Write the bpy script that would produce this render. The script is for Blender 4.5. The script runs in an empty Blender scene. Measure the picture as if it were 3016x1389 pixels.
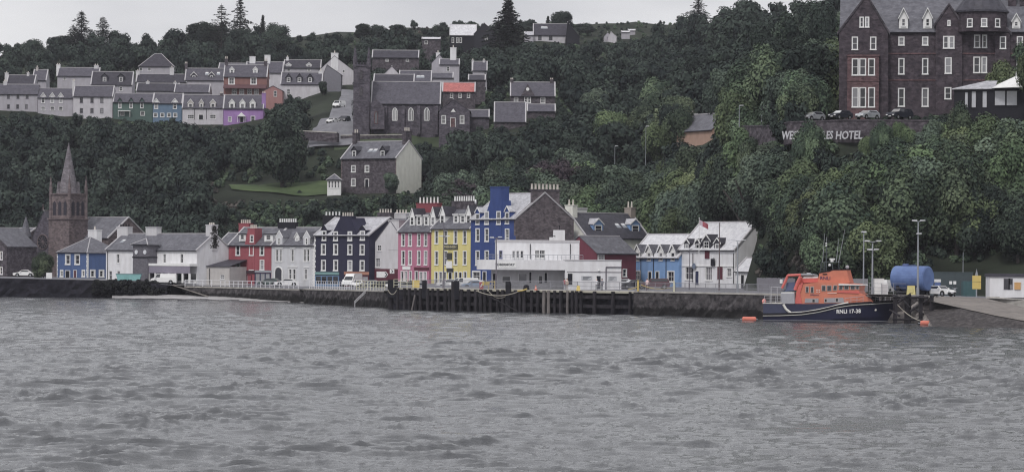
import bpy, math, random
import numpy as np
from mathutils import Vector, Matrix

# ---------------------------------------------------------------- camera, sky, sun, exposure
random.seed(7)
F = 9000.0; H = 8.4; HY = 755.0; CX = 1508.0; ROLL = 0.007
scene = bpy.context.scene
COL = scene.collection
cam = bpy.data.cameras.new('camera'); camo = bpy.data.objects.new('camera', cam); COL.objects.link(camo)
camo.matrix_world = Matrix.Translation((0, 0, H)) @ Matrix.Rotation(math.radians(90), 4, 'X') @ Matrix.Rotation(ROLL, 4, 'Z')
cam.sensor_width = 36; cam.lens = F / 3016 * 36
cam.shift_y = (HY - 694.5) / 3016; cam.clip_end = 9000; cam.clip_start = 1
scene.camera = camo
scene.view_settings.view_transform = 'Standard'; scene.view_settings.look = 'None'
scene.view_settings.gamma = 1.0; scene.view_settings.exposure = 0.12
HAZE = 0.00006
SUN_EL, SUN_AZ = 50.0, 203.0     # azimuth clockwise from +Y; the camera looks along +Y
w = bpy.data.worlds.new("World"); scene.world = w; w.use_nodes = True
nt = w.node_tree; nt.nodes.clear()
wo = nt.nodes.new('ShaderNodeOutputWorld'); bg = nt.nodes.new('ShaderNodeBackground')
sky = nt.nodes.new('ShaderNodeTexSky'); sky.sky_type = 'NISHITA'; sky.sun_disc = False
sky.sun_elevation = math.radians(SUN_EL); sky.sun_rotation = math.radians(SUN_AZ); sky.dust_density = 3.0
tc = nt.nodes.new('ShaderNodeTexCoord'); mp = nt.nodes.new('ShaderNodeMapping'); mp.inputs['Scale'].default_value = (3.2, 3.2, 9.0)
no = nt.nodes.new('ShaderNodeTexNoise'); no.inputs['Scale'].default_value = 1.6; no.inputs['Detail'].default_value = 5; no.inputs['Roughness'].default_value = 0.5
cr = nt.nodes.new('ShaderNodeValToRGB'); cr.color_ramp.elements[0].position = 0.32; cr.color_ramp.elements[1].position = 0.68
cr.color_ramp.elements[0].color = (4.7, 4.7, 5.0, 1); cr.color_ramp.elements[1].color = (8.4, 8.35, 8.4, 1)
mx = nt.nodes.new('ShaderNodeMixRGB'); mx.inputs[0].default_value = 0.9
L = nt.links.new
L(tc.outputs['Generated'], mp.inputs['Vector']); L(mp.outputs[0], no.inputs['Vector']); L(no.outputs['Fac'], cr.inputs[0])
L(sky.outputs[0], mx.inputs[1]); L(cr.outputs[0], mx.inputs[2]); L(mx.outputs[0], bg.inputs[0]); L(bg.outputs[0], wo.inputs[0])
bg.inputs[1].default_value = 0.115
sun = bpy.data.lights.new('sun', 'SUN'); sun.energy = 1.4; sun.angle = math.radians(10); sun.color = (1, 0.97, 0.93)
suno = bpy.data.objects.new('sun', sun); COL.objects.link(suno)
_e, _a = math.radians(SUN_EL), math.radians(SUN_AZ)
suno.rotation_euler = Vector((math.sin(_a) * math.cos(_e), math.cos(_a) * math.cos(_e), math.sin(_e))).to_track_quat('Z', 'Y').to_euler()
scene.cycles.use_denoising = True; scene.cycles.denoising_input_passes = 'RGB_ALBEDO_NORMAL'; scene.cycles.denoising_prefilter = 'NONE'; scene.cycles.filter_width = 1.2
scene.cycles.max_bounces = 6; scene.cycles.diffuse_bounces = 2; scene.cycles.glossy_bounces = 2
scene.cycles.transparent_max_bounces = 4; scene.cycles.volume_bounces = 1
scene.cycles.caustics_reflective = False; scene.cycles.caustics_refractive = False

# ---------------------------------------------------------------- measuring helpers (photo pixels -> metres)
def uv(px, py): return (px - CX) + ROLL * (py - HY), (py - HY) - ROLL * (px - CX)
def W(px, py, D):
    u, v = uv(px, py); return Vector((u * D / F, D, H - v * D / F))
def zc(px, py, D): return H - uv(px, py)[1] * D / F
def lerp(a, b, t): return a + (b - a) * t

# ---------------------------------------------------------------- materials
def lerp(a, b, t): return a + (b - a) * t
def lin(c): c /= 255.0; return c / 12.92 if c < 0.04045 else ((c + 0.055) / 1.055) ** 2.4
def P(r, g, b, k=1.0):
    q = [max(0.0, lin(x) - 0.012) / 0.456 * 0.80 * k for x in (r, g, b)]; m = sum(q) / 3
    return tuple(min(0.85, max(0.006, lerp(x, m, 0.30))) for x in q)
_M = {}
def mat(name, c1, c2=None, scale=1.0, rough=0.75, spec=0.3, kind='noise', bump=0.0, amt=0.18, stretch=(1, 1, 1), metal=0.0, objrand=0.0, emit=None, tide=False):
    if name in _M: return _M[name]
    m = bpy.data.materials.new(name); m.use_nodes = True; n = m.node_tree; p = n.nodes['Principled BSDF']; l = n.links.new
    p.inputs['Roughness'].default_value = rough; p.inputs['Specular IOR Level'].default_value = spec; p.inputs['Metallic'].default_value = metal
    c2 = c2 or tuple(x * (1 - 2 * amt) for x in c1)
    t = n.nodes.new('ShaderNodeTexCoord'); mp = n.nodes.new('ShaderNodeMapping'); mp.inputs['Scale'].default_value = stretch
    l(t.outputs['Object'], mp.inputs[0])
    a = n.nodes.new('ShaderNodeTexNoise'); a.inputs['Scale'].default_value = scale; a.inputs['Detail'].default_value = 6; a.inputs['Roughness'].default_value = 0.65
    l(mp.outputs[0], a.inputs['Vector']); fac = a.outputs['Fac']
    rp = n.nodes.new('ShaderNodeValToRGB'); rp.color_ramp.elements[0].position = 0.3; rp.color_ramp.elements[1].position = 0.7
    rp.color_ramp.elements[0].color = (*c2, 1); rp.color_ramp.elements[1].color = (*c1, 1); l(fac, rp.inputs[0]); out = rp.outputs[0]
    if kind in ('stone', 'slate'):
        v = n.nodes.new('ShaderNodeTexVoronoi'); v.inputs['Scale'].default_value = 2.4 if kind == 'stone' else 3.0
        mp2 = n.nodes.new('ShaderNodeMapping'); mp2.inputs['Scale'].default_value = (0.8, 0.8, 1.5); l(t.outputs['Object'], mp2.inputs[0]); l(mp2.outputs[0], v.inputs['Vector'])
        mm = n.nodes.new('ShaderNodeMixRGB'); mm.blend_type = 'OVERLAY'; mm.inputs[0].default_value = 0.4 if kind == 'stone' else 0.25
        bw = n.nodes.new('ShaderNodeRGBToBW'); l(v.outputs['Color'], bw.inputs[0]); l(out, mm.inputs[1]); l(bw.outputs[0], mm.inputs[2]); out = mm.outputs[0]
    if kind == 'paint':   # weather streaks running down
        s = n.nodes.new('ShaderNodeTexNoise'); s.inputs['Scale'].default_value = 1.0; s.inputs['Detail'].default_value = 4
        mp2 = n.nodes.new('ShaderNodeMapping'); mp2.inputs['Scale'].default_value = (1.3, 1.3, 0.3); l(t.outputs['Object'], mp2.inputs[0]); l(mp2.outputs[0], s.inputs['Vector'])
        r2 = n.nodes.new('ShaderNodeValToRGB'); r2.color_ramp.elements[0].position = 0.3; r2.color_ramp.elements[1].position = 0.62
        r2.color_ramp.elements[0].color = (0.84, 0.83, 0.82, 1); r2.color_ramp.elements[1].color = (1, 1, 1, 1); l(s.outputs['Fac'], r2.inputs[0])
        mm = n.nodes.new('ShaderNodeMixRGB'); mm.blend_type = 'MULTIPLY'; mm.inputs[0].default_value = 0.75; l(out, mm.inputs[1]); l(r2.outputs[0], mm.inputs[2]); out = mm.outputs[0]
    if tide:
        sx = n.nodes.new('ShaderNodeSeparateXYZ'); l(t.outputs['Object'], sx.inputs[0]); ad = n.nodes.new('ShaderNodeMath'); ad.operation = 'MULTIPLY_ADD'; ad.inputs[1].default_value = 1.6; l(a.outputs['Fac'], ad.inputs[0]); l(sx.outputs[2], ad.inputs[2])
        r3 = n.nodes.new('ShaderNodeValToRGB'); r3.color_ramp.elements[0].position = .62; r3.color_ramp.elements[0].color = (*P(44, 44, 38), 1); r3.color_ramp.elements[1].position = .70; r3.color_ramp.elements[1].color = (1, 1, 1, 1); mr_ = n.nodes.new('ShaderNodeMapRange'); mr_.inputs['From Min'].default_value = 0; mr_.inputs['From Max'].default_value = 3; l(ad.outputs[0], mr_.inputs['Value']); l(mr_.outputs[0], r3.inputs[0])
        mm = n.nodes.new('ShaderNodeMixRGB'); mm.blend_type = 'MULTIPLY'; mm.inputs[0].default_value = .8; l(out, mm.inputs[1]); l(r3.outputs[0], mm.inputs[2]); out = mm.outputs[0]
    if objrand:
        oi = n.nodes.new('ShaderNodeObjectInfo'); hs = n.nodes.new('ShaderNodeHueSaturation'); mr = n.nodes.new('ShaderNodeMapRange')
        mr.inputs['To Min'].default_value = 1 - objrand; mr.inputs['To Max'].default_value = 1 + objrand
        l(oi.outputs['Random'], mr.inputs['Value']); l(mr.outputs[0], hs.inputs['Value']); l(out, hs.inputs['Color']); out = hs.outputs[0]
    l(out, p.inputs['Base Color'])
    if bump:
        b = n.nodes.new('ShaderNodeBump'); b.inputs['Strength'].default_value = bump; b.inputs['Distance'].default_value = 0.15
        l(fac, b.inputs['Height']); l(b.outputs[0], p.inputs['Normal'])
    if emit: p.inputs['Emission Color'].default_value = (*emit, 1); p.inputs['Emission Strength'].default_value = 1
    _M[name] = m; return m
def paint(name, r, g, b, k=1.0, **kw): return mat(name, P(r, g, b, k), scale=0.7, amt=0.06, kind='paint', rough=0.8, spec=0.2, **kw)
def plain(name, r, g, b, k=1.0, **kw): return mat(name, P(r, g, b, k), **{**dict(scale=2.0, amt=0.08), **kw})
WHITE = paint('white_harling', 182, 182, 186, 1.0); WHITE2 = paint('dull_white_harling', 165, 164, 168); WHITE3 = paint('cream_harling', 156, 152, 150)
TRIM = plain('white_trim', 190, 192, 195); SLATE = mat('slate', P(88, 88, 96), P(64, 64, 72), 0.9, 0.6, 0.4, 'slate')
SLATED = mat('dark_slate', P(62, 61, 70), P(48, 47, 55), 0.9, 0.6, 0.4, 'slate'); SLATEP = mat('pale_slate', P(148, 148, 154), P(124, 124, 131), 0.9, 0.5, 0.5, 'slate')
SLATEW = mat('bleached_slate', P(170, 170, 175), P(150, 150, 156), 0.9, 0.5, 0.5, 'slate')
RIDGE = plain('ridge_tile', 150, 148, 152); STONE = mat('whinstone', P(84, 78, 84), P(52, 48, 54), 1.2, 0.9, 0.2, 'stone', 0.3)
STONED = mat('dark_church_stone', P(84, 79, 88), P(58, 55, 63), 1.0, 0.9, 0.2, 'stone', 0.3); SAND = mat('sandstone', P(100, 88, 88), P(76, 68, 72), 0.8, 0.9, 0.2, 'stone', 0.2)
SEAW = mat('sea_wall_stone', P(78, 74, 76), P(38, 37, 40), 0.9, 0.85, 0.3, 'stone', 0.5, tide=True)
HSTONE = mat('hotel_stone', P(74, 66, 72), P(50, 46, 52), 1.0, 0.9, 0.2, 'stone', 0.3); HRED = mat('hotel_red_sandstone', P(96, 72, 74), P(72, 56, 60), 1.0, 0.9, 0.2, 'stone', 0.2)
DARK = plain('black_paint', 38, 38, 44); POT = plain('chimney_pot', 165, 158, 150); CONC = mat('concrete', P(160, 156, 150), P(118, 114, 110), 0.6, 0.85, 0.2)
TAR = mat('asphalt', P(104, 104, 110), P(84, 84, 90), 0.4, 0.9, 0.2); METAL = plain('galvanised_metal', 125, 130, 138, metal=0.3, rough=0.5)
WOOD = mat('tarred_timber', P(56, 53, 58), P(32, 30, 36), 1.5, 0.85, 0.3, stretch=(1, 1, 0.25), bump=0.4); WOODP = mat('weathered_timber', P(112, 106, 104), P(70, 66, 68), 1.5, 0.85, stretch=(1, 1, 0.25))
YEL = plain('yellow_paint', 176, 152, 60); ORA = plain('orange_paint', 190, 92, 70); ROPE = plain('rope', 140, 134, 122); RUB = plain('rubber', 30, 30, 34)
def glassmat():
    m = bpy.data.materials.new('window_glass'); m.use_nodes = True; n = m.node_tree; p = n.nodes['Principled BSDF']
    p.inputs['Roughness'].default_value = 0.06; p.inputs['Specular IOR Level'].default_value = 0.7
    oi = n.nodes.new('ShaderNodeObjectInfo'); r = n.nodes.new('ShaderNodeValToRGB'); r.color_ramp.interpolation = 'LINEAR'
    r.color_ramp.elements[0].color = (0.012, 0.013, 0.018, 1); r.color_ramp.elements[1].color = (0.32, 0.32, 0.34, 1)
    e = r.color_ramp.elements.new(0.55); e.color = (0.045, 0.045, 0.055, 1); r.color_ramp.elements[0].position = 0.1
    n.links.new(oi.outputs['Random'], r.inputs[0]); n.links.new(r.outputs[0], p.inputs['Base Color']); return m
GLASS = glassmat(); GLASSB = plain('sky_glint_glass', 225, 228, 235, rough=0.03, spec=1.0, metal=0.6)  # the bright panes carry sky glint in their near-white colour

# ---------------------------------------------------------------- mesh builder
class MB:
    def __init__(s): s.v = []; s.f = []; s.m = []
    def poly(s, pts, m=0):
        i = len(s.v); s.v += [tuple(p) for p in pts]; s.f.append(tuple(range(i, i + len(pts)))); s.m.append(m); return s
    def box(s, x0, x1, y0, y1, z0, z1, m=0, taper=0.0):
        i = len(s.v); t = taper
        s.v += [(x0, y0, z0), (x1, y0, z0), (x1, y1, z0), (x0, y1, z0), (x0 + t, y0 + t, z1), (x1 - t, y0 + t, z1), (x1 - t, y1 - t, z1), (x0 + t, y1 - t, z1)]
        s.f += [(i + a, i + b, i + c, i + d) for a, b, c, d in ((3, 2, 1, 0), (4, 5, 6, 7), (0, 1, 5, 4), (1, 2, 6, 5), (2, 3, 7, 6), (3, 0, 4, 7))]; s.m += [m] * 6
        return s
    def prism(s, pts, axis, a, b, m=0):   # pts: 2D outline extruded along axis from a to b
        f = {'x': lambda p, q: (q, p[0], p[1]), 'y': lambda p, q: (p[0], q, p[1]), 'z': lambda p, q: (p[0], p[1], q)}[axis]
        i = len(s.v); n = len(pts); s.v += [f(p, a) for p in pts] + [f(p, b) for p in pts]
        s.f += [tuple(range(i, i + n)), tuple(range(i + 2 * n - 1, i + n - 1, -1))] + [(i + k, i + n + k, i + n + (k + 1) % n, i + (k + 1) % n) for k in range(n)]
        s.m += [m] * (n + 2); return s
    def tube(s, p0, p1, r0, r1=None, n=8, m=0, caps=True):
        p0 = Vector(p0); p1 = Vector(p1); r1 = r0 if r1 is None else r1; d = (p1 - p0)
        if d.length < 1e-6: return s
        q = d.to_track_quat('Z', 'Y'); i = len(s.v)
        for p, r in ((p0, r0), (p1, r1)):
            for k in range(n):
                a = 2 * math.pi * k / n; s.v.append(tuple(p + q @ Vector((r * math.cos(a), r * math.sin(a), 0))))
        s.f += [(i + k, i + (k + 1) % n, i + n + (k + 1) % n, i + n + k) for k in range(n)]; s.m += [m] * n
        if caps: s.f += [tuple(range(i + n - 1, i - 1, -1)), tuple(range(i + n, i + 2 * n))]; s.m += [m] * 2
        return s
    def path(s, pts, r, n=6, m=0):
        for a, b in zip(pts[:-1], pts[1:]): s.tube(a, b, r, r, n, m)
        return s
    def ball(s, c, r, m=0, n=8, sz=1.0):
        i = len(s.v); k = n // 2
        for a in range(k + 1):
            th = math.pi * a / k
            for b in range(n):
                ph = 2 * math.pi * b / n; s.v.append((c[0] + r * math.sin(th) * math.cos(ph), c[1] + r * math.sin(th) * math.sin(ph), c[2] + r * sz * math.cos(th)))
        for a in range(k):
            for b in range(n): s.f.append((i + a * n + b, i + (a + 1) * n + b, i + (a + 1) * n + (b + 1) % n, i + a * n + (b + 1) % n)); s.m.append(m)
        return s
    def mesh(s, name, mats):
        me = bpy.data.meshes.new(name); me.from_pydata(s.v, [], s.f)
        for m in (mats if isinstance(mats, (list, tuple)) else [mats]): me.materials.append(m)
        me.polygons.foreach_set('material_index', s.m); me.update(); return me
    def build(s, name, mats, parent=None, loc=None): return link(name, s.mesh(name, mats), parent, loc)
def link(name, me, parent=None, loc=None, rot=None):
    o = bpy.data.objects.new(name, me); COL.objects.link(o)
    if parent: o.parent = parent
    if loc is not None: o.location = loc
    if rot is not None: o.rotation_euler = rot
    return o
def tag(o, label=None, cat=None, group=None, kind=None):
    if label: o['label'] = label
    if cat: o['category'] = cat
    if group: o['group'] = group
    if kind: o['kind'] = kind
    return o
def empty(name, loc, rz=0.0, label=None, cat=None, group=None):
    o = bpy.data.objects.new(name, None); COL.objects.link(o); o.location = loc; o.rotation_euler = (0, 0, rz); o.empty_display_size = 0.5
    return tag(o, label, cat, group)
def text(name, s, size, mt, parent, loc, rot=(math.pi / 2, 0, 0), ext=0.02, width=None, shear=0.0, bold=0.0):
    c = bpy.data.curves.new(name, 'FONT'); c.body = s; c.size = size; c.extrude = ext; c.align_x = 'CENTER'; c.align_y = 'CENTER'; c.shear = shear; c.offset = bold; c.resolution_u = 2
    t = bpy.data.objects.new('tmp', c); COL.objects.link(t); dg = bpy.context.evaluated_depsgraph_get()
    me = bpy.data.meshes.new_from_object(t.evaluated_get(dg)); bpy.data.objects.remove(t); me.materials.clear(); me.materials.append(mt)
    o = link(name, me, parent, loc, rot)
    if width:
        xs = [v.co.x for v in me.vertices]; k = width / (max(xs) - min(xs)); o.scale = (k, 1, 1)
    return o

# ---------------------------------------------------------------- terrain profile (columns over bearing u; value<30 is height in m, else photo row)
TC = {
 -1700: [(560, -4), (600, 3), (760, 4), (870, 330), (960, 280), (1200, 200), (1700, 200), (2600, 230)],
 0: [(565, -4), (592, 3.0), (680, 3.2), (740, 4.5), (862, 350), (874, 332), (960, 272), (1180, 185), (1600, 180), (2600, 220)],
 300: [(555, -4), (584, 2.8), (670, 3.0), (720, 4.5), (864, 352), (876, 336), (960, 270), (1180, 160), (1600, 150), (2600, 200)],
 430: [(555, -4), (580, 2.6), (650, 2.8), (690, 5), (864, 362), (876, 342), (960, 268), (1180, 152), (1600, 142), (2600, 200)],
 660: [(545, -4), (568, 2.2), (612, 2.4), (640, 6), (688, 570), (712, 546), (760, 500), (862, 382), (874, 356), (960, 290), (1180, 140), (1600, 135), (2600, 200)],
 1000: [(500, -4), (520, 2.2), (600, 2.4), (630, 6), (688, 578), (712, 550), (740, 425), (752, 372), (800, 345), (860, 285), (960, 235), (1180, 120), (1600, 98), (2600, 150)],
 1250: [(465, -4), (490, 2.4), (575, 2.6), (600, 720), (700, 560), (740, 418), (754, 374), (800, 350), (900, 270), (1000, 185), (1200, 95), (1600, 85), (2600, 140)],
 1600: [(440, -4), (470, 3.0), (572, 3.0), (590, 720), (640, 600), (700, 440), (750, 345), (770, 318), (850, 270), (960, 200), (1080, 118), (1250, 80), (1600, 78), (2600, 140)],
 1900: [(430, -4), (455, 3.1), (560, 3.1), (580, 700), (640, 490), (720, 400), (850, 290), (1000, 170), (1250, 76), (1600, 70), (2600, 140)],
 2050: [(420, -4), (448, 3.1), (535, 3.1), (550, 700), (590, 425), (640, 395), (700, 330), (850, 230), (1000, 140), (1250, 82), (1600, 80), (2600, 140)],
 2195: [(405, -4), (438, 3.1), (508, 3.1), (511, 740), (521, 430), (532, 388), (600, 335), (700, 215), (850, 140), (1100, 85), (1600, 110), (2600, 160)],
 2285: [(405, -4), (435, 3.1), (472, 3.1), (478, 740), (493, 425), (497, 384), (600, 335), (700, 205), (850, 130), (1100, 85), (1600, 110), (2600, 160)],
 2450: [(392, -4), (420, 3.1), (444, 3.1), (453, 780), (476, 440), (481, 432), (484, 376), (560, 365), (620, 210), (700, 125), (900, 90), (1600, 120), (2600, 180)],
 2800: [(368, -4), (392, 0.5), (402, 3.1), (428, 3.1), (440, 800), (474, 430), (484, 362), (560, 350), (640, 260), (900, 160), (1600, 160), (2600, 200)],
 3100: [(362, -4), (372, 0.5), (385, 3.1), (420, 3.1), (432, 800), (466, 420), (480, 350), (560, 330), (640, 260), (900, 160), (1600, 160), (2600, 200)],
 4800: [(362, -4), (372, 0.5), (385, 3.1), (420, 3.1), (440, 790), (480, 400), (560, 350), (700, 300), (900, 250), (1600, 250), (2600, 300)],
}
_cols = []
for _px, lst in sorted(TC.items()):
    _cols.append((_px - CX, np.array([d for d, _ in lst], float), np.array([(v if v < 30 else zc(_px, v, d)) for d, v in lst], float)))
def nz(x, y): return math.sin(x * .21 + y * .13) * .5 + math.sin(x * .073 - y * .19 + 1.7) * .8 + math.sin(x * .47 + 2.1) * math.sin(y * .39) * .3
def Tz(u, D):
    us = [c[0] for c in _cols]; i = 0
    while i < len(us) - 2 and u > us[i + 1]: i += 1
    a, b = _cols[i], _cols[i + 1]; t = min(1, max(0, (u - a[0]) / (b[0] - a[0]))); t = t * t * (3 - 2 * t)
    z = lerp(float(np.interp(D, a[1], a[2])), float(np.interp(D, b[1], b[2])), t)
    k = min(1, max(0, (z - 6) / 15)); k *= min(1, D / 900)
    if D < float(np.interp(u, _QU, _QD)) + 7: return -5.0
    return z + nz(u * D / F, D) * 0.8 * k
_QU = np.array([-4108, -1808, -1508, -1208, -1078, -1008, -948, -858, -613, -368, -358, -148, 152, 362, 692, 942, 1132, 1249, 1395, 1508, 2000], float)
_QD = np.array([640, 596, 590, 586, 584, 583, 582, 576, 541, 499, 487, 471, 460, 447, 428, 417, 411, 408, 406, 402, 392], float)
def Tzw(x, y): return Tz(x / y * F, y)

CLEAR = []    # (px0,px1,py0,py1,D): screen boxes that planting in front of must not cover
def clear(a, b, c, d, D): CLEAR.append((min(a, b), max(a, b), c, d, D))

# ---------------------------------------------------------------- frames and buildings
_wc = {}
def win_meshes(wd, h, st, m, rd, fm):
    key = (round(wd, 2), round(h, 2), st, m, rd, fm.name)
    if key in _wc: return _wc[key]
    a = MB(); iw = wd / 2 - m; y0 = -0.05
    a.box(-wd / 2, -iw, y0, rd, 0, h); a.box(iw, wd / 2, y0, rd, 0, h)
    a.box(-iw, iw, y0, rd, h - m, h); a.box(-wd / 2 - 0.05, wd / 2 + 0.05, y0 - 0.06, rd, -0.08, m * 0.6)
    z0, z1 = m * 0.6, h - m; yb = rd - 0.05; s = 0.05
    a.box(-iw, -iw + s, yb, rd, z0, z1); a.box(iw - s, iw, yb, rd, z0, z1); a.box(-iw + s, iw - s, yb, rd, z1 - s, z1); a.box(-iw + s, iw - s, yb, rd, z0, z0 + s)
    if st in ('sash', 'grid', 'six'): a.box(-iw + s, iw - s, yb - 0.01, rd, (z0 + z1) / 2 - 0.03, (z0 + z1) / 2 + 0.03)
    if st in ('grid', 'vert'): a.box(-0.025, 0.025, yb - 0.006, rd, z0 + s, z1 - s)
    if st == 'six':
        for k in (-1, 1): a.box(k * iw / 3 - 0.025, k * iw / 3 + 0.025, yb - 0.006, rd, z0 + s, z1 - s)
    g = MB(); g.box(-iw + s, iw - s, rd - 0.03, rd - 0.02, z0 + s, z1 - s)
    r = (a.mesh('window', fm), g.mesh('pane', GLASS)); _wc[key] = r; return r

class Frame:
    def __init__(s, name, label, cat, Lp, Rp, zb, group=None):
        x0 = uv(Lp[0], 800)[0] * Lp[1] / F; x1 = uv(Rp[0], 800)[0] * Rp[1] / F
        s.p0 = Vector((x0, Lp[1])); s.U = Vector((x1 - x0, Rp[1] - Lp[1])); s.W = s.U.length; s.U.normalize(); s.N = Vector((-s.U.y, s.U.x)); s.zb = zb
        s.rz = math.atan2(s.U.y, s.U.x); s.root = empty(name, (x0, Lp[1], zb), s.rz, label, cat, group); s.Dm = (Lp[1] + Rp[1]) / 2; s.Lp = Lp; s.Rp = Rp
    def on(s, px, py, y=0.0):        # local (x, z, t) where the view ray meets the plane at local depth y
        u, v = uv(px, py); d = Vector((u / F, 1.0)); o = s.p0 + s.N * y; t = o.dot(s.N) / d.dot(s.N)
        return (d * t - s.p0).dot(s.U), H - v / F * t - s.zb, t
    def onx(s, px, py, x):           # plane at local x: returns (y, z, t)
        u, v = uv(px, py); d = Vector((u / F, 1.0)); o = s.p0 + s.U * x; t = o.dot(s.U) / d.dot(s.U)
        return (d * t - s.p0).dot(s.N), H - v / F * t - s.zb, t
    def wm(s, wpx, t): return wpx * t / F / max(0.5, s.U.x)
    def part(s, name, mb, mats, parent=None): return mb.build(name, mats, parent or s.root)
    def pbox(s, name, pl, pr, pt, pb, y0, y1, mt, parent=None, label=None):
        a, z1, _ = s.on(pl, pt, y0); b, z0, _ = s.on(pr, pb, y0); o = MB().box(a, b, y0, y1, max(z0, -0.3), z1).build(name, mt, parent or s.root)
        if label: o['label'] = label
        return o
    def prof(s, name, pts, y0, y1, mt, parent=None):
        q = [s.on(px, py, y0)[:2] for px, py in pts]; return MB().prism(q, 'y', y0, y1).build(name, mt, parent or s.root)

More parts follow.
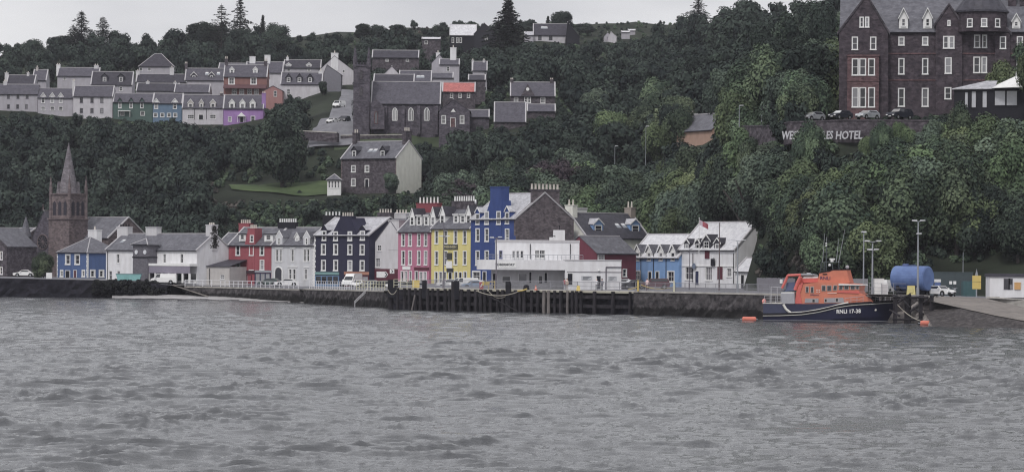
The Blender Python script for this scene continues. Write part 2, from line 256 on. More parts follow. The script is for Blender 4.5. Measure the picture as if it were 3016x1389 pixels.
class Bld(Frame):
    def __init__(s, name, label, Lp, Rp, zb, eave, ridge, depth, wall, roof=SLATE, kind='gable', group=None, cat='building', skew=True, clr=True, ridx=None, over=0.25):
        super().__init__(name, label, cat, Lp, Rp, zb, group)
        mx_ = (Lp[0] + Rp[0]) / 2; s.he = s.on(mx_, eave)[1]; s.depth = depth; s.kind = kind; s.wall = wall; s.roofm = roof; s.skew = skew; s.over = over
        s.rise = max(0.3, s.on(mx_, ridge, depth / 2 if kind in ('gable', 'hip', 'pyramid') else 0)[1] - s.he) if ridge is not None else 0
        s.ridx = s.W / 2 if ridx is None else s.on(ridx, ridge)[0]; s.wins = []; s.bx = []; s.bot = 1.5
        if clr: clear(min(Lp[0], Rp[0]), max(Lp[0], Rp[0]), ridge if ridge is not None else eave, s.base_py(), s.Dm)
    def base_py(s): 
        z = s.zb; px = (s.Lp[0] + s.Rp[0]) / 2; return HY + (H - z) * F / s.Dm + ROLL * (px - CX)
    def win(s, px, pt, pb, wpx, st='sash', m=0.13, y=None, face='F', rd=0.16, fm=None, x=None):
        s.wins.append((px, pt, pb, wpx, st, m, y, face, rd, fm or TRIM)); return s
    def row(s, pxs, pt, pb, wpx, **k):
        for p in pxs: s.win(p, pt, pb, wpx, **k)
        return s
    def finish(s):
        he, W_, d = s.he, s.W, s.depth; holes = {'F': [], 'R': [], 'L': []}
        for (px, pt, pb, wpx, st, m, y, face, rd, fm) in s.wins:
            if face == 'F':
                yy = y or 0.0; x, zt, t = s.on(px, pt, yy); zb_ = s.on(px, pb, yy)[1]; w_ = max(0.45, s.wm(wpx, t)); lim = W_
            else:
                xx = W_ if face == 'R' else 0.0; x, zt, t = s.onx(px, pt, xx); zb_ = s.onx(px, pb, xx)[1]; w_ = max(0.45, wpx * t / F / max(0.4, abs(s.U.y))); lim = d; yy = 0
            zb_ = max(0.02, zb_); h = round(max(0.4, zt - zb_), 1); w_ = round(w_, 1); cut = False
            if y is None and h + zb_ < he - 0.05 and x - w_ / 2 > 0.05 and x + w_ / 2 < lim - 0.05:
                iw = w_ / 2 - m; holes[face].append((x - iw - 0.01, x + iw + 0.01, zb_ + m * .6 - .01, zb_ + h - m + .01)); cut = True
            r = rd if cut else 0.03
            me = win_meshes(w_, h, st, m, r, fm)
            if face == 'F': loc, rot = (x, yy - (0 if cut else 0.02), zb_), (0, 0, 0)
            elif face == 'R': loc, rot = (W_ + (0 if cut else 0.02), x, zb_), (0, 0, math.pi / 2)
            else: loc, rot = (-(0 if cut else 0.02), x, zb_), (0, 0, -math.pi / 2)
            o = link('window', me[0], s.root, loc, rot); link('pane', me[1], o)
        mb = MB()
        def wallf(hs, L_, fn):
            xs = sorted({0.0, L_} | {v for h in hs for v in h[:2]}); zs = sorted({-s.bot, he} | {v for h in hs for v in h[2:]})
            for a, b in zip(xs[:-1], xs[1:]):
                for c, e in zip(zs[:-1], zs[1:]):
                    cx, cz = (a + b) / 2, (c + e) / 2
                    if any(h[0] < cx < h[1] and h[2] < cz < h[3] for h in hs): continue
                    mb.poly([fn(a, c), fn(b, c), fn(b, e), fn(a, e)])
        wallf(holes['F'], W_, lambda x, z: (x, 0, z)); wallf(holes['R'], d, lambda y, z: (W_, y, z)); wallf(holes['L'], d, lambda y, z: (0, y, z)); wallf([], W_, lambda x, z: (x, d, z))
        top = he + s.rise
        if s.kind == 'gable':
            for x in (0, W_): mb.poly([(x, 0, he), (x, d, he), (x, d / 2, top)])
        elif s.kind == 'front':
            for y in (0, d): mb.poly([(0, y, he), (W_, y, he), (s.ridx, y, top)])
        elif s.kind == 'flat': mb.poly([(0, 0, he), (W_, 0, he), (W_, d, he), (0, d, he)])
        s.walls = mb.build('wall', s.wall, s.root)
        r = MB(); e = s.over; g = 0.06; t = 0.12
        if s.kind == 'gable':
            sl = s.rise / (d / 2)
            r.prism([(-e, he - e * sl + g), (d / 2, top + g), (d + e, he - e * sl + g), (d + e, he - e * sl + g + t), (d / 2, top + g + t), (-e, he - e * sl + g + t)], 'x', -0.12, W_ + 0.12)
            r.box(-0.14, W_ + 0.14, d / 2 - 0.16, d / 2 + 0.16, top + 0.1, top + 0.27, 1)
            if s.skew:
                for x in (-0.16, W_ - 0.14): r.prism([(-e - .02, he - e * sl + g - .05), (d / 2, top + g), (d + e + .02, he - e * sl + g - .05), (d + e + .02, he - e * sl + g + t + .12), (d / 2, top + g + t + .16), (-e - .02, he - e * sl + g + t + .12)], 'x', x, x + 0.3, 1)
        elif s.kind == 'front':
            def zl(x): return he + s.rise * (x / s.ridx if x < s.ridx else (W_ - x) / (W_ - s.ridx))
            a, b = zl(-e), zl(W_ + e)
            r.prism([(-e, a + g), (s.ridx, top + g), (W_ + e, b + g), (W_ + e, b + g + t), (s.ridx, top + g + t), (-e, a + g + t)], 'y', -0.12, d + 0.12)
            r.box(s.ridx - .15, s.ridx + .15, -0.14, d + 0.14, top + .1, top + .27, 1)
        elif s.kind in ('hip', 'pyramid'):
            k = min(d, W_) / 2 if s.kind == 'hip' else W_ / 2 - 0.05
            x0, x1, y0, y1 = -e, W_ + e, -e, d + e; A = (k, d / 2, top); B = (W_ - k, d / 2, top); z = he + 0.02
            r.poly([(x0, y0, z), (x1, y0, z), B, A]); r.poly([(x1, y1, z), (x0, y1, z), A, B]); r.poly([(x0, y1, z), (x0, y0, z), A]); r.poly([(x1, y0, z), (x1, y1, z), B])
            r.box(x0, x1, y0, y1, he - 0.1, he); 
            for p, q in ((A, B), ((x0, y0, z), A), ((x1, y0, z), B)): r.tube(p, q, 0.1, 0.1, 5, 1)
        elif s.kind == 'lean':
            r.prism([(-e, he + g - e * s.rise / d), (d, top + g), (d, top + g + t), (-e, he + g + t - e * s.rise / d)], 'x', -0.12, W_ + 0.12)
        elif s.kind == 'flat':
            r.box(-.06, W_ + .06, -.06, .2, he - .05, he + .35, 1); r.box(-.06, .2, .2, d + .06, he - .05, he + .35, 1); r.box(W_ - .2, W_ + .06, .2, d + .06, he - .05, he + .35, 1); r.box(.2, W_ - .2, .2, d, he + .005, he + .05)
        s.roof = r.build('roof', [s.roofm, RIDGE], s.root)
        if s.kind in ('gable', 'hip', 'pyramid'):
            zz = he - (e * s.rise / (d / 2) if s.kind == 'gable' else .02) + .04; MB().tube((-.1, -e - .07, zz), (W_ + .1, -e - .07, zz), .08, .08, 6).build('gutter', DARK, s.root)
        for f in s.bx: f()
        return s
    def chim(s, pl, pr, pt, mt=None, y=None, d=0.9, pots=3, poth=0.7, potm=None, zlow=None):
        def f():
            yy = s.depth / 2 - d / 2 if y is None else y; a, z1, _ = s.on(pl, pt, yy); b = s.on(pr, pt, yy)[0]; b = max(b, a + 0.6); m = MB(); lo = s.he if zlow is None else zlow
            m.box(a, b, yy, yy + d, lo, z1 - 0.15); m.box(a - .08, b + .08, yy - .08, yy + d + .08, z1 - .15, z1, 1)
            for k in range(pots):
                x = a + (b - a) * (k + .5) / pots; m.tube((x, yy + d / 2, z1), (x, yy + d / 2, z1 + poth), 0.17, 0.13, 7, 2); m.tube((x, yy + d / 2, z1 + poth - .1), (x, yy + d / 2, z1 + poth), .17, .17, 7, 2)
            m.build('chimney', [mt or s.wall, mt or RIDGE, potm or POT], s.roof)
        s.bx.append(f); return s
    def chimx(s, x, py, mt=None, wx=0.9, d=2.2, y=None, pots=4, poth=0.7):   # stack running front-to-back on a gable end
        def f():
            yy = s.depth / 2 - d / 2 if y is None else y; z1 = s.he + s.rise + py; m = MB(); m.box(x, x + wx, yy, yy + d, s.he, z1 - .15); m.box(x - .08, x + wx + .08, yy - .08, yy + d + .08, z1 - .15, z1, 1)
            for k in range(pots):
                q = yy + d * (k + .5) / pots; m.tube((x + wx / 2, q, z1), (x + wx / 2, q, z1 + poth), .17, .13, 7, 2)
            m.build('chimney', [mt or s.wall, mt or RIDGE, POT], s.roof)
        s.bx.append(f); return s
    def dorm(s, px, pb, pe, pk, wpx, y=0.5, wall=None, roof=None, kind='gable', st='sash', wm=0.1, ww=0.62, wf=None, proud=0.12):
        def f():
            x, zb_, t = s.on(px, pb, y); ze = s.on(px, pe, y)[1]; zk = s.on(px, pk, y)[1]; w_ = s.wm(wpx, t); m = MB(); sl = s.rise / (s.depth / 2)
            ye = min(s.depth / 2, (zk - s.he) / sl) if sl > 0 else s.depth / 2
            m.box(x - w_ / 2, x + w_ / 2, y, max(y + 0.4, ye), zb_ - 0.3, ze, 0)
            if kind == 'gable':
                m.poly([(x - w_ / 2, y, ze), (x + w_ / 2, y, ze), (x, y, zk)], 0); q = w_ / 2 + 0.14; k = (zk - ze) / (w_ / 2) * 0.14
                m.prism([(x - q, ze - k + .02), (x, zk + .02), (x + q, ze - k + .02), (x + q, ze - k + .14), (x, zk + .16), (x - q, ze - k + .14)], 'y', y - proud, ye + 0.3, 1)
                for sg in (-1, 1): m.prism([(x + sg * q, ze - k - .06), (x, zk - .04), (x, zk + .2), (x + sg * q, ze - k + .17)], 'y', y - proud - .05, y - proud + 0.03, 2)
            else:
                m.prism([(y - .15, ze), (max(y + .5, ye), zk), (max(y + .5, ye), zk + .12), (y - .15, ze + .12)], 'x', x - w_ / 2 - .12, x + w_ / 2 + .12, 1); m.box(x - w_ / 2 - .12, x + w_ / 2 + .12, y - .2, y - .16, ze - .05, ze + .14, 2)
            m.build('dormer', [wall or TRIM, roof or s.roofm, TRIM if wf is None else wf], s.root)
            h = round(max(0.5, (ze - zb_) * 0.9), 1); me = win_meshes(round(max(.5, w_ * ww), 1), h, st, wm, 0.03, TRIM); o = link('window', me[0], s.root, (x, y - 0.03, zb_ + 0.05)); link('pane', me[1], o)
        s.bx.append(f); return s
    def later(s, f): s.bx.append(f); return s
    def door(s, px, pt, pb, wpx, mt=DARK, y=-0.05):
        def f():
            x, zt, t = s.on(px, pt); zb_ = max(0.0, s.on(px, pb)[1]); w_ = s.wm(wpx, t); m = MB().box(x - w_ / 2 - .12, x - w_ / 2, y - .06, .02, zb_, zt + .12, 1).box(x + w_ / 2, x + w_ / 2 + .12, y - .06, .02, zb_, zt + .12, 1).box(x - w_ / 2, x + w_ / 2, y - .06, .02, zt, zt + .12, 1).box(x - w_ / 2, x + w_ / 2, y, .01, zb_, zt, 0)
            m.box(x - w_ / 2 + .15, x + w_ / 2 - .15, y - .02, y, zb_ + (zt - zb_) * .55, zt - .2, 0)
            d = m.build('door', [mt, TRIM], s.root); MB().ball((x + w_ / 2 - .12, y - .05, zb_ + 1.0), .05).build('handle', METAL, d)
        s.bx.append(f); return s
    def sky(s, px, py, w_=0.9):     # roof window lying on the front slope
        def f():
            sl = s.rise / (s.depth / 2); y = 0.3
            for _ in range(20): y += (s.on(px, py, y)[1] - (s.he + sl * y)) / (sl + .001) * 0.6; y = min(max(y, .2), s.depth / 2 - .6)
            x = s.on(px, py, y)[0]; z = s.he + sl * y + .2; m = MB(); dy = .8; m.poly([(x - w_ / 2, y, z), (x + w_ / 2, y, z), (x + w_ / 2, y + dy, z + sl * dy), (x - w_ / 2, y + dy, z + sl * dy)], 0)
            m.prism([(y - .1, z - .15), (y + dy + .1, z + sl * dy - .1), (y + dy + .1, z + sl * dy + .03), (y - .1, z - .02)], 'x', x - w_ / 2 - .08, x + w_ / 2 + .08, 1)
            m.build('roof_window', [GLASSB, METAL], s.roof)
        s.bx.append(f); return s
    def pipe(s, px, pt, pb, mt=DARK, r=0.06):
        def f():
            x, zt, _ = s.on(px, pt); zb_ = max(0, s.on(px, pb)[1]); MB().tube((x, -.1, zb_), (x, -.1, zt), r, r, 6).build('downpipe', mt, s.root)
        s.bx.append(f); return s
    def quoins(s, side=0, mt=None, h=0.32):
        def f():
            m = MB(); x = 0 if side == 0 else s.W; z = 0.1; k = 0
            while z < s.he - .2:
                q = .34 if k % 2 else .2; m.box(x - .03 if side == 0 else x - q, x + q if side == 0 else x + .03, -.04, q if side == 0 else .3, z, z + h * .9); z += h; k += 1
            m.build('quoins', mt or TRIM, s.root)
        s.bx.append(f); return s

# ---------------------------------------------------------------- water
def build_water():
    nx, th = 1150, 17.0; D = [95.0]
    while D[-1] < 640: D.append(D[-1] * 1.00175)
    D = np.array(D); T = np.tan(np.radians(np.linspace(-th, th, nx))); X = D[:, None] * T[None, :]; Y = np.repeat(D[:, None], nx, 1); Z = np.zeros_like(X); rng = np.random.RandomState(3)
    dx, dy = np.zeros_like(X), np.zeros_like(X)
    px_m = D[:, None] * 0.00175
    for i in range(64):
        lam = 0.45 * (5.5 / 0.45) ** ((i / 63.0)); ang = math.radians(-100 + rng.normal(0, 38)); k = 2 * math.pi / lam; a = 0.0062 * lam ** 0.75 * rng.uniform(0.6, 1.3)
        ph = rng.uniform(0, 6.28); c, s = math.cos(ang), math.sin(ang); fade = np.clip((lam / px_m - 2.0) / 2.0, 0, 1)
        wob = 0.8 * np.sin(X * 0.11 * (1 + i % 3) + i) + 0.8 * np.sin(Y * 0.07 * (1 + i % 4) + 2 * i)
        arg = k * (X * c + Y * s) + ph + wob; Z += a * fade * np.sin(arg); dx += -0.85 * a * fade * c * -np.cos(arg); dy += -0.85 * a * fade * s * -np.cos(arg)
    for i in range(26):
        lam = rng.uniform(1.0, 4.2); ang = math.radians(-95 + rng.normal(0, 22)); k = 2 * math.pi / lam; c, s = math.cos(ang), math.sin(ang); wob = 1.2 * np.sin(X * rng.uniform(.1, .5) + i) + 1.0 * np.sin(Y * rng.uniform(.05, .2) + 2 * i)
        ms = np.sin(X * rng.uniform(.15, .5) + Y * rng.uniform(-.1, .1) + rng.uniform(0, 6)) * np.sin(Y * rng.uniform(.08, .3) + X * rng.uniform(-.1, .1) + rng.uniform(0, 6)); ms = np.clip((ms - .45) / .4, 0, 1)
        Z += np.clip((lam / px_m - 4.0) / 4.0, 0, 1) * .085 * lam ** .8 * ms * (1 - np.abs(np.sin(.5 * (k * (X * c + Y * s) + wob)))) ** 3
    gust = 0.75 + 0.35 * np.sin(X * .05 + 1) * np.sin(Y * .031 + X * .02); Z *= gust
    V = np.stack([X + dx, Y + dy, Z], -1).reshape(-1, 3); ny = len(D)
    a = (np.arange(ny - 1)[:, None] * nx + np.arange(nx - 1)[None, :]).ravel(); Fq = np.stack([a, a + 1, a + nx + 1, a + nx], 1)
    n0 = len(V); m = 0.02
    o = [(T[0] * 95, 95), (T[-1] * 95, 95), (T[-1] * D[-1], D[-1]), (T[0] * D[-1], D[-1])]
    E = [(x, y, -m) for x, y in o] + [(-1100, -350, -m), (1100, -350, -m), (1100, 1500, -m), (-1100, 1500, -m)]
    V = np.vstack([V, np.array(E)]); Fq = np.vstack([Fq, np.array([[n0 + 4, n0 + 5, n0 + 1, n0], [n0 + 1, n0 + 5, n0 + 6, n0 + 2], [n0 + 2, n0 + 6, n0 + 7, n0 + 3], [n0 + 3, n0 + 7, n0 + 4, n0]])])
    me = bpy.data.meshes.new('water'); me.vertices.add(len(V)); me.vertices.foreach_set('co', V.ravel().astype(np.float32)); me.loops.add(Fq.size); me.loops.foreach_set('vertex_index', Fq.ravel().astype(np.int32))
    me.polygons.add(len(Fq)); me.polygons.foreach_set('loop_start', np.arange(0, Fq.size, 4, dtype=np.int32)); me.polygons.foreach_set('use_smooth', np.ones(len(Fq), bool)); me.update(calc_edges=True)
    m = bpy.data.materials.new('sea_water'); m.use_nodes = True; n = m.node_tree; p = n.nodes['Principled BSDF']; l = n.links.new
    p.inputs['Base Color'].default_value = (0.055, 0.058, 0.064, 1); p.inputs['Roughness'].default_value = 0.08; p.inputs['IOR'].default_value = 1.5; p.inputs['Specular IOR Level'].default_value = 0.5
    tcn = n.nodes.new('ShaderNodeTexCoord'); mpn = n.nodes.new('ShaderNodeMapping'); mpn.inputs['Scale'].default_value = (1.0, 1.7, 1); l(tcn.outputs['Object'], mpn.inputs[0])
    q = n.nodes.new('ShaderNodeTexNoise'); q.inputs['Scale'].default_value = 1.9; q.inputs['Detail'].default_value = 7; q.inputs['Roughness'].default_value = 0.72; l(mpn.outputs[0], q.inputs['Vector'])
    b = n.nodes.new('ShaderNodeBump'); b.inputs['Strength'].default_value = 0.45; b.inputs['Distance'].default_value = 0.14; l(q.outputs['Fac'], b.inputs['Height']); l(b.outputs[0], p.inputs['Normal'])
    me.materials.append(m); o = link('water', me); tag(o, kind='structure')
build_water()

# ---------------------------------------------------------------- terrain
def build_terrain():
    us = list(range(-3200, 3400, 40)); Ds = []; d = 360.0
    while d < 2600: Ds.append(d); d *= 1.006 if d < 1300 else 1.03
    mb = MB(); V = [(u * D / F, D, Tz(u, D)) for D in Ds for u in us]; n = len(us)
    Fq = [(j * n + i, j * n + i + 1, (j + 1) * n + i + 1, (j + 1) * n + i) for j in range(len(Ds) - 1) for i in range(n - 1)]
    me = bpy.data.meshes.new('hillside'); me.from_pydata(V, [], Fq); me.polygons.foreach_set('use_smooth', [True] * len(Fq))
    m = mat('rough_grass', P(54, 60, 50), P(36, 38, 36), 0.05, 0.95, 0.1); me.materials.append(m); me.update(); tag(link('hillside', me), kind='structure')
build_terrain()
def sheet(name, near, far, mt, kind='structure', dz=0.0, label=None, cat=None, sub=1):     # strip between two rows of (px,D,z)
    def wp(p): u = uv(p[0], 830)[0]; return Vector((u * p[1] / F, p[1], p[2] + dz))
    mb = MB(); A = [wp(p) for p in near]; B = [wp(p) for p in far]
    for i in range(len(A) - 1):
        for k in range(sub):
            t0, t1 = k / sub, (k + 1) / sub; mb.poly([A[i].lerp(B[i], t0), A[i + 1].lerp(B[i + 1], t0), A[i + 1].lerp(B[i + 1], t1), A[i].lerp(B[i], t1)])
    return tag(mb.build(name, mt), label, cat, kind=kind)
QF = [(-2600, 640, 3.5), (-300, 596, 3.5), (0, 590, 3.5), (300, 586, 3.3), (430, 584, 3.0), (500, 583, 2.5), (560, 582, 2.4), (650, 576, 2.4), (895, 541, 2.4), (1140, 499, 2.6), (1150, 487, 3.25), (1360, 471, 3.3), (1660, 460, 3.3), (1870, 447, 3.35), (2200, 428, 3.35), (2450, 417, 3.35), (2640, 411, 3.35), (2757, 408, 3.35), (2903, 406, 3.3), (3016, 402, 3.2), (3500, 392, 3.2), (5200, 380, 3.2)]
QB = [740, 725, 722, 705, 690, 670, 655, 630, 620, 605, 605, 592, 585, 574, 496, 456, 441, 437, 434, 430, 425, 425]
sheet('street', QF, [(p[0], d, p[2] + 0.1) for p, d in zip(QF, QB)], TAR, sub=6)
sheet('pavement', [(1270, 548, 2.62), (1390, 540, 2.62)], [(1290, 556, 2.64), (1400, 547, 2.64)], CONC)

def strip_wall(name, pts, mt, label, thick=0.9, z0=-1.2, coping=True, rough=0.18, cop=CONC, cat='wall', step=1.0, drop=None):
    zb_of = lambda z: z0 if drop is None else z - drop
    P_ = [Vector((uv(p[0], 830)[0] * p[1] / F, p[1], p[2])) for p in pts]; root = empty(name, (P_[0].x, P_[0].y, 0), 0, label, cat); o = Vector((P_[0].x, P_[0].y, 0)); mb = MB(); cp = MB(); rg = random.Random(5)
    prev = None
    for a, b in zip(P_[:-1], P_[1:]):
        n = max(1, int((b - a).length / step)); dirv = Vector((b.x - a.x, b.y - a.y, 0)).normalized(); nn = Vector((dirv.y, -dirv.x, 0))
        if prev is None: prev = [(a - o) + nn * rg.uniform(-rough, rough) + Vector((0, 0, lerp(zb_of(a.z), a.z, k / 5) - a.z)) for k in range(6)]
        for i in range(1, n + 1):
            q = a.lerp(b, i / n); cur = [(q - o) + nn * (rg.uniform(-rough, rough) if k < 5 else 0) + Vector((0, 0, lerp(zb_of(q.z), q.z, k / 5) - q.z)) for k in range(6)]
            for k in range(5): mb.poly([prev[k], cur[k], cur[k + 1], prev[k + 1]])
            mb.poly([prev[5], cur[5], cur[5] - nn * thick, prev[5] - nn * thick]); prev = cur
        if coping:
            A, B = a - o, b - o; up = Vector((0, 0, .22)); f = nn * .12
            cp.poly([A + f, B + f, B + f + up, A + f + up]); cp.poly([A + f + up, B + f + up, B - nn * .8 + up, A - nn * .8 + up]); cp.poly([B - nn * .8, A - nn * .8, A - nn * .8 + up, B - nn * .8 + up]); cp.poly([A, B, B + f, A + f])
    for x, sg in ((0, 1), (-1, -1)):
        q = P_[x] - o; s_ = (P_[1] - P_[0] if x == 0 else P_[-1] - P_[-2]); s_.z = 0; s_.normalize(); nn = Vector((s_.y, -s_.x, 0)); mb.poly([q, q - nn * thick * 3, q - nn * thick * 3 + Vector((0, 0, zb_of(q.z) - q.z)), q + Vector((0, 0, zb_of(q.z) - q.z))])
    mb.build('masonry', mt, root)
    if coping: cp.build('coping', cop, root)
    return root
SEAWD = mat('weedy_wall', P(46, 45, 52), P(32, 31, 38), 0.5, 0.9, 0.2, 'stone', 0.4)
strip_wall('sea_wall', [(-2600, 640, 3.5), (-300, 595.5, 3.5), (0, 589.5, 3.55), (300, 585.5, 3.3), (430, 583.5, 2.9), (492, 583, 2.5)], SEAWD, 'long dark weed-covered sea wall below the spired church at the far left', coping=False, rough=0.3)
strip_wall('sea_wall', [(545, 582, 2.1), (650, 575.5, 2.1), (895, 540.5, 2.15), (899, 541.5, 2.15)], SEAW, 'dark rubble sea wall with white railings below the red and pale grey buildings')
strip_wall('sea_wall', [(896, 534, 2.35), (1145, 492, 2.55), (1148, 500, 2.5)], SEAW, 'rough stone bastion wall standing forward, below the black building')
strip_wall('sea_wall', [(1144, 486.5, 3.2), (1360, 470.5, 3.25), (1660, 459.5, 3.25), (1866, 447, 3.3)], SEAWD, 'dark quay wall behind the timber piles of the pier', coping=False)
strip_wall('sea_wall', [(1868, 446.5, 3.3), (2200, 427.5, 3.3), (2450, 416.5, 3.3), (2757, 407.5, 3.3)], SEAW, 'high rubble quay wall with pale concrete coping behind the lifeboat')
sheet('beach', [(330, 579, -.05), (480, 576, -.05), (650, 567.5, -.05), (800, 551, -.05), (895, 537, -.05)], [(330, 584, .5), (480, 584, .7), (650, 577, .6), (800, 556, .4), (895, 542, .15)], mat('wet_sand', P(150, 148, 150), P(120, 117, 118), .4, .5, .4), sub=2)
SHINGLE = mat('shingle', P(74, 70, 70), P(44, 42, 44), 2.0, 0.9, 0.2, 'stone', 0.6)
sheet('shore', [(2752, 382, -.2), (2830, 380.5, -.2), (2930, 378, -.2), (3016, 375, -.2), (3120, 370, -.2), (5200, 300, -.2)], [(2700, 408.5, 3.2), (2830, 391, 2.15), (2930, 384.5, 1.35), (3016, 379, .8), (3120, 374, .3), (5200, 330, -.1)], SHINGLE, sub=6)
sheet('shore', [(2380, 412, -.2), (2560, 408, -.2), (2690, 404, -.2), (2752, 383, -.2)], [(2380, 420, .4), (2560, 415, 1.0), (2650, 412, 1.8), (2701, 410.5, 3.0)], mat('pale_rubble', P(132, 126, 122), P(90, 85, 84), 1.2, .9, .2, 'stone', .5), sub=4)
SLIPC = mat('slipway_concrete', P(114, 107, 102), P(88, 84, 82), .5, .85, .2)
sheet('slipway', [(2735, 396, 3.05), (2830, 391, 2.22), (2930, 384.5, 1.42), (3016, 379, .87), (3120, 374, .37), (3500, 360, -.5)], [(2735, 411, 3.47), (2830, 409, 3.42), (2903, 406, 3.3), (3016, 400, 2.2), (3120, 394, 1.5), (3500, 385, -.3)], SLIPC, dz=.02, sub=3)
sheet('slipway', [(503, 582.2, 2.52), (560, 579, 1.4), (612, 575, .35)], [(540, 589, 2.52), (585, 584.2, 1.4), (640, 579, .3)], SLIPC, dz=.03)
strip_wall('retaining_wall', [(2905, 407, 3.5), (3016, 402, 3.2), (3300, 390, 2.8)], CONC, 'low pale concrete wall under the white cabin at the right', z0=1.5, coping=False, rough=.02)
# garden walls on the open slope
for pts, lb in (([(1215, 716, zc(1215, 452, 716)), (1305, 718, zc(1305, 455, 718))], 'pale-topped garden wall on the slope right of the stone house'), ([(1190, 742, zc(1190, 398, 742)), (1000, 741, zc(1000, 400, 741))][::-1], 'dark retaining wall across the grass bank below the church'), ([(590, 858, zc(590, 382, 858)), (745, 856, zc(745, 384, 856))], 'pale-topped long garden wall below the purple cottage'), ([(835, 741, zc(835, 384, 741)), (990, 737, zc(990, 392, 737))], 'low wall along the foot of the hill road')):
    strip_wall('garden_wall', pts, STONE, lb, thick=.5, drop=2.2, rough=.08)
# lawn and church green, hill road
gr = mat('church_grass', P(72, 82, 60), P(52, 60, 48), .1, .95, .1)
def drape(name, pts, mt, dz, n=6, kind='structure'):      # band between rows of (pxL,pxR,D) following the terrain
    mb = MB(); rows = []
    for a, b, D in pts: rows.append([Vector((uv(lerp(a, b, i / n), 350)[0] * D / F, D, 0)) for i in range(n + 1)])
    for r in rows:
        for p in r: p.z = max(Tzw(p.x, p.y), Tzw(p.x + 1, p.y), Tzw(p.x - 1, p.y)) + dz
    for a, b in zip(rows[:-1], rows[1:]):
        for i in range(n): mb.poly([a[i], a[i + 1], b[i + 1], b[i]])
    return tag(mb.build(name, mt), kind=kind)
drape('lawn', [(662 + (713 - d) * 1.2, 990, d) for d in (695, 698, 701, 704, 707, 710, 713)], mat('lawn_grass', P(76, 90, 58), P(56, 68, 48), .12, .95, .1), .2, 30)
drape('grass_bank', [(985, 1300, d) for d in (737, 740, 743, 746, 749, 752)], gr, .15, 24)
drape('hill_road', [(np.interp(d, [738, 765, 800, 850, 880], [903, 938, 972, 1003, 1006]), 1044, d) for d in range(738, 884, 5)], TAR, .7, 12)

# ---------------------------------------------------------------- waterfront buildings
VILL = 'houses of the upper village'
RED = paint('red_harling', 136, 62, 72); GREYW = paint('pale_grey_harling', 162, 163, 168); BLACKW = paint('black_harling', 48, 48, 66); PINK = paint('pink_harling', 158, 88, 116)
YELW = paint('yellow_harling', 182, 170, 92); BLUEW = paint('royal_blue_harling', 40, 62, 118); SKYB = paint('sky_blue_harling', 88, 128, 176); NAVYB = paint('mid_blue_harling', 60, 84, 128)
MAROON = paint('maroon_harling', 100, 48, 62); CREAM = paint('cream_gable', 190, 188, 178); LBLUE = paint('light_blue_harling', 128, 156, 172); BRICK = paint('orange_brick', 120, 74, 62)
MAR = plain('maroon_paint', 84, 40, 52); NAV = plain('navy_paint', 46, 52, 78); TEAL = plain('teal_paint', 92, 130, 130); BLS = plain('blue_shop_paint', 78, 108, 142); OCH = plain('ochre_sign', 150, 100, 80); GREYP = plain('slate_grey_paint', 92, 88, 98)
LET = plain('white_lettering', 205, 206, 210); LETD = plain('dark_lettering', 46, 50, 60)
def sgn(b, name, pl, pr, pt, pb, mt, txt=None, tm=LET, y=-0.14, frac=.6, wfrac=.85, **k):
    def f():
        a, z1, _ = b.on(pl, pt, y); c, z0, _ = b.on(pr, pb, y); o = MB().box(a, c, y, y + .12, z0, z1).box(a - .03, c + .03, y - .02, y + .1, z1 - .02, z1 + .05).build(name, mt, b.root)
        if txt: text('lettering', txt, (z1 - z0) * frac, tm, o, ((a + c) / 2, y - .03, (z0 + z1) / 2), width=(c - a) * wfrac, **k)
    b.bx.append(f)
def shopfront(b, pl, pr, pt, pb, n, mt, y=-0.1, riser=.5):
    def f():
        a, z1, _ = b.on(pl, pt, y); c = b.on(pr, pt, y)[0]; z0 = .02; m = MB(); m.box(a, c, y, .01, z0, z0 + riser); m.box(a, c, y, .01, z1 - .15, z1)
        for k in range(n + 1):
            x = lerp(a + .12, c - .12, k / n); m.box(x - .12, x + .12, y, .01, z0 + riser, z1 - .15)
        o = m.build('shopfront', mt, b.root); g = MB()
        for k in range(n): x0, x1 = lerp(a + .12, c - .12, k / n) + .12, lerp(a + .12, c - .12, (k + 1) / n) - .12; g.box(x0, x1, -.05, -.03, z0 + riser, z1 - .15)
        g.build('shop_window', GLASS, o)
    b.bx.append(f)

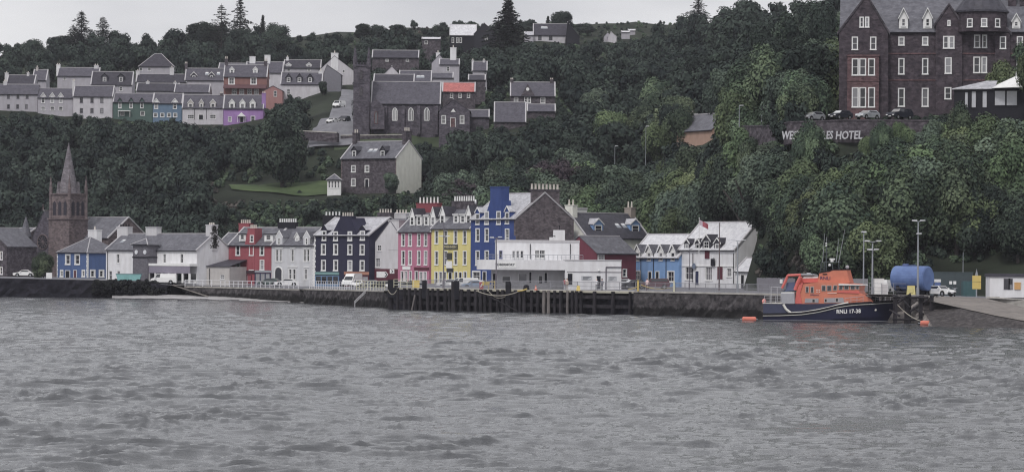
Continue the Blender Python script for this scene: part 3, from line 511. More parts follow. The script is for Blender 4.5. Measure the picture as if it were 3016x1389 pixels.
# church with spire at the far left
b = Bld('church', 'stone church with tall spire, grey slate nave and rose window gable by the left shore', (128, 652), (318, 642), 3.4, 700, 642, 13, SAND, SLATE, cat='church'); b.finish()
def church_bits():
    r = b.root
    def tower():
        cx, z_, t = b.on(200, 800, -2.0); cy = -2.0; k = 640 / F * 1.0; Hb = lambda py: b.on(200, py, cy)[1]
        m = MB(); hw = 2.9; m.box(cx - hw, cx + hw, cy - hw, cy + hw, -1, Hb(645)); m.box(cx - hw - .25, cx + hw + .25, cy - hw - .25, cy + hw + .25, Hb(647), Hb(643)); m.box(cx - hw + .25, cx + hw - .25, cy - hw + .25, cy + hw - .25, Hb(643), Hb(572)); m.box(cx - hw, cx + hw, cy - hw, cy + hw, Hb(574), Hb(570))
        tw = m.build('tower', SAND, r); 
        for sx in (-1, 1):
            for sy in (-1, 1):
                q = MB(); x, y = cx + sx * (hw - .3), cy + sy * (hw - .3); q.tube((x, y, Hb(643)), (x, y, Hb(560)), .38, .34, 8); q.tube((x, y, Hb(560)), (x, y, Hb(515)), .4, .02, 8); q.build('pinnacle', SAND, tw)
        for sx in (-1, 0, 1):
            for f in (0, 1):
                a = MB(); w_ = .42; z0, z1 = Hb(634), Hb(592); x = sx * 1.5
                a.prism([(x - w_, z0), (x + w_, z0), (x + w_, z1 - .5), (x, z1), (x - w_, z1 - .5)], 'y', -.02, .06)
                o = a.build('belfry_opening', plain('louvre_dark', 52, 50, 58), tw); o.location = (cx, cy - hw + .21, 0) if f == 0 else (cx + hw - .21, cy, 0); o.rotation_euler = (0, 0, 0 if f == 0 else math.pi / 2)
        s_ = MB(); s_.tube((cx, cy, Hb(572)), (cx, cy, Hb(420)), 2.15, .05, 8)
        for a in range(4): ang = a * math.pi / 2 + math.pi / 4; x, y = cx + math.cos(ang) * 2.0, cy + math.sin(ang) * 2.0; s_.prism([(x - .4, Hb(572)), (x + .4, Hb(572)), (x, Hb(535))], 'y', y - .4, y + .4)
        sp = s_.build('spire', mat('spire_stone', P(106, 101, 106), P(80, 76, 82), .8, .9, .2, 'stone'), r)
    tower(); clear(150, 250, 425, 700, 640)
church_bits()
b2 = Bld('church', 'brown stone gabled front with round rose window beside the spire', (95, 648), (164, 644), 3.4, 700, 622, 9, STONED, SLATE, 'front', cat='church')
def rose():
    x, z, t = b2.on(126, 712, -.05); m = MB(); N = 20; R = 1.55
    for k in range(N):
        a, c = 2 * math.pi * k / N, 2 * math.pi * (k + 1) / N; m.tube((x + R * math.cos(a), -.05, z + R * math.sin(a)), (x + R * math.cos(c), -.05, z + R * math.sin(c)), .13, .13, 5)
    for k in range(6): a = math.pi * k / 6; m.tube((x + R * math.cos(a), -.03, z + R * math.sin(a)), (x - R * math.cos(a), -.03, z - R * math.sin(a)), .06, .06, 4)
    o = m.build('rose_window', SAND, b2.root); MB().tube((x, .02, z), (x, -.04, z), R, R, 20).build('pane', GLASS, o)
    MB().tube((x, 0, b2.he + b2.rise + .2), (x, 0, b2.he + b2.rise + 1.2), .14, .1, 6).ball((x, 0, b2.he + b2.rise + 1.3), .22).build('finial', SAND, b2.root)
b2.later(rose).win(110, 770, 795, 9, 'vert', m=.1).win(142, 770, 795, 9, 'vert', m=.1).finish()
b = Bld('church_hall', 'low grey stone hall with conical slated turret at the left edge', (-120, 668), (64, 655), 3.5, 703, 673, 8, SAND, SLATE); b.row([-60, 2, 44], 748, 775, 13, st='vert')
def turret():
    x, z, _ = b.on(76, 700, 0); zt = b.on(76, 635, 0)[1]; m = MB(); m.tube((x, 0, -1), (x, 0, z), 1.0, 1.0, 8); m.tube((x, 0, z), (x, 0, z + .2), 1.15, 1.15, 8, 0); m.tube((x, 0, z + .2), (x, 0, zt), 1.3, .03, 8, 1); m.build('turret', [STONE, SLATE], b.root)
b.later(turret).finish()
b = Bld('house', 'grey gabled stone building cut by the left edge of the shore', (-90, 640), (20, 634), 3.5, 725, 672, 9, STONE, SLATE, 'front'); b.row([-20, 4], 740, 765, 9).row([-20, 4], 785, 808, 9).finish()

# blue hipped house
b = Bld('house', 'blue house with white-edged windows and hipped roof beside the church', (168, 636), (257, 626), 3.35, 744, 697, 8.5, NAVYB, SLATE, 'pyramid')
b.row([200, 228], 748, 779, 19, m=.3, st='sash').row([182, 246], 794, 815, 12, m=.28).door(200, 797, 817, 15, DARK).door(222, 796, 817, 9, MAR).row([273, 299], 793, 816, 15, face='R', m=.3)
b.quoins(1, h=.45).quoins(0, h=.45).chim(259, 285, 676, WHITE, y=5.2, d=1.2, pots=1); b.finish()
# long white house
b = Bld('house', 'long white building with three chimneys and slate roof, left of the red one', (312, 606), (580, 588), 2.9, 736, 690, 9, WHITE, SLATE)
b.row([348, 485, 536], 747, 774, 10, m=.07).row([326, 350], 797, 822, 11, m=.07).chim(345, 376, 667, WHITE2, pots=4, poth=.5, potm=DARK, d=1.3).chim(429, 461, 668, WHITE2, pots=3, poth=.5, potm=DARK, d=1.3)
b.chimx(b.W - 1.7, 1.9, WHITE2, wx=1.8, d=1.5, pots=3, poth=.4).sky(358, 716).pipe(318, 740, 822).pipe(556, 784, 835)
def ivy():
    m = MB(); rg = random.Random(4)
    for k in range(420):
        t = rg.random(); y = b.depth / 2 + rg.gauss(0, .35) - 0.9 * t * 0; z = b.he + b.rise + 1.6 - t * 4.2; y += rg.gauss(0, .15); x = b.W + .03 + rg.random() * .12; s_ = .16
        m.poly([(x, y - s_, z), (x + rg.uniform(-.05, .1), y, z - s_), (x, y + s_, z), (x + rg.uniform(0, .1), y, z + s_)])
    m.build('ivy', mat('ivy_leaf', P(52, 50, 46), P(34, 34, 34)), b.root)
b.later(ivy)
def canopy():
    m = MB(); a, z1, _ = b.on(434, 775, -2.2); c, z0, _ = b.on(612, 784, -2.2); zb = b.on(500, 804, -2.2)[1]; c = min(c, b.W + .3)
    m.box(a, c, -2.2, 0, z0, z1, 0); m.box(a, c, -2.12, -2.0, zb, z0, 1); m.box(a, c, -.5, -.01, 0, .4, 0)
    for k in range(7):
        x = lerp(a + .2, c - .2, k / 6); m.box(x - .18, x + .18, -2.1, -1.8, 0, zb, 0)
    m.build('canopy', [TRIM, plain('fascia_grey', 112, 106, 122)], b.root)
    m = MB(); 
    for k in range(6):
        x = lerp(a + .2, c - .2, k / 6); x2 = lerp(a + .2, c - .2, (k + 1) / 6); m.box(x + .3, x2 - .3, -.1, -.04, .4, zb - .1)
    m.build('shop_window', GLASS, b.root)
b.later(canopy); b.finish()
b = Bld('clock_tower', 'square dark slate-hung tower with small pyramid cap in front of the long white building', (391, 597), (435, 594), 2.9, 720, 702, 2.9, plain('slate_hung', 86, 84, 92, kind='slate'), SLATE, 'pyramid', cat='tower', over=.35)
def clk():
    for px in (401, 426):
        x, z, _ = b.on(px, 742, -.1); MB().tube((x, 0, z), (x, -.12, z), .42, .42, 16).build('clock_face', plain('clock_white', 178, 180, 186), b.root)
    x, z, _ = b.on(413, 757, 0); MB().box(-.12, b.W + .12, -.12, b.depth + .12, z - .12, z + .1).build('string_course', DARK, b.root); MB().tube((b.W / 2, b.depth / 2, b.he + b.rise), (b.W / 2, b.depth / 2, b.he + b.rise + 1.1), .05, .03, 6).build('finial', METAL, b.root)
b.later(clk).finish()
b = Bld('house', 'beige single-storey annexe with dark lean-to roof between the white and red buildings', (606, 590), (676, 587), 2.6, 785, 765, 6, WHITE3, SLATED, 'lean'); b.win(655, 808, 822, 13, 'grid', m=.05).pipe(618, 790, 838).finish()
b = Bld('house', 'grey slate roofed house behind the white gable and left of the red building', (632, 606), (700, 602), 2.6, 728, 688, 8, WHITE2, SLATE); b.finish()
# red
b = Bld('tenement', 'red three-storey building with central chimney gable and dark shop sign', (673, 594), (799, 588.5), 2.4, 722, 672, 10, RED, SLATE)
b.row([701, 741, 772], 722, 752, 14, m=.17).row([701, 741, 772], 765, 795, 14, m=.17).dorm(714, 706, 689, 684, 21, kind='shed', wf=DARK).dorm(791, 707, 690, 682, 26, kind='shed', wf=DARK)
b.chim(703, 733, 657, RED, y=6, d=1.3, pots=5).chim(730, 750, 672, RED, y=-.06, d=1.6, pots=4, zlow=0)
def ngable(bb, pl, pr, pe, ptop, pcl, pcr, mt, y=-.03, d=None):
    q = [bb.on(pl, pe, y)[:2], bb.on(pr, pe, y)[:2], bb.on(pcr, ptop, y)[:2], bb.on(pcl, ptop, y)[:2]]
    MB().prism(q, 'y', y, d or (bb.depth / 2 - .3)).build('chimney_gable', mt, bb.root)
b.later(lambda: ngable(b, 716, 752, 742, 672, 731, 751, RED, d=2.2)).win(742, 692, 713, 11, y=-.06, m=.12)
sgn(b, 'shop_sign', 674, 750, 796, 806, plain('dark_sign', 62, 44, 52)); sgn(b, 'shop_sign', 750, 798, 796, 802, plain('pale_sign', 128, 132, 140)); shopfront(b, 692, 742, 808, 838, 3, MAR); shopfront(b, 750, 797, 803, 838, 3, NAV); b.finish()
# pale grey
b = Bld('tenement', 'pale grey stone-trimmed house with crow-stepped dormers and an arched doorway', (799.5, 588.5), (925, 582.5), 2.4, 722, 672, 10, GREYW, SLATE)
b.row([816, 827, 862, 898, 908], 733, 770, 9, m=.1).row([855, 867, 901], 790, 823, 10, m=.1).chim(818, 870, 654, DARK, pots=8, poth=.7, potm=TRIM).dorm(822, 721, 697, 680, 20, y=0.02, wall=GREYW, ww=.4, proud=0).dorm(903, 721, 698, 682, 20, y=.02, wall=GREYW, ww=.4, proud=0).dorm(875, 709, 698, 686, 14, y=1.1)
def arch():
    x, zt, t = b.on(820, 786, -.1); w_ = .95; m = MB(); N = 10; z1 = zt - w_
    for k in range(N):
        a, c = math.pi * k / N, math.pi * (k + 1) / N; m.tube((x + w_ * math.cos(a), -.05, z1 + w_ * math.sin(a)), (x + w_ * math.cos(c), -.05, z1 + w_ * math.sin(c)), .14, .14, 5)
    m.box(x - w_ - .12, x - w_ + .12, -.15, .02, 0, z1); m.box(x + w_ - .12, x + w_ + .12, -.15, .02, 0, z1)
    o = m.build('door_surround', TRIM, b.root); MB().prism([(x - w_ + .1, .02), (x + w_ - .1, .02), (x + w_ - .1, z1)] + [(x + (w_ - .1) * math.cos(math.pi * k / 8), z1 + (w_ - .1) * math.sin(math.pi * k / 8)) for k in range(1, 8)] + [(x - w_ + .1, z1)], 'y', -.04, .0).build('door', plain('arch_dark', 58, 58, 66), o)
    for pl, pr, pt in ((812, 832, 731), (856, 868, 731), (893, 913, 731), (848, 874, 786), (896, 908, 787)):
        a, z, _ = b.on(pl, pt, -.1); c = b.on(pr, pt, -.1)[0]; MB().box(a - .15, c + .15, -.12, .02, z, z + .14).build('hood_mould', TRIM, b.root)
    MB().box(-.02, b.W + .02, -.14, .0, b.he - .25, b.he - .08).build('cornice', TRIM, b.root)
b.later(arch).quoins(1).finish()
# black
b = Bld('tenement', 'black four-storey building with white window surrounds and a central chimney gable', (926, 582), (1087, 572), 2.4, 693, 643, 11, BLACKW, SLATEP)
cols = [953, 989, 1031, 1067]; b.row(cols[1:3], 681, 709, 14, m=.2).row(cols, 718, 750, 14.5, m=.2).row(cols, 765, 797, 14.5, m=.2)
b.dorm(955, 709, 676, 664, 16, y=.02, wall=BLACKW, ww=.85, wm=.18, wf=DARK).dorm(1068, 708, 676, 666, 17, y=.02, wall=BLACKW, ww=.85, wm=.18, wf=DARK).later(lambda: ngable(b, 975, 1052, 694, 641, 1002, 1034, BLACKW, d=3.5)).chim(1001, 1035, 636, BLACKW, y=-.06, d=1.2, pots=5).chim(950, 998, 634, DARK, y=6, d=1.2, pots=5, potm=TRIM)
b.quoins(0, h=.5); b.row([989, 1031], 681, 709, 14, m=.2, y=-.06)
sgn(b, 'shop_sign', 928, 998, 801, 809, TEAL); sgn(b, 'shop_sign', 1013, 1086, 800, 809, OCH); shopfront(b, 928, 998, 811, 841, 4, BLS); shopfront(b, 1014, 1086, 811, 841, 4, MAR); b.finish()
# white gable building + light blue gable behind
b = Bld('tenement', 'light blue gabled building just behind the white gable and the black building', (1110, 592), (1200, 586), 2.5, 672, 630, 10, LBLUE, SLATE, 'gable'); b.chim(1111, 1150, 626, STONE, y=0.2, d=1, pots=5).chim(1160, 1195, 628, WHITE2, y=3, d=1, pots=4).finish()
b = Bld('tenement', 'tall white gable with dark red ground floor, left of the pink building', (1088, 574), (1206, 568), 2.4, 735, 651, 8, WHITE2, SLATE, 'front', ridx=1150)
b.win(1118, 720, 738, 12, 'grid', m=.06).win(1113, 760, 786, 15, 'grid', m=.06).chim(1144, 1175, 648, WHITE2, y=-.04, d=1.6, pots=0)
def band():
    z = b.on(1120, 791, 0)[1]; o = MB().box(0.03, b.W, -.12, .01, 0, z).build('ground_floor_band', MAR, b.root)
    m = MB(); q = [b.on(p[0], p[1], -.2)[:2] for p in ((1109, 799), (1136, 799), (1143, 808), (1135, 817), (1109, 817))]; m.prism(q, 'y', -.2, -.13); g = m.build('direction_sign', TRIM, b.root)
    q = [b.on(p[0], p[1], -.22)[:2] for p in ((1132, 801), (1135, 801), (1141, 808), (1135, 815), (1132, 815), (1138, 808))]; MB().prism(q, 'y', -.23, -.201).build('arrow', LETD, g)
    m = MB(); q = [b.on(p[0], p[1], -.2)[:2] for p in ((1148, 792), (1161, 792), (1161, 805), (1148, 805))]; m.prism(q, 'y', -.2, -.13); g = m.build('direction_sign', TRIM, b.root)
    q = [b.on(p[0], p[1], -.22)[:2] for p in ((1152, 794), (1154, 794), (1158, 798.5), (1154, 803), (1152, 803), (1155, 798.5))]; MB().prism(q, 'y', -.23, -.201).build('arrow', LETD, g)
b.later(band).finish()
# pink
b = Bld('tenement', 'pink three-storey building with slate roof and white-framed dormers', (1172, 566), (1269.5, 560), 2.5, 682, 622, 10, PINK, SLATE)
cols = [1188, 1208, 1234, 1254]; b.row(cols, 687, 725, 11, m=.14).row(cols, 737, 780, 11, m=.14)
for p, pk in ((1214, 615), (1234, 632), (1256, 630), (1275, 611)): b.dorm(p, 663, 637 if pk < 620 else 635, pk, 15, y=1.2, wall=TRIM, roof=SLATED, kind='gable' if pk < 620 else 'shed', ww=.7)
b.chim(1226, 1288, 598, plain('red_stack', 122, 52, 62), pots=6, poth=1.1, potm=TRIM, d=1.2); sgn(b, 'shop_sign', 1185, 1208, 784, 794, TRIM); sgn(b, 'shop_sign', 1219, 1262, 787, 795, MAR)
b.row([1185, 1196, 1209], 798, 842, 9, m=.12).row([1227, 1240, 1252], 798, 842, 10, m=.12).pipe(1268, 690, 840, MAR).finish()
# yellow
b = Bld('tenement', 'yellow three-storey hotel with dark name board and white dormers', (1270, 560), (1385.5, 552.5), 2.5, 673, 612, 10.5, YELW, SLATE)
cols = [1286, 1313, 1342, 1369]; b.row(cols, 678, 718, 11, m=.14).row(cols, 738, 780, 11, m=.14)
for p, pk in ((1303, 609), (1343, 630), (1363, 630), (1380, 607)): b.dorm(p, 660 if pk < 620 else 656, 632, pk, 16, y=1.3, wall=TRIM, roof=SLATED, kind='gable' if pk < 620 else 'shed', ww=.7)
b.chim(1330, 1392, 592, STONE, pots=9, poth=.9, potm=TRIM, d=1.2); sgn(b, 'name_board', 1306, 1347, 720, 734, plain('board_dark', 64, 66, 62), 'MISHNISH', plain('gold_letter', 170, 160, 120), frac=.7)
sgn(b, 'banner', 1316, 1330, 745, 764, plain('banner_dark', 58, 58, 56)); sgn(b, 'banner', 1314, 1331, 769, 790, TRIM); b.row([1285, 1298, 1310, 1343, 1370], 798, 842, 11, m=.14, st='sash').door(1327, 802, 845, 9, DARK).door(1357, 802, 845, 7, DARK); sgn(b, 'door_canopy', 1315, 1334, 790, 801, plain('canopy_black', 52, 52, 56)); b.finish()
# blue
b = Bld('tenement', 'royal blue four-storey building with tall chimney gable and bare stone side wall', (1386, 552), (1518, 538.5), 2.6, 645, 574, 11.9, BLUEW, SLATEP)
b.row([1407, 1434, 1469, 1494], 672, 711, 12.5, m=.17).row([1407, 1434], 737, 781, 12.5, m=.17).row([1469, 1494], 737, 781, 12.5, m=.17).row([1434, 1469], 621, 661, 12.5, m=.17, y=-.06)
b.dorm(1407, 662, 625, 612, 14, y=.02, wall=BLUEW, ww=.85, roof=SLATEP, wm=.15).dorm(1494, 660, 622, 608, 14, y=.02, wall=BLUEW, ww=.85, roof=SLATEP, wm=.15)
b.later(lambda: ngable(b, 1425, 1481, 650, 590, 1444, 1477, BLUEW, d=1.9)).chim(1444, 1477, 550, BLUEW, y=-.06, d=1.6, pots=0, zlow=8)
b.win(1403, 797, 826, 25, 'grid', m=.25).door(1428, 800, 846, 9, DARK)
def stonegable():
    W_ = b.W; m = MB(); top = b.he + b.rise; q = [b.onx(px, py, W_ + .03)[:2] for px, py in ((1519, 900), (1519, 641), (1568, 597), (1568, 562), (1648, 562), (1648, 597), (1690, 642), (1690, 900))]
    m.prism(q, 'x', W_ - .6, W_ + .03, 0); y0, z1, _ = b.onx(1566, 560, W_ + .1); y1 = b.onx(1650, 560, W_ + .1)[0]; m.box(W_ - .8, W_ + .12, y0, y1, z1 - .1, z1 + .2, 1)
    for k in range(8):
        y = lerp(y0 + .3, y1 - .3, k / 7); m.tube((W_ - .3, y, z1 + .2), (W_ - .3, y, z1 + 1.15), .22, .17, 8, 2); m.tube((W_ - .3, y, z1 + 1.0), (W_ - .3, y, z1 + 1.15), .22, .22, 8, 2)
    m.build('chimney', [mat('gable_rubble', P(98, 90, 94), P(70, 64, 69), 1.0, .9, .2, 'stone', .3), STONE, POT], b.roof)
    m = MB(); y, z, _ = b.onx(1425, 590, 0); m.tube((-.2, 1.2, b.he + 3.2), (-.35, 1.0, b.he + 3.2), .38, .38, 12); m.build('satellite_dish', TRIM, b.root)
b.later(stonegable).finish(); clear(1518, 1690, 560, 700, 540); clear(1444, 1477, 550, 640, 545)
b = Bld('house', 'small white framed back extension at the right shoulder of the bare stone gable', (1664, 572), (1694, 570), 2.6, 616, None, 3, TRIM, SLATED, 'flat'); b.win(1680, 620, 640, 12, 'plain').finish()

# ferry terminal
b = Bld('ferry_terminal', 'white flat-roofed ferry terminal with long curved canopy and stepped upper block', (1463, 484), (1706, 484.5), 3.3, 713, None, 9, WHITE, CONC, 'flat', cat='terminal')
b.row([1513, 1525, 1537], 737, 760, 9, st='plain', m=.04).win(1582, 736, 760, 13, 'six', m=.04).win(1597, 736, 760, 17, 'six', m=.04).win(1475, 738, 760, 10, 'sash', m=.04, fm=plain('blue_frame', 70, 76, 130))
b.pipe(1562, 718, 762).pipe(1680, 718, 762)
def term():
    r = b.root; y0 = -5.5
    # canopy band with a rounded left end
    a, zt, _ = b.on(1408, 764, y0); c, zb, _ = b.on(1664, 795, y0); pts = []; R = 3.0
    for k in range(9): t = math.pi / 2 * k / 8; pts.append((a + R - R * math.cos(t), y0 + R - R * math.sin(t)))
    out = [(a, 2.0)] + pts + [(c, y0), (c, 2.0)]; MB().prism(out, 'z', zb, zt).build('canopy', WHITE, r)
    e, z1, _ = b.on(1830, 768, y0 + .1); MB().box(c - .0, e, y0 - .12, 3.0, -1, zt - .05).build('wall', WHITE, r)
    MB().box(c - .06, e + .08, y0 - .2, 3.05, zt - .045, zt + .1).build('parapet', RIDGE, r)
    g, _, _ = b.on(1448, 800, -2.0); m = MB(); m.box(g, c + .05, -2.0, -.2, -1, zb - .02); m.build('wall', WHITE2, r)
    def gw(pl, pr, pt, pb, nm='window', mt=GLASS, y=-2.0, fr=TRIM):
        x0, z1, _ = b.on(pl, pt, y); x1, z0, _ = b.on(pr, pb, y); z0 = max(z0, .05); o = MB().box(x0 - .08, x0, y - .08, y - .005, z0, z1 + .08).box(x1, x1 + .08, y - .08, y - .005, z0, z1 + .08).box(x0, x1, y - .08, y - .005, z1, z1 + .08).build(nm, fr, r); MB().box(x0, x1, y - .04, y - .003, z0, z1).build('pane' if nm == 'window' else 'door_leaf', mt, o)
    DK = plain('doorway_dark', 36, 36, 44)
    gw(1452, 1464, 805, 848, 'door', DK); gw(1480, 1502, 814, 830); gw(1528, 1551, 806, 828); gw(1559, 1565, 801, 832, 'door', DK); gw(1587, 1597, 812, 834); gw(1604, 1611, 803, 832, 'door', DK)
    gw(1672, 1686, 805, 838, 'door', DK, y0 - .12); gw(1757, 1769, 812, 850, 'door', DK, y0 - .12)
    for pl, pr, pt, pb in ((1712, 1744, 812, 824), (1790, 1817, 813, 826)):
        x0, z1, _ = b.on(pl, pt, y0 - .12); x1, z0, _ = b.on(pr, pb, y0 - .12); o = MB().box(x0, x1, y0 - .18, y0 - .121, z0, z1).build('notice_board', plain('notice_pale', 150, 152, 158), r)
        m = MB(); 
        for k in range(3): m.box(x0 + .25, x1 - .2 - k * .25, y0 - .2, y0 - .181, z1 - .2 - k * .18, z1 - .13 - k * .18)
        m.build('printed_lines', LETD, o)
    x0, z, _ = b.on(1666, 800, y0 - .12); m = MB(); m.box(x0 + .2, e, y0 - .2, y0 - .121, z - .04, z + .04)
    x1, z2, _ = b.on(1785, 786, y0 - .12); x2 = e; m.tube((x1, y0 - .22, 0), (x1, y0 - .22, z2), .09, .09, 6); m.tube((x1, y0 - .22, z2), (e, y0 - .22, z2), .09, .09, 6); m.build('pipework', GREYP, r)
    x, z, _ = b.on(1764, 796, y0 - .3); MB().ball((x, y0 - .3, z), .2).build('wall_lamp', plain('lamp_white', 230, 230, 230), r)
    x0, z1, _ = b.on(1470, 771, y0 + .02 - .05); x1, z0, _ = b.on(1517, 789, y0 - .05); o = MB().box(x0 - .1, x1 + .2, y0 - .07, y0 - .005, z0, z1).build('name_board', plain('board_white', 186, 188, 190), r)
    text('lettering', 'TOBERMORY', .5, LETD, o, ((x0 + x1) / 2 - .35, y0 - .09, (z0 + z1) / 2 + .05), width=3.1, ext=.01, bold=.012)
    # tower stub and steps on the upper roof
    m = MB(); x0, z1, _ = b.on(1632, 677, 1.5); x1 = b.on(1664, 677, 1.5)[0]; m.box(x0, x1, 1.5, 4.5, b.he, z1); x2, z3, _ = b.on(1620, 698, 1.5); m.box(x2, x0, 1.6, 4.0, b.he, z3); m.build('stair_tower', WHITE, r)
    MB().tube(((x0 + x1) / 2, 2, z1), ((x0 + x1) / 2, 2, z1 + .5), .08, .05).ball(((x0 + x1) / 2, 2, z1 + .6), .14).tube((x0 + .2, 1.45, z1 - 1), (x0 - .5, 1.45, z1 - .8), .05).build('roof_siren', DARK, r)
    m = MB(); z = zt; 
    for k in range(24): x = lerp(a + 1, e - 6, k / 23); m.tube((x, y0 + .3, z), (x, y0 + .3, z + .8), .03)
    m.tube((a + 1, y0 + .3, z + .8), (e - 6, y0 + .3, z + .8), .035); m.tube((a + 1, y0 + .3, z + .4), (e - 6, y0 + .3, z + .4), .02); m.build('guard_rail', METAL, r)
b.later(term).finish(); clear(1400, 1830, 713, 850, 478)

# buildings right of the terminal
b = Bld('house', 'dark-roofed house with two blue dormers and a cream left gable behind the ferry terminal', (1727, 545), (1912, 556), 3.1, 700, 631, 9, CREAM, SLATED)
b.dorm(1762, 686, 660, 645, 30, y=1.2, wall=SKYB, roof=SLATEP, st='sash', ww=.7, wm=.14).dorm(1871, 686, 660, 646, 30, y=1.2, wall=SKYB, roof=SLATEP, ww=.7, wm=.14).sky(1824, 673).sky(1842, 673).chimx(-.1, 1.5, CREAM, wx=1.2, d=2, pots=2, poth=1.0).chimx(b.W - 1.1, 1.3, plain('tan_stack', 128, 118, 110), wx=1.2, d=1.7, pots=2, poth=1.1).finish()
b = Bld('house', 'long maroon shed-like building with slate roof beside the ferry terminal', (1757, 510), (1873, 517), 3.2, 746, 698, 8, MAROON, SLATE, skew=False); b.win(1770, 747, 765, 20, 'grid', m=.15, y=-.03).row([1840], 790, 815, 14).finish()
b = Bld('house', 'sky blue two-storey terrace with four white-edged dormer gables', (1857, 523), (1999, 513), 3.2, 757, 692, 8, SKYB, SLATEW)
for p in (1878, 1912, 1947, 1982): b.dorm(p, 768, 741, 722, 17, y=.02, wall=TRIM, roof=SLATE, ww=.65, proud=.25)
b.win(1876, 795, 823, 21, 'grid', m=.17).door(1915, 800, 835, 8).door(1937, 800, 835, 8).win(1976, 797, 830, 20, 'grid', m=.17)
for p in (1889, 1926, 1963): b.pipe(p, 745, 838)
b.quoins(0, plain('lilac_corner', 96, 92, 150)); b.finish()
b = Bld('house', 'white two-storey shop with dark slated dormers and large ground-floor windows', (2000, 514), (2165, 501), 3.25, 734, 657, 9, WHITE, SLATEW)
b.dorm(2023, 742, 716, 705, 15, y=.02, wall=SLATED, roof=SLATED).dorm(2055, 742, 716, 704, 15, y=.02, wall=SLATED, roof=SLATED).dorm(2081, 732, 709, 692, 22, y=.02, wall=SLATED, roof=SLATED, st='grid').dorm(2113, 740, 716, 702, 18, y=.02, wall=SLATED, roof=SLATED)
b.win(2030, 783, 824, 22, 'six', m=.15).win(2088, 783, 826, 20, 'six', m=.15).win(2148, 788, 815, 14, 'grid', m=.12).door(2054, 798, 838, 9, NAV).door(2122, 784, 822, 15, MAR).pipe(2042, 745, 830).pipe(2000, 745, 835).pipe(2162, 745, 835)
def wbits():
    x, zt, _ = b.on(2078, 734, -.1); x1, zb, _ = b.on(2083, 761, -.1); MB().box(x - .2, x1 + .5, -.12, -.0, zb, zt).build('shop_sign', MAR, b.root)
    x, z, _ = b.on(2099, 772, -.3); MB().box(x - .5, x + .5, -.35, -.25, z - .6, z + .6).tube((x, -.3, z + .7), (x, 0, z + .7), .03).build('hanging_sign', DARK, b.root)
    x, z, _ = b.on(2044, 783, -.3); MB().tube((x, -.3, z), (x, -.36, z), .5, .5, 14).build('round_sign', plain('sign_blue', 90, 100, 120), b.root)
    a, z, _ = b.on(2008, 782, -.1); c = b.on(2160, 782, -.1)[0]; MB().box(a, c, -.14, 0, z - .08, z + .08).build('shop_cornice', TRIM, b.root)
b.later(wbits).finish()
b = Bld('hut', 'small white hut with a dark doorway and pale roof right of the white shop', (2166, 498), (2214, 495), 3.3, 798, 762, 5, WHITE, SLATEW); b.door(2188, 809, 850, 8).finish()

# ---------------------------------------------------------------- upper village, hillside houses and churches
WHITEU = paint('upper_white_harling', 160, 157, 164); WHITEV = paint('upper_dull_harling', 142, 139, 148); SLATEU = mat('upper_slate', P(74, 72, 82), P(60, 58, 67), .9, .6, .3, 'slate'); SLATEV = mat('upper_dark_slate', P(58, 56, 65), P(47, 45, 53), .9, .6, .3, 'slate')
def hs(label, l, r, D, base, eave, ridge, depth=7, wall=WHITE2, roof=SLATE, kind='gable', dD=0.0, name='house', group=None, cat='building', cl=True, **k):
    if D > 730: wall = {WHITE: WHITEU, WHITE2: WHITEV}.get(wall, wall); roof = {SLATE: SLATEU, SLATED: SLATEV}.get(roof, roof)
    D2 = D - dD; b = Bld(name, label, (l, D), (r, D2), zc((l + r) / 2, base, (D + D2) / 2), eave, ridge, depth, wall, roof, kind, group, cat, clr=False, **k); b.bot = 5
    if cl: clear(l, r, ridge or eave, base - 6, D2)
    return b
GRN = paint('green_harling', 68, 88, 84); TEALW = paint('teal_harling', 80, 104, 128); PURP = paint('purple_harling', 130, 92, 152); OWALL = paint('terracotta_harling', 118, 82, 78)
b = hs('white terraced house cut by the left edge, upper row on the hillside', -70, 107, 872, 328, 277, 250, wall=WHITE2, skew=False); b.row([-30, 25, 53, 80], 279, 291, 8, m=.05, fm=GREYP).row([-30, 25, 52, 78], 308, 320, 8, m=.05, fm=GREYP).chim(10, 20, 240, WHITE2, pots=2, poth=.5).finish()
b = hs('white house with three gabled wall dormers in the upper row', 108, 211, 871, 330, 288, 262, wall=WHITE2, roof=SLATE, skew=False)
for p in (127, 154, 179): b.dorm(p, 304, 284, 274, 15, y=.02, wall=WHITE2, ww=.7)
b.row([127, 154, 179], 314, 325, 12, m=.08).finish()
b = hs('white house with six tall windows and a wide slate roof in the upper row', 212, 328, 869, 335, 284, 255, wall=WHITE, skew=True); b.row([240, 271, 300], 287, 303, 9, m=.06, fm=GREYP).row([240, 271, 300], 318, 333, 9, m=.06, fm=GREYP).chim(213, 221, 238, WHITE2, pots=2, poth=.5).finish()
b = hs('green terraced house with three pointed dormers in the upper row', 330, 446, 868, 345, 301, 277, wall=GRN)
for p in (353, 386, 418): b.dorm(p, 319, 299, 289, 14, y=.02, wall=GRN, roof=SLATED, wf=DARK, ww=.7)
b.row([360, 420], 328, 340, 12, m=.08).later(lambda: MB().box(1.5, 5, -1.2, 0, 1.6, 1.8).tube((1.6, -1.1, 0), (1.6, -1.1, 1.6), .06).tube((4.9, -1.1, 0), (4.9, -1.1, 1.6), .06).build('porch', TRIM, b.root)).finish()
b = hs('teal blue terraced house between the green and the white cottages', 447, 532, 868, 347, 304, 277, wall=TEALW)
for p in (460, 515): b.dorm(p, 321, 301, 291, 17, y=.02, wall=TRIM, ww=.65)
b.row([458, 478, 498, 516], 333, 345, 12, m=.15).finish()
b = hs('white cottage with black window trim between teal and purple houses', 534, 654, 866, 353, 317, 281, wall=WHITE)
for p in (561, 593, 627): b.dorm(p, 322, 303, 293, 17 if p != 593 else 13, y=.02, wall=WHITE3, ww=.65)
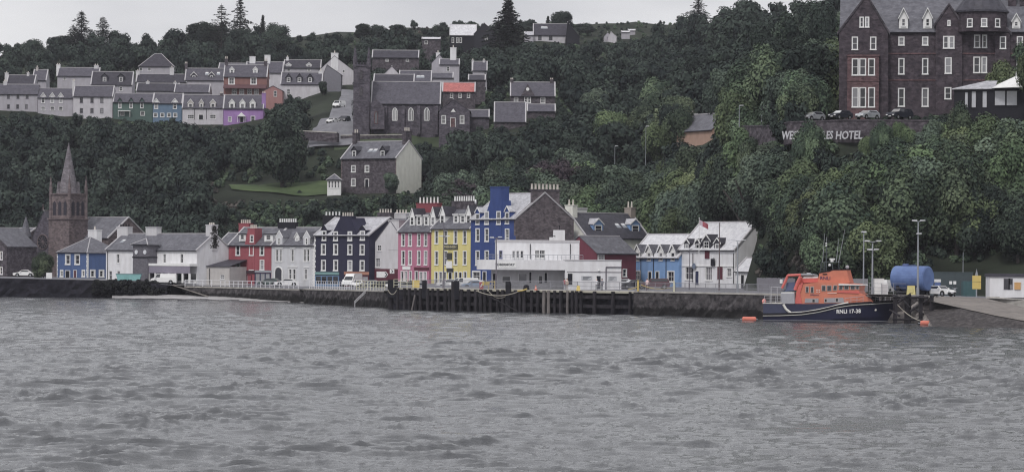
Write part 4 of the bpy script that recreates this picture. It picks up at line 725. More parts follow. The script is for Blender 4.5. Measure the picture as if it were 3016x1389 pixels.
b.win(562, 338, 350, 20, 'six', m=.08).win(627, 338, 350, 18, 'six', m=.08).door(592, 338, 352, 12).pipe(573, 318, 352).pipe(608, 318, 352).chim(648, 656, 275, STONE, pots=2, poth=.5).finish()
b = hs('purple cottage with three white dormers and a small porch gable', 655, 772, 864, 361, 319, 282, wall=PURP)
for p in (683, 714, 744): b.dorm(p, 322, 303, 293, 17, y=.02, wall=TRIM, roof=SLATED, ww=.65)
b.win(677, 343, 358, 10, m=.1).win(745, 341, 360, 14, m=.15).door(712, 344, 360, 9, DARK).chim(771, 783, 274, PURP, y=1, pots=2, poth=.5)
def porch():
    x, z, _ = b.on(711, 343, -1.0); zt = b.on(711, 331, -1.0)[1]; MB().prism([(x - 1.2, z), (x + 1.2, z), (x, zt)], 'y', -1.1, 0).box(x - 1.1, x - 1, -1.05, -.95, 0, z).box(x + 1, x + 1.1, -1.05, -.95, 0, z).build('porch', TRIM, b.root)
b.later(porch).finish()
V2 = [
 ('dark-roofed house with white gable end at far left of the second row', 16, 97, 905, 262, 247, 223, SLATED, [(30, 252, 258)]),
 ('small white gable house near the left in the second row', 92, 132, 915, 262, 236, 207, SLATE, []),
 ('low slate-roofed house with two white chimneys behind the upper row', 165, 286, 935, 240, 224, 201, SLATE, [(190, 228, 236)]),
 ('slate-roofed house with two black dormers and white right end', 264, 385, 898, 272, 249, 213, SLATED, [(300, 256, 268), (356, 256, 268)]),
 ('long dark slate roofed house below the tall pyramid roof', 397, 545, 925, 262, 242, 220, SLATED, []),
 ('low slate roofed cottage with small chimneys behind the teal house', 398, 520, 893, 290, 268, 247, SLATED, []),
 ('slate-roofed house with dormers and bright roof windows left of the terracotta house', 541, 655, 925, 252, 236, 203, SLATE, []),
 ('grey slate roof of a cottage just behind the white cottage with black trim', 510, 612, 892, 290, 272, 250, SLATE, []),
 ('dark bungalow roof with white gables behind the three-dormer white house', 832, 940, 972, 214, 200, 178, SLATED, [(850, 203, 210), (910, 203, 210)]),
 ('low dark roof with pale chimney left of the stone church tower', 640, 720, 950, 215, 203, 188, SLATE, []),
]
for i, (lb, l, r, D, bs, ev, rd, rf, ws) in enumerate(V2):
    b = hs(lb, l, r, D, bs, ev, rd, 7, WHITE2, rf, cl=False); clear(l, r, rd, ev + 5, D)
    for px, t, q in ws: b.win(px, t, q, 9, m=.06)
    if i == 0: b.chim(14, 24, 214, WHITE2, pots=1, poth=.4).chim(79, 86, 214, WHITE2, pots=1, poth=.4)
    if i == 1: b.chim(106, 112, 198, WHITE3, pots=1, poth=.5)
    if i == 2: b.chim(166, 177, 190, WHITE, pots=2, poth=.4).chim(277, 290, 192, WHITE2, pots=2, poth=.4)
    if i == 3: b.dorm(308, 241, 226, 217, 19, y=.8, wall=SLATED, roof=SLATED, wf=DARK, ww=.55).dorm(356, 241, 226, 217, 19, y=.8, wall=SLATED, roof=SLATED, wf=DARK, ww=.55)
    if i == 4: b.chim(400, 411, 208, WHITE2, pots=1, poth=.4).chim(500, 512, 198, WHITE2, pots=1, poth=.4)
    if i == 5: b.chim(430, 440, 240, WHITE2, pots=1, poth=.4).chim(511, 520, 242, WHITE2, pots=1, poth=.4)
    if i == 6: b.dorm(571, 234, 222, 213, 18, y=.8, wall=SLATED, roof=SLATED, ww=.5).dorm(623, 234, 222, 213, 18, y=.8, wall=SLATED, roof=SLATED, ww=.5).chim(544, 552, 187, STONE, pots=2, poth=.5).sky(609, 222).sky(643, 222)
    if i == 8: b.dorm(850, 200, 192, 186, 16, y=.4, wall=WHITE).dorm(910, 200, 192, 186, 16, y=.4, wall=WHITE).chim(843, 850, 168, WHITE, pots=1, poth=.5)
    b.finish()
b = hs('tall dark pyramid-roofed white house above the second row', 405, 508, 985, 212, 197, 159, 9, WHITE2, SLATED, 'hip'); b.row([415, 440], 199, 209, 9, m=.05).chim(500, 509, 195, WHITE2, pots=1).finish()
b = hs('terracotta house with white corner windows and a dark veranda roof', 655, 782, 895, 280, 226, 193, 8, OWALL, SLATE)
b.row([682, 747], 228, 249, 19, st='grid', m=.28).dorm(683, 217, 205, 198, 14, y=1.2, wall=TRIM).dorm(752, 217, 205, 198, 14, y=1.2, wall=TRIM).chim(662, 671, 173, STONE, pots=2).chim(778, 787, 180, STONE, pots=2).row([690, 712, 735, 755], 262, 278, 14, st='grid', m=.1)
b.later(lambda: MB().prism([(-2.2, b.on(700, 259, -2.2)[1]), (0, b.on(700, 249, 0)[1]), (0, b.on(700, 251.5, 0)[1]), (-2.2, b.on(700, 261, -2.2)[1])], 'x', 0, b.W).build('veranda_roof', plain('rust_roof', 84, 58, 62), b.root)).finish()
b = hs('white house with two tall white chimneys behind the terracotta house', 720, 828, 955, 232, 214, 184, 8, WHITE, SLATE); b.chim(735, 752, 166, WHITE, pots=0, d=1.4).chim(779, 796, 162, WHITE, pots=0, d=1.4).finish()
b = hs('small salmon pink gabled outbuilding right of the terracotta house', 772, 828, 880, 288, 268, 254, 6, paint('salmon_harling', 140, 98, 96), SLATE, 'front'); b.win(811, 268, 284, 9, m=.05).finish()
b = hs('white cottage with three dark dormers above the big round tree', 823, 944, 885, 280, 248, 215, 8, WHITE, SLATE)
for p in (850, 882, 913): b.dorm(p, 242, 229, 218, 17, y=.6, wall=SLATED, roof=SLATED, wf=DARK, ww=.6)
b.win(850, 263, 278, 10, m=.05).chim(938, 950, 209, WHITE, pots=1).finish()
b = hs('tall white gabled house with broad chimney above the hill road', 935, 1037, 915, 268, 208, 166, 10, WHITE, SLATED, 'front', ridx=985); b.win(1012, 206, 214, 7, m=.04).chim(975, 996, 156, WHITE, y=-.04, d=1.4, pots=1).finish()
b = hs('plain grey slate-hung gable in front of the tall white gabled house', 948, 1000, 897, 285, 220, 192, 8, plain('slate_hung_grey', 100, 99, 108), SLATE, 'front', ridx=963); b.finish()
# stone church with square tower
b = hs('dark stone church with square pinnacled tower and pale arched windows on the hillside', 1090, 1293, 745, 372, 305, 243, 11, STONED, SLATE, name='church', cat='church')
b.bot = 5
def archwin(bb, px, pt, pb, wpx, y=-.05, mt=TRIM, lights=3):
    x, zt, t = bb.on(px, pt, y); zb = bb.on(px, pb, y)[1]; w_ = bb.wm(wpx, t) / 2; zs = zt - w_ * 1.3; m = MB(); o = [(x - w_, zb), (x + w_, zb), (x + w_, zs), (x + w_ * .6, zt - w_ * .4), (x, zt), (x - w_ * .6, zt - w_ * .4), (x - w_, zs)]
    for a, c in zip(o, o[1:] + o[:1]): m.tube((a[0], y, a[1]), (c[0], y, c[1]), .11, .11, 5)
    for k in range(1, lights): q = x - w_ + 2 * w_ * k / lights; m.tube((q, y, zb), (q, y, zt - w_ * .7), .09, .09, 5)
    f = m.build('window', mt, bb.root); MB().prism(o, 'y', y - .01, .01).build('pane', GLASS, f)
def ch():
    for p in (1163, 1210, 1257): archwin(b, p, 318, 355, 14)
    for p in (1136, 1187, 1233, 1285):
        x, z, _ = b.on(p, 310, -.6); MB().prism([(-.9, -2), (0, -2), (0, z), (-.45, z - .4), (-.9, z - 2.2)], 'x', x - .4, x + .4).build('buttress', STONED, b.root)
    x0, z0, t = b.on(1040, 372, -1.5); x1 = b.on(1088, 372, -1.5)[0]; Hb = lambda py: b.on(1064, py, -1.5)[1]; wd = x1 - x0; m = MB()
    m.box(x0, x1, -1.5, wd - 1.5, -4, Hb(192)); m.box(x0 - .2, x1 + .2, -1.7, wd - 1.3, Hb(196), Hb(190)); 
    for z in (300, 245): m.box(x0 - .1, x1 + .1, -1.6, wd - 1.4, Hb(z), Hb(z) + .25)
    k = 0; x = x0
    while x < x1 - .2: m.box(x, x + .35, -1.65, -1.4, Hb(190), Hb(190) + .5); x += .75
    tw = m.build('tower', STONED, b.root)
    for (x, y) in ((x0 + .3, -1.3), (x1 - .3, -1.3), (x0 + .3, wd - 1.9), (x1 - .3, wd - 1.9)): MB().tube((x, y, Hb(200)), (x, y, Hb(178)), .5, .45, 8).tube((x, y, Hb(178)), (x, y, Hb(138)), .48, .04, 8).build('pinnacle', STONED, tw)
    for py in (208, 258): archwin(b, 1064, py, py + 24, 8, y=-1.56, mt=STONE, lights=2)
    q = [b.on(p[0], p[1], -3.2)[:2] for p in ((1091, 380), (1132, 380), (1132, 315), (1105, 287), (1091, 306))]; MB().prism(q, 'y', -3.2, 0).build('porch', STONED, b.root); archwin(b, 1108, 328, 364, 9, y=-3.24, mt=HRED, lights=1)
b.later(ch).finish(); clear(1038, 1092, 140, 362, 741); clear(1090, 1295, 300, 364, 738)
b = hs('small dark stone church hall with a pointed front gable, right of the church', 1290, 1380, 737, 378, 327, 294, 10, STONED, SLATE, 'front', ridx=1335); b.win(1307, 340, 364, 14, 'six', m=.15).win(1361, 340, 364, 14, 'six', m=.15).door(1334, 348, 374, 13, HRED)
b.later(lambda: [MB().prism([(b.on(1335, 320)[0] - .6, b.on(1335, 330)[1]), (b.on(1335, 320)[0] + .6, b.on(1335, 330)[1]), (b.on(1335, 320)[0], b.on(1335, 320)[1])], 'y', -.08, .0).build('gable_vent', TRIM, b.root)]).finish()
hs('low slate-roofed wing joined right behind the stone church hall', 1372, 1437, 745, 362, 345, 325, 6, STONED, SLATE).finish()
# between churches and hill crest
V3 = [
 ('white-gabled cottage with a long dark roof, directly behind the church nave', 1097, 1215, 795, 262, 241, 221, SLATED, WHITE2, [], 'gable'),
 ('narrow white front-gabled cottage behind the church roof', 1127, 1172, 830, 240, 219, 196, SLATE, WHITE, [], 'front'),
 ('slate-roofed house with two bright roof windows behind the church nave', 1172, 1266, 822, 258, 239, 210, SLATE, WHITE2, [], 'gable'),
 ('long low house with brown roof among trees above the churches', 1092, 1228, 900, 186, 170, 150, SLATED, STONE, [(1140, 174, 181), (1200, 174, 181)], 'gable'),
 ('tall white gabled house with pale grey roof below the crest', 1267, 1312, 858, 212, 186, 162, SLATE, WHITE2, [], 'front'),
 ('white cottage with low grey roof joined to the tall gabled house', 1290, 1348, 850, 214, 191, 176, SLATE, WHITE2, [(1320, 196, 210)], 'gable'),
 ('low grey-roofed cottage behind the orange-roofed building', 1266, 1330, 835, 240, 230, 216, SLATE, WHITE2, [], 'gable'),
 ('small steep grey-roofed house with two chimneys left of the dark conifer', 1388, 1430, 850, 222, 208, 183, SLATE, WHITE2, [], 'gable'),
 ('low brown-roofed shed right of the orange-roofed building', 1376, 1425, 815, 252, 236, 222, SLATED, STONE, [], 'gable'),
 ('long flat-roofed pale house half hidden under the crest', 1238, 1292, 985, 140, 116, 112, SLATEW, STONE, [(1255, 120, 130)], 'gable'),
]
for i, (lb, l, r, D, bs, ev, rd, rf, wl, ws, kd) in enumerate(V3):
    b = hs(lb, l, r, D, bs, ev, rd, 7, wl, rf, kd, cl=False); clear(l, r, rd, ev + 7, D)
    for px, t, q in ws: b.win(px, t, q, 9, m=.06)
    if i == 2: b.sky(1233, 231, 1.1).sky(1243, 231, 1.1)
    if i == 4: b.chim(1326, 1344, 140, WHITE, pots=1, d=1.2, zlow=0) if False else b.chim(1284, 1296, 155, WHITE, pots=1, d=1)
    if i == 5: b.chim(1326, 1344, 140, WHITE, pots=1, d=1.4, zlow=0)
    if i == 7: b.chim(1389, 1396, 177, WHITE2, pots=1, poth=.4).chim(1422, 1429, 177, WHITE2, pots=1, poth=.4)
    b.finish()
b = hs('low building with a bright orange tiled roof right of the church', 1300, 1395, 788, 292, 270, 245, 7, STONE, mat('orange_tile', P(160, 84, 80), P(130, 70, 68), 1, .8, .2, 'slate')); b.row([1330, 1355, 1380], 274, 288, 9, m=.08).finish()
b = hs('grey schoolhouse with a small pointed centre gable and two chimneys', 1500, 1631, 765, 312, 283, 244, 9, STONE, SLATE)
b.win(1520, 286, 304, 13, 'six', m=.12).win(1549, 284, 303, 9, m=.12).win(1559, 284, 303, 9, m=.12).win(1599, 286, 304, 14, 'six', m=.12).chim(1503, 1512, 234, STONE, pots=2, poth=.4).chim(1620, 1630, 234, STONE, pots=2, poth=.4)
b.later(lambda: MB().prism([b.on(1533, 284, -.2)[:2], b.on(1576, 284, -.2)[:2], b.on(1554.5, 247, -.2)[:2]], 'y', -.2, 3.5).build('front_gable', STONE, b.root)).later(lambda: MB().tube((b.on(1554, 263, -.2)[0], -.1, b.on(1554, 263, -.2)[1]), (b.on(1554, 263, -.2)[0], -.28, b.on(1554, 263, -.2)[1]), .42, .42, 12).build('round_window', TRIM, b.root)).finish()
hs('slate-roofed stone barn in front of the schoolhouse, cut by trees', 1453, 1545, 735, 372, 358, 303, 9, STONE, SLATE).finish()
hs('low slate roof just below the schoolhouse windows', 1550, 1632, 752, 338, 328, 309, 6, STONE, SLATE).finish()
b = hs('hilltop house with pale roof and black gable beside the tall conifer', 1320, 1398, 1040, 132, 104, 74, 9, DARK, SLATEW); b.row([1334, 1347, 1357], 110, 126, 7, m=.1).finish()
hs('black front gable of the hilltop house beside the tall conifer', 1392, 1458, 1032, 132, 100, 69, 12, plain('black_boards', 44, 44, 50), SLATED, 'front', ridx=1426).win(1432, 110, 119, 8, m=.05).finish()
b = hs('hilltop white house with dark roof, bright roof window and white right gable', 1566, 1672, 1062, 122, 104, 72, 9, WHITE, SLATED); b.row([1590, 1622], 106, 118, 10, m=.05, fm=DARK).sky(1603, 86, 2.2).finish()
b = hs('dark-roofed cross wing with white edged gable on the hilltop house', 1662, 1702, 1056, 118, 108, 66, 9, DARK, SLATED, 'front', ridx=1672); b.finish()
hs('pale lean-to at the left end of the hilltop white house', 1540, 1566, 1060, 122, 104, 95, 5, WHITE2, SLATEP).finish()
hs('little white gabled cottage on the crest, left of two', 1774, 1796, 1085, 118, 108, 96, 6, WHITE2, SLATED, 'front').finish()
hs('little white gabled cottage on the crest, right of two', 1786, 1811, 1078, 120, 108, 95, 6, WHITE, SLATEP, 'front', ridx=1800).finish()
hs('low white-roofed cabin on the far moor to the right of the crest cottages', 1826, 1850, 1125, 101, 96, 93, 5, WHITE2, SLATEW).finish()
hs('small bright-roofed cabin highest on the far moor', 1846, 1866, 1150, 96, 91, 88, 5, WHITE2, SLATEW).finish()
# stone house above the lawn
b = hs('stone house with white right gable and two dormers standing above the lawn', 1003, 1165, 700, 552, 466, 419, 9.5, STONE, SLATE, dD=9)
b.row([1041, 1081], 486, 507, 14, st='six', m=.17).win(1041, 525, 548, 14, 'six', m=.17).door(1081, 528, 550, 10).dorm(1043, 464, 442, 432, 15, y=.5, wall=SLATED, roof=SLATED, ww=.75, wf=DARK, wm=.12).dorm(1127, 464, 442, 431, 15, y=.5, wall=SLATED, roof=SLATED, ww=.75, wf=DARK, wm=.12).sky(1088, 449, 1.0).sky(1102, 449, 1.0)
b.chimx(.1, 2.2, STONE, wx=1.0, d=1.6, pots=2, poth=.8).chimx(b.W - 1.1, 2.4, STONE, wx=1.0, d=2.2, pots=3, poth=.8).later(lambda: MB().prism([(0, -3), (b.depth, -3), (b.depth, b.he), (b.depth / 2, b.he + b.rise), (0, b.he)], 'x', b.W + .005, b.W + .06).build('gable_render', CREAM, b.root)).quoins(0, SAND).quoins(1, SAND).finish()
clear(1165, 1232, 430, 545, 695)
b = hs('small white garden conservatory with a slate hip roof left of the stone house', 962, 1002, 694, 556, 530, 512, 4, TRIM, SLATE, 'hip'); b.row([970, 979, 988, 997], 532, 553, 7, m=.06, st='sash').finish()
# peach house
b = hs('peach-walled cottage with a grey slate roof half sunk in the trees', 1990, 2094, 604, 412, 385, 341, 8, paint('peach_harling', 146, 116, 100), SLATE, dD=12, skew=False, cl=False); clear(1992, 2090, 340, 397, 592); b.chim(2014, 2036, 335, WHITE2, y=5.5, d=1.4, pots=2, poth=.5).finish()

# ---------------------------------------------------------------- the big hotel on the cliff
def hotel():
    D0 = 494; zb = zc(2620, 345, D0); R_ = 'red-brown'
    b = Bld('hotel', 'huge dark red-brown stone hotel with gables and round turret on the wooded cliff', (2470, D0), (3090, D0 - 4), zb, 94, 0, 16, HSTONE, SLATE, cat='hotel', clr=False, skew=False); b.bot = 6
    for p, q in ((2655, 15), (2725, 18)):
        for t, u in ((109, 134), (172, 219), (260, 314)): b.win(p, t + (0), u, 20 if t > 200 else 18, m=.15, st='sash')
    for t, u in ((106, 143), (169, 217), (257, 290)): b.win(2792 if t > 150 else 2786, t, u, 20 if t > 150 else 17, m=.15)
    b.win(2803, 106, 143, 17, m=.15)
    b.win(2878, 103, 141, 19, m=.15).win(2900, 103, 141, 15, m=.15).win(2877, 168, 215, 20, m=.15).win(2899, 168, 215, 17, m=.15)
    b.win(2954, 107, 144, 18, m=.15).win(2952, 169, 217, 20, m=.15).win(3004, 168, 216, 20, m=.15).win(3004, 107, 144, 18, m=.15).win(2962, 90, 100, 10)
    for p in (2661, 2732): b.dorm(p, 79, 52, 26, 26, y=.3, wall=TRIM, roof=SLATE, ww=.5, proud=.3)
    b.dorm(2993, 79, 62, 42, 24, y=.3, wall=TRIM, roof=SLATE, ww=.5, proud=.3)
    def gab(l, r, pe, pk, y, wall, px0, name='wing', dback=12):
        q = [b.on(l, 520, y)[:2], b.on(r, 520, y)[:2], b.on(r, pe, y)[:2], b.on(px0, pk, y)[:2], b.on(l, pe, y)[:2]]; o = MB().prism(q, 'y', y, dback).build(name, wall, b.root)
        a, c, k = q[4], q[3], q[2]; m = MB(); e = .25
        for (u, v) in ((a, c), (k, c)):
            sg = -1 if u is a else 1; m.prism([(u[0] + sg * e, u[1] - .3), (v[0], v[1]), (v[0], v[1] + .3), (u[0] + sg * e, u[1] + .05)], 'y', y - .12, dback, 0); m.prism([(u[0] + sg * (e + .05), u[1] - .25), (v[0], v[1] + .05), (v[0], v[1] + .4), (u[0] + sg * (e + .05), u[1] + .15)], 'y', y - .2, y + .15, 1)
        m.build('wing_roof', [SLATE, STONE], o); return o
    def bits():
        wg = gab(2471, 2616, 98, -12, -2.0, HSTONE, 2553); y = -2.0
        def pw(px, t, u, wpx, y=y, st='sash'):
            x, z1, tt = b.on(px, t, y); z0 = b.on(px, u, y)[1]; w_ = round(b.wm(wpx, tt), 1); me = win_meshes(w_, round(z1 - z0, 1), st, .13, .03, TRIM); o = link('window', me[0], b.root, (x, y - .03, z0)); link('pane', me[1], o)
        pw(2538, 49, 81, 13); pw(2554, 49, 81, 13); pw(2518, 109, 147, 19); pw(2572, 109, 147, 19)
        yb = -3.4; x0, zt, _ = b.on(2496, 166, yb); x1, zq, _ = b.on(2588, 330, yb); MB().box(x0, x1, yb, -2.0, -6, zt).box(x0 - .12, x1 + .12, yb - .12, -1.98, zt, zt + .25).box(x0 - .08, x1 + .08, yb - .08, -1.98, b.on(2540, 240, yb)[1], b.on(2540, 236, yb)[1]).build('bay', HRED, b.root)
        for p in (2519, 2541, 2567): pw(p, 172, 222, 20, yb); pw(p, 258, 316, 20, yb)
        gab(2756, 2834, 74, 16, -.6, HSTONE, 2795, dback=9); pw(2795, 60, 76, 9, -.6, 'plain'); pw(2786, 106, 143, 17, -.6); pw(2803, 106, 143, 17, -.6); pw(2793, 169, 217, 20, -.6); pw(2792, 257, 292, 20, -.6)
        # turret
        x, z0, _ = b.on(2892, 100, -1.6); z1 = b.on(2892, 36, -1.6)[1]; zt = b.on(2892, -40, -1.6)[1]; r = 4.1; MB().tube((x, 1, b.he - .1), (x, 1, z1), r, r, 20).build('turret', HSTONE, b.root); MB().tube((x, 1, z1), (x, 1, z1 + .3), r + .3, r + .3, 20).tube((x, 1, z1 + .3), (x, 1, zt + 1), r + .2, 1.0, 20).build('turret_roof', SLATED, b.root)
        for a in (-28, 4, 36):
            th = math.radians(a - 90); me = win_meshes(1.0, 1.4, 'sash', .13, .03, TRIM); o = link('window', me[0], b.root, (x + (r + .05) * math.cos(th), 1 + (r + .05) * math.sin(th), z0 + 1.0), (0, 0, math.radians(a))); link('pane', me[1], o)
        for (l, r_) in ((2970, 2993), (3004, 3022)):
            a, z, _ = b.on(l, -40, 6); c = b.on(r_, -40, 6)[0]; MB().box(a, c, 6, 7.5, b.he, z).build('chimney', HSTONE, b.roof)
        # string courses and pale quoins
        m = MB()
        for py in (160, 238): z = b.on(2700, py, -.1)[1]; m.box(.0, b.W, -.1, .0, z, z + .22)
        m.build('string_course', HRED, b.root)
        q = gab(2930, 2975, 100, 74, -.3, HSTONE, 2952, 'small_wing', 3); pw(2954, 107, 144, 18, -.3)
    b.later(bits).finish(); clear(2470, 3100, -60, 288, 480)
hotel()
def conservatory():
    fr = Bld('conservatory', 'dark-framed glazed garden pavilion with a bright peaked roof before the hotel', (2806, 482), (3080, 478), zc(2900, 330, 480), 261, None, 5.5, DARK, SLATEP, None, cat='pavilion', clr=False); fr.bot = 5
    fr.win(2868, 268, 318, 16, 'plain', m=.08, fm=DARK).win(2900, 268, 318, 16, 'plain', m=.08, fm=DARK).win(2846, 270, 318, 12, 'plain', m=.08, fm=DARK).win(2945, 266, 312, 34, 'plain', m=.1, fm=DARK).win(2980, 266, 312, 34, 'plain', m=.1, fm=DARK)
    fr.finish(); r = fr.root
    for o in list(bpy.data.objects):
        if o.parent and o.parent.parent == r and o.name.startswith('pane'): o.data = o.data.copy(); o.data.materials[0] = plain('sky_filled_glass', 150, 152, 160, rough=.05, spec=1)  # reflected sky is put into the pale pane colour
    a, z, _ = fr.on(2804, 261, -.4); c, z2, _ = fr.on(2930, 259, -.4); zt = fr.on(2880, 238, 2.5)[1]; MB().poly([(a, -.4, z), (c, -.4, z), (c, 3, zt), (a + 5, 3, zt)]).poly([(a, -.4, z - .15), (a, -.4, z), (c, -.4, z), (c, -.4, z - .15)]).poly([(a, -.4, z), (a + 5, 3, zt), (a, 5.5, z)]).build('lean_roof', SLATEP, r)
    x, _, _ = fr.on(2990, 260, 1); zt = fr.on(2990, 225, 1)[1]; MB().tube((x, 2.2, z), (x, 2.2, zt), 4.6, .3, 8).tube((x, 2.2, zt), (x, 2.2, zt + .8), .1, .02, 6).build('peaked_roof', plain('white_canvas', 215, 215, 220, 1.1), r)
conservatory(); clear(2850, 3100, 225, 305, 474)
def hwall():
    p = [(2170, 519, zc(2170, 374, 519)), (2275, 499, zc(2275, 372, 499)), (2320, 489, zc(2320, 362, 489)), (2480, 480, zc(2480, 356, 480)), (2620, 476, zc(2620, 356, 476)), (2800, 472, zc(2800, 358, 472))]
    strip_wall('terrace_wall', p, STONE, 'long stone terrace wall below the hotel with big white letters', drop=3.4, rough=.1, cop=STONE)
    fr = Frame('sign', 'row of big white capital letters on the hotel terrace wall', 'sign', (2300, 486.2), (2560, 476.8), 0); zt = lambda px, py: fr.on(px, py)[1]
    for s_, l, r_ in (('WESTERN', 2306, 2402), ('ISLES', 2412, 2456), ('HOTEL', 2464, 2542)):
        a, z1, _ = fr.on(l, 388); c, z0, _ = fr.on(r_, 411); text('lettering', s_, (z1 - z0) * 1.38, plain('faded_lettering', 158, 158, 164), fr.root, ((a + c) / 2, -.35, (z0 + z1) / 2), width=c - a, ext=.05, shear=.12, bold=.03)
hwall(); clear(2306, 2332, 384, 412, 476); clear(2464, 2525, 384, 410, 472)

# ---------------------------------------------------------------- pier, railings, ropes
def wp(px, py, D, z=None):
    p = W(px, py, D)
    if z is not None: p.z = z
    return p
def pier():
    A = [(1146, 481), (1360, 466), (1660, 455.5), (1868, 446.6)]; z = 3.42; Pn = [wp(a, 850, d, 0) for a, d in A]; r = empty('pier', (Pn[0].x, Pn[0].y, 0), 0, 'old timber pier on dark piles in front of the ferry terminal', 'pier'); o = Pn[0].copy(); o.z = 0
    m = MB(); wl = MB()
    for a, b in zip(Pn[:-1], Pn[1:]):
        a, b = a - o, b - o; d = (b - a).normalized(); n = Vector((-d.y, d.x, 0)); up = Vector((0, 0, 1))
        f = lambda p, k, h: p + n * k + up * h
        m.poly([f(a, 0, z), f(b, 0, z), f(b, 6.5, z), f(a, 6.5, z)]); m.poly([f(a, 0, z - .3), f(b, 0, z - .3), f(b, 0, z), f(a, 0, z)], 1); m.poly([f(a, 6.5, z - .3), f(b, 6.5, z - .3), f(b, 0, z - .3), f(a, 0, z - .3)], 1)
        for h0, k in ((z - 1.15, -.12), (.9, .1)):
            wl = MB()
            wl.poly([f(a, k, h0), f(b, k, h0), f(b, k, h0 + .5), f(a, k, h0 + .5)]); wl.poly([f(a, k, h0 + .5), f(b, k, h0 + .5), f(b, k + .3, h0 + .5), f(a, k + .3, h0 + .5)]); wl.poly([f(a, k + .3, h0), f(b, k + .3, h0), f(b, k, h0), f(a, k, h0)]); wl.build('waling_beam', WOOD, r)
    m.build('deck', [CONC, plain('deck_edge', 150, 146, 132)], r)
    px = 1150; rg = random.Random(2); k = 0
    while px < 1866:
        d = float(np.interp(px, [a for a, _ in A], [q for _, q in A])) - .35; p = wp(px, 850, d, 0) - o; tall = any(abs(px - q) < 9 for q in (1150, 1162, 1248, 1344, 1496)); pale = any(abs(px - q) < 10 for q in (1612, 1668, 1728)); rr = rg.uniform(.2, .3) if not tall else .42
        if px < 1700 or k % 3 == 0: MB().tube((p.x + rg.uniform(-.05, .05), p.y, -1.3), (p.x, p.y, 4.55 if tall else z - .05), rr * 1.05, rr, 9).build('pile', WOODP if pale else WOOD, r)
        px += rg.uniform(11, 22); k += 1
    for px in (1157, 1250, 1345, 1496):
        d = float(np.interp(px, [a for a, _ in A], [q for _, q in A])) - .5; p = wp(px, 850, d, 0) - o; w_ = .8 if px == 1157 else .36; MB().box(p.x - w_, p.x + w_, p.y - .3, p.y + .3, 1.8, 4.65).build('fender_block', DARK, r)
    a = wp(1222, 868, 473) - o; b = wp(1213, 912, 473) - o; MB().tube(a, b, .12).build('leaning_pole', WOODP, r)
    for q in ((1450, 1530), (1560, 1600), (1640, 1600)): p0 = wp(q[0], 0, 459, 2.3) - o; p1 = wp(q[1], 0, 459, .2) - o; MB().tube(p0, p1, .13).build('brace', WOOD, r)
pier()
def railing(pts, h, label, mt, rails=3, sp=1.7, mesh=0, r=.045, name='railing', cat='railing'):
    Pn = [wp(a, 850, d, z) for a, d, z in pts]; o = Pn[0].copy(); rt = empty(name, o, 0, label, cat); R_ = MB(); M_ = MB(); n_ = 0
    for a, b in zip(Pn[:-1], Pn[1:]):
        a, b = a - o, b - o; n = max(1, round((b - a).length / sp))
        for k in range(n):
            p = a.lerp(b, k / n)
            if n_ < 95: MB().box(p.x - r, p.x + r, p.y - r, p.y + r, p.z, p.z + h).build('post', mt, rt)
            n_ += 1
        for k in range(rails): zz = Vector((0, 0, h * (k + 1) / rails - .04)); R_.tube(a + zz, b + zz, r * .8, r * .8, 5)
        if mesh:
            n = int((b - a).length / mesh)
            for k in range(n): p = a.lerp(b, (k + .5) / n); M_.box(p.x - .018, p.x + .018, p.y - .018, p.y + .018, p.z + .08, p.z + h - .05)
    R_.build('rail', mt, rt)
    if mesh: M_.build('mesh_panel', mt, rt)
    return rt
WR = plain('railing_white', 176, 176, 182); CR = plain('railing_cream', 176, 174, 150); GR = plain('railing_grey', 118, 118, 126)
railing([(545, 581.5, 2.35), (650, 575.2, 2.35), (893, 540.2, 2.4)], 1.2, 'white post and rail fence on the sea wall below the red building', WR, 2, 2.2, r=.06)
railing([(912, 532, 2.58), (1050, 508, 2.7)], 1.35, 'white close-railed fence on the bastion wall below the black building', WR, 3, 1.3, r=.04)
railing([(1050, 507.6, 2.7), (1142, 491.5, 2.8)], 1.5, 'cream railing with a stair rail at the left end of the pier', CR, 3, 1.5)
railing([(1160, 479.3, 3.42), (1238, 474, 3.42)], 1.3, 'cream railing on the pier below the pink building', CR, 3, 1.6)
railing([(1258, 472.6, 3.42), (1336, 467.2, 3.42)], 1.3, 'white-grey mesh barrier on the pier below the yellow building', GR, 2, 2, mesh=.25)
railing([(1352, 466.4, 3.42), (1660, 455.8, 3.42), (1866, 446.9, 3.44)], 1.35, 'grey mesh fence along the pier edge before the ferry terminal', GR, 2, 2.5, mesh=.22)
railing([(1872, 446.6, 3.55), (2200, 427.8, 3.55), (2300, 423, 3.55)], 1.25, 'grey mesh fence on the quay edge right of the ferry terminal', GR, 2, 2.2, mesh=.2)
railing([(2560, 409, 3.6), (2668, 406.3, 3.6)], 1.6, 'thin grey railing on the jetty head behind the lifeboat bow', GR, 3, 1.9, r=.03)
r = empty('stair_rail', wp(1088, 0, 503, 0), 0, 'pale sloping handrails of the steps down the bastion wall', 'handrail'); MB().tube((0, -.6, 2.9), (-2.0, -.9, .9), .05).tube((.0, -.3, 2.6), (-2.0, -.6, .6), .05).tube((0, -.6, 2.0), (0, -.6, 3.9), .05).tube((-2.0, -.9, 0), (-2.0, -.9, 1.0), .05).build('handrail', WR, r)
def rope(label, ends, sag, mt=ROPE, rad=.06, n=14):
    (a, b) = ends; pts = [a.lerp(b, k / n) - Vector((0, 0, sag * 4 * (k / n) * (1 - k / n))) for k in range(n + 1)]; o = a.copy(); tag(MB().path([p - o for p in pts], rad).build('rope', mt, None, o), label, 'rope', 'mooring ropes')
rope('pale rope loop hanging around the fat dark pile at the left pier end', (wp(1142, 852, 478), wp(1168, 854, 477.5)), .7)
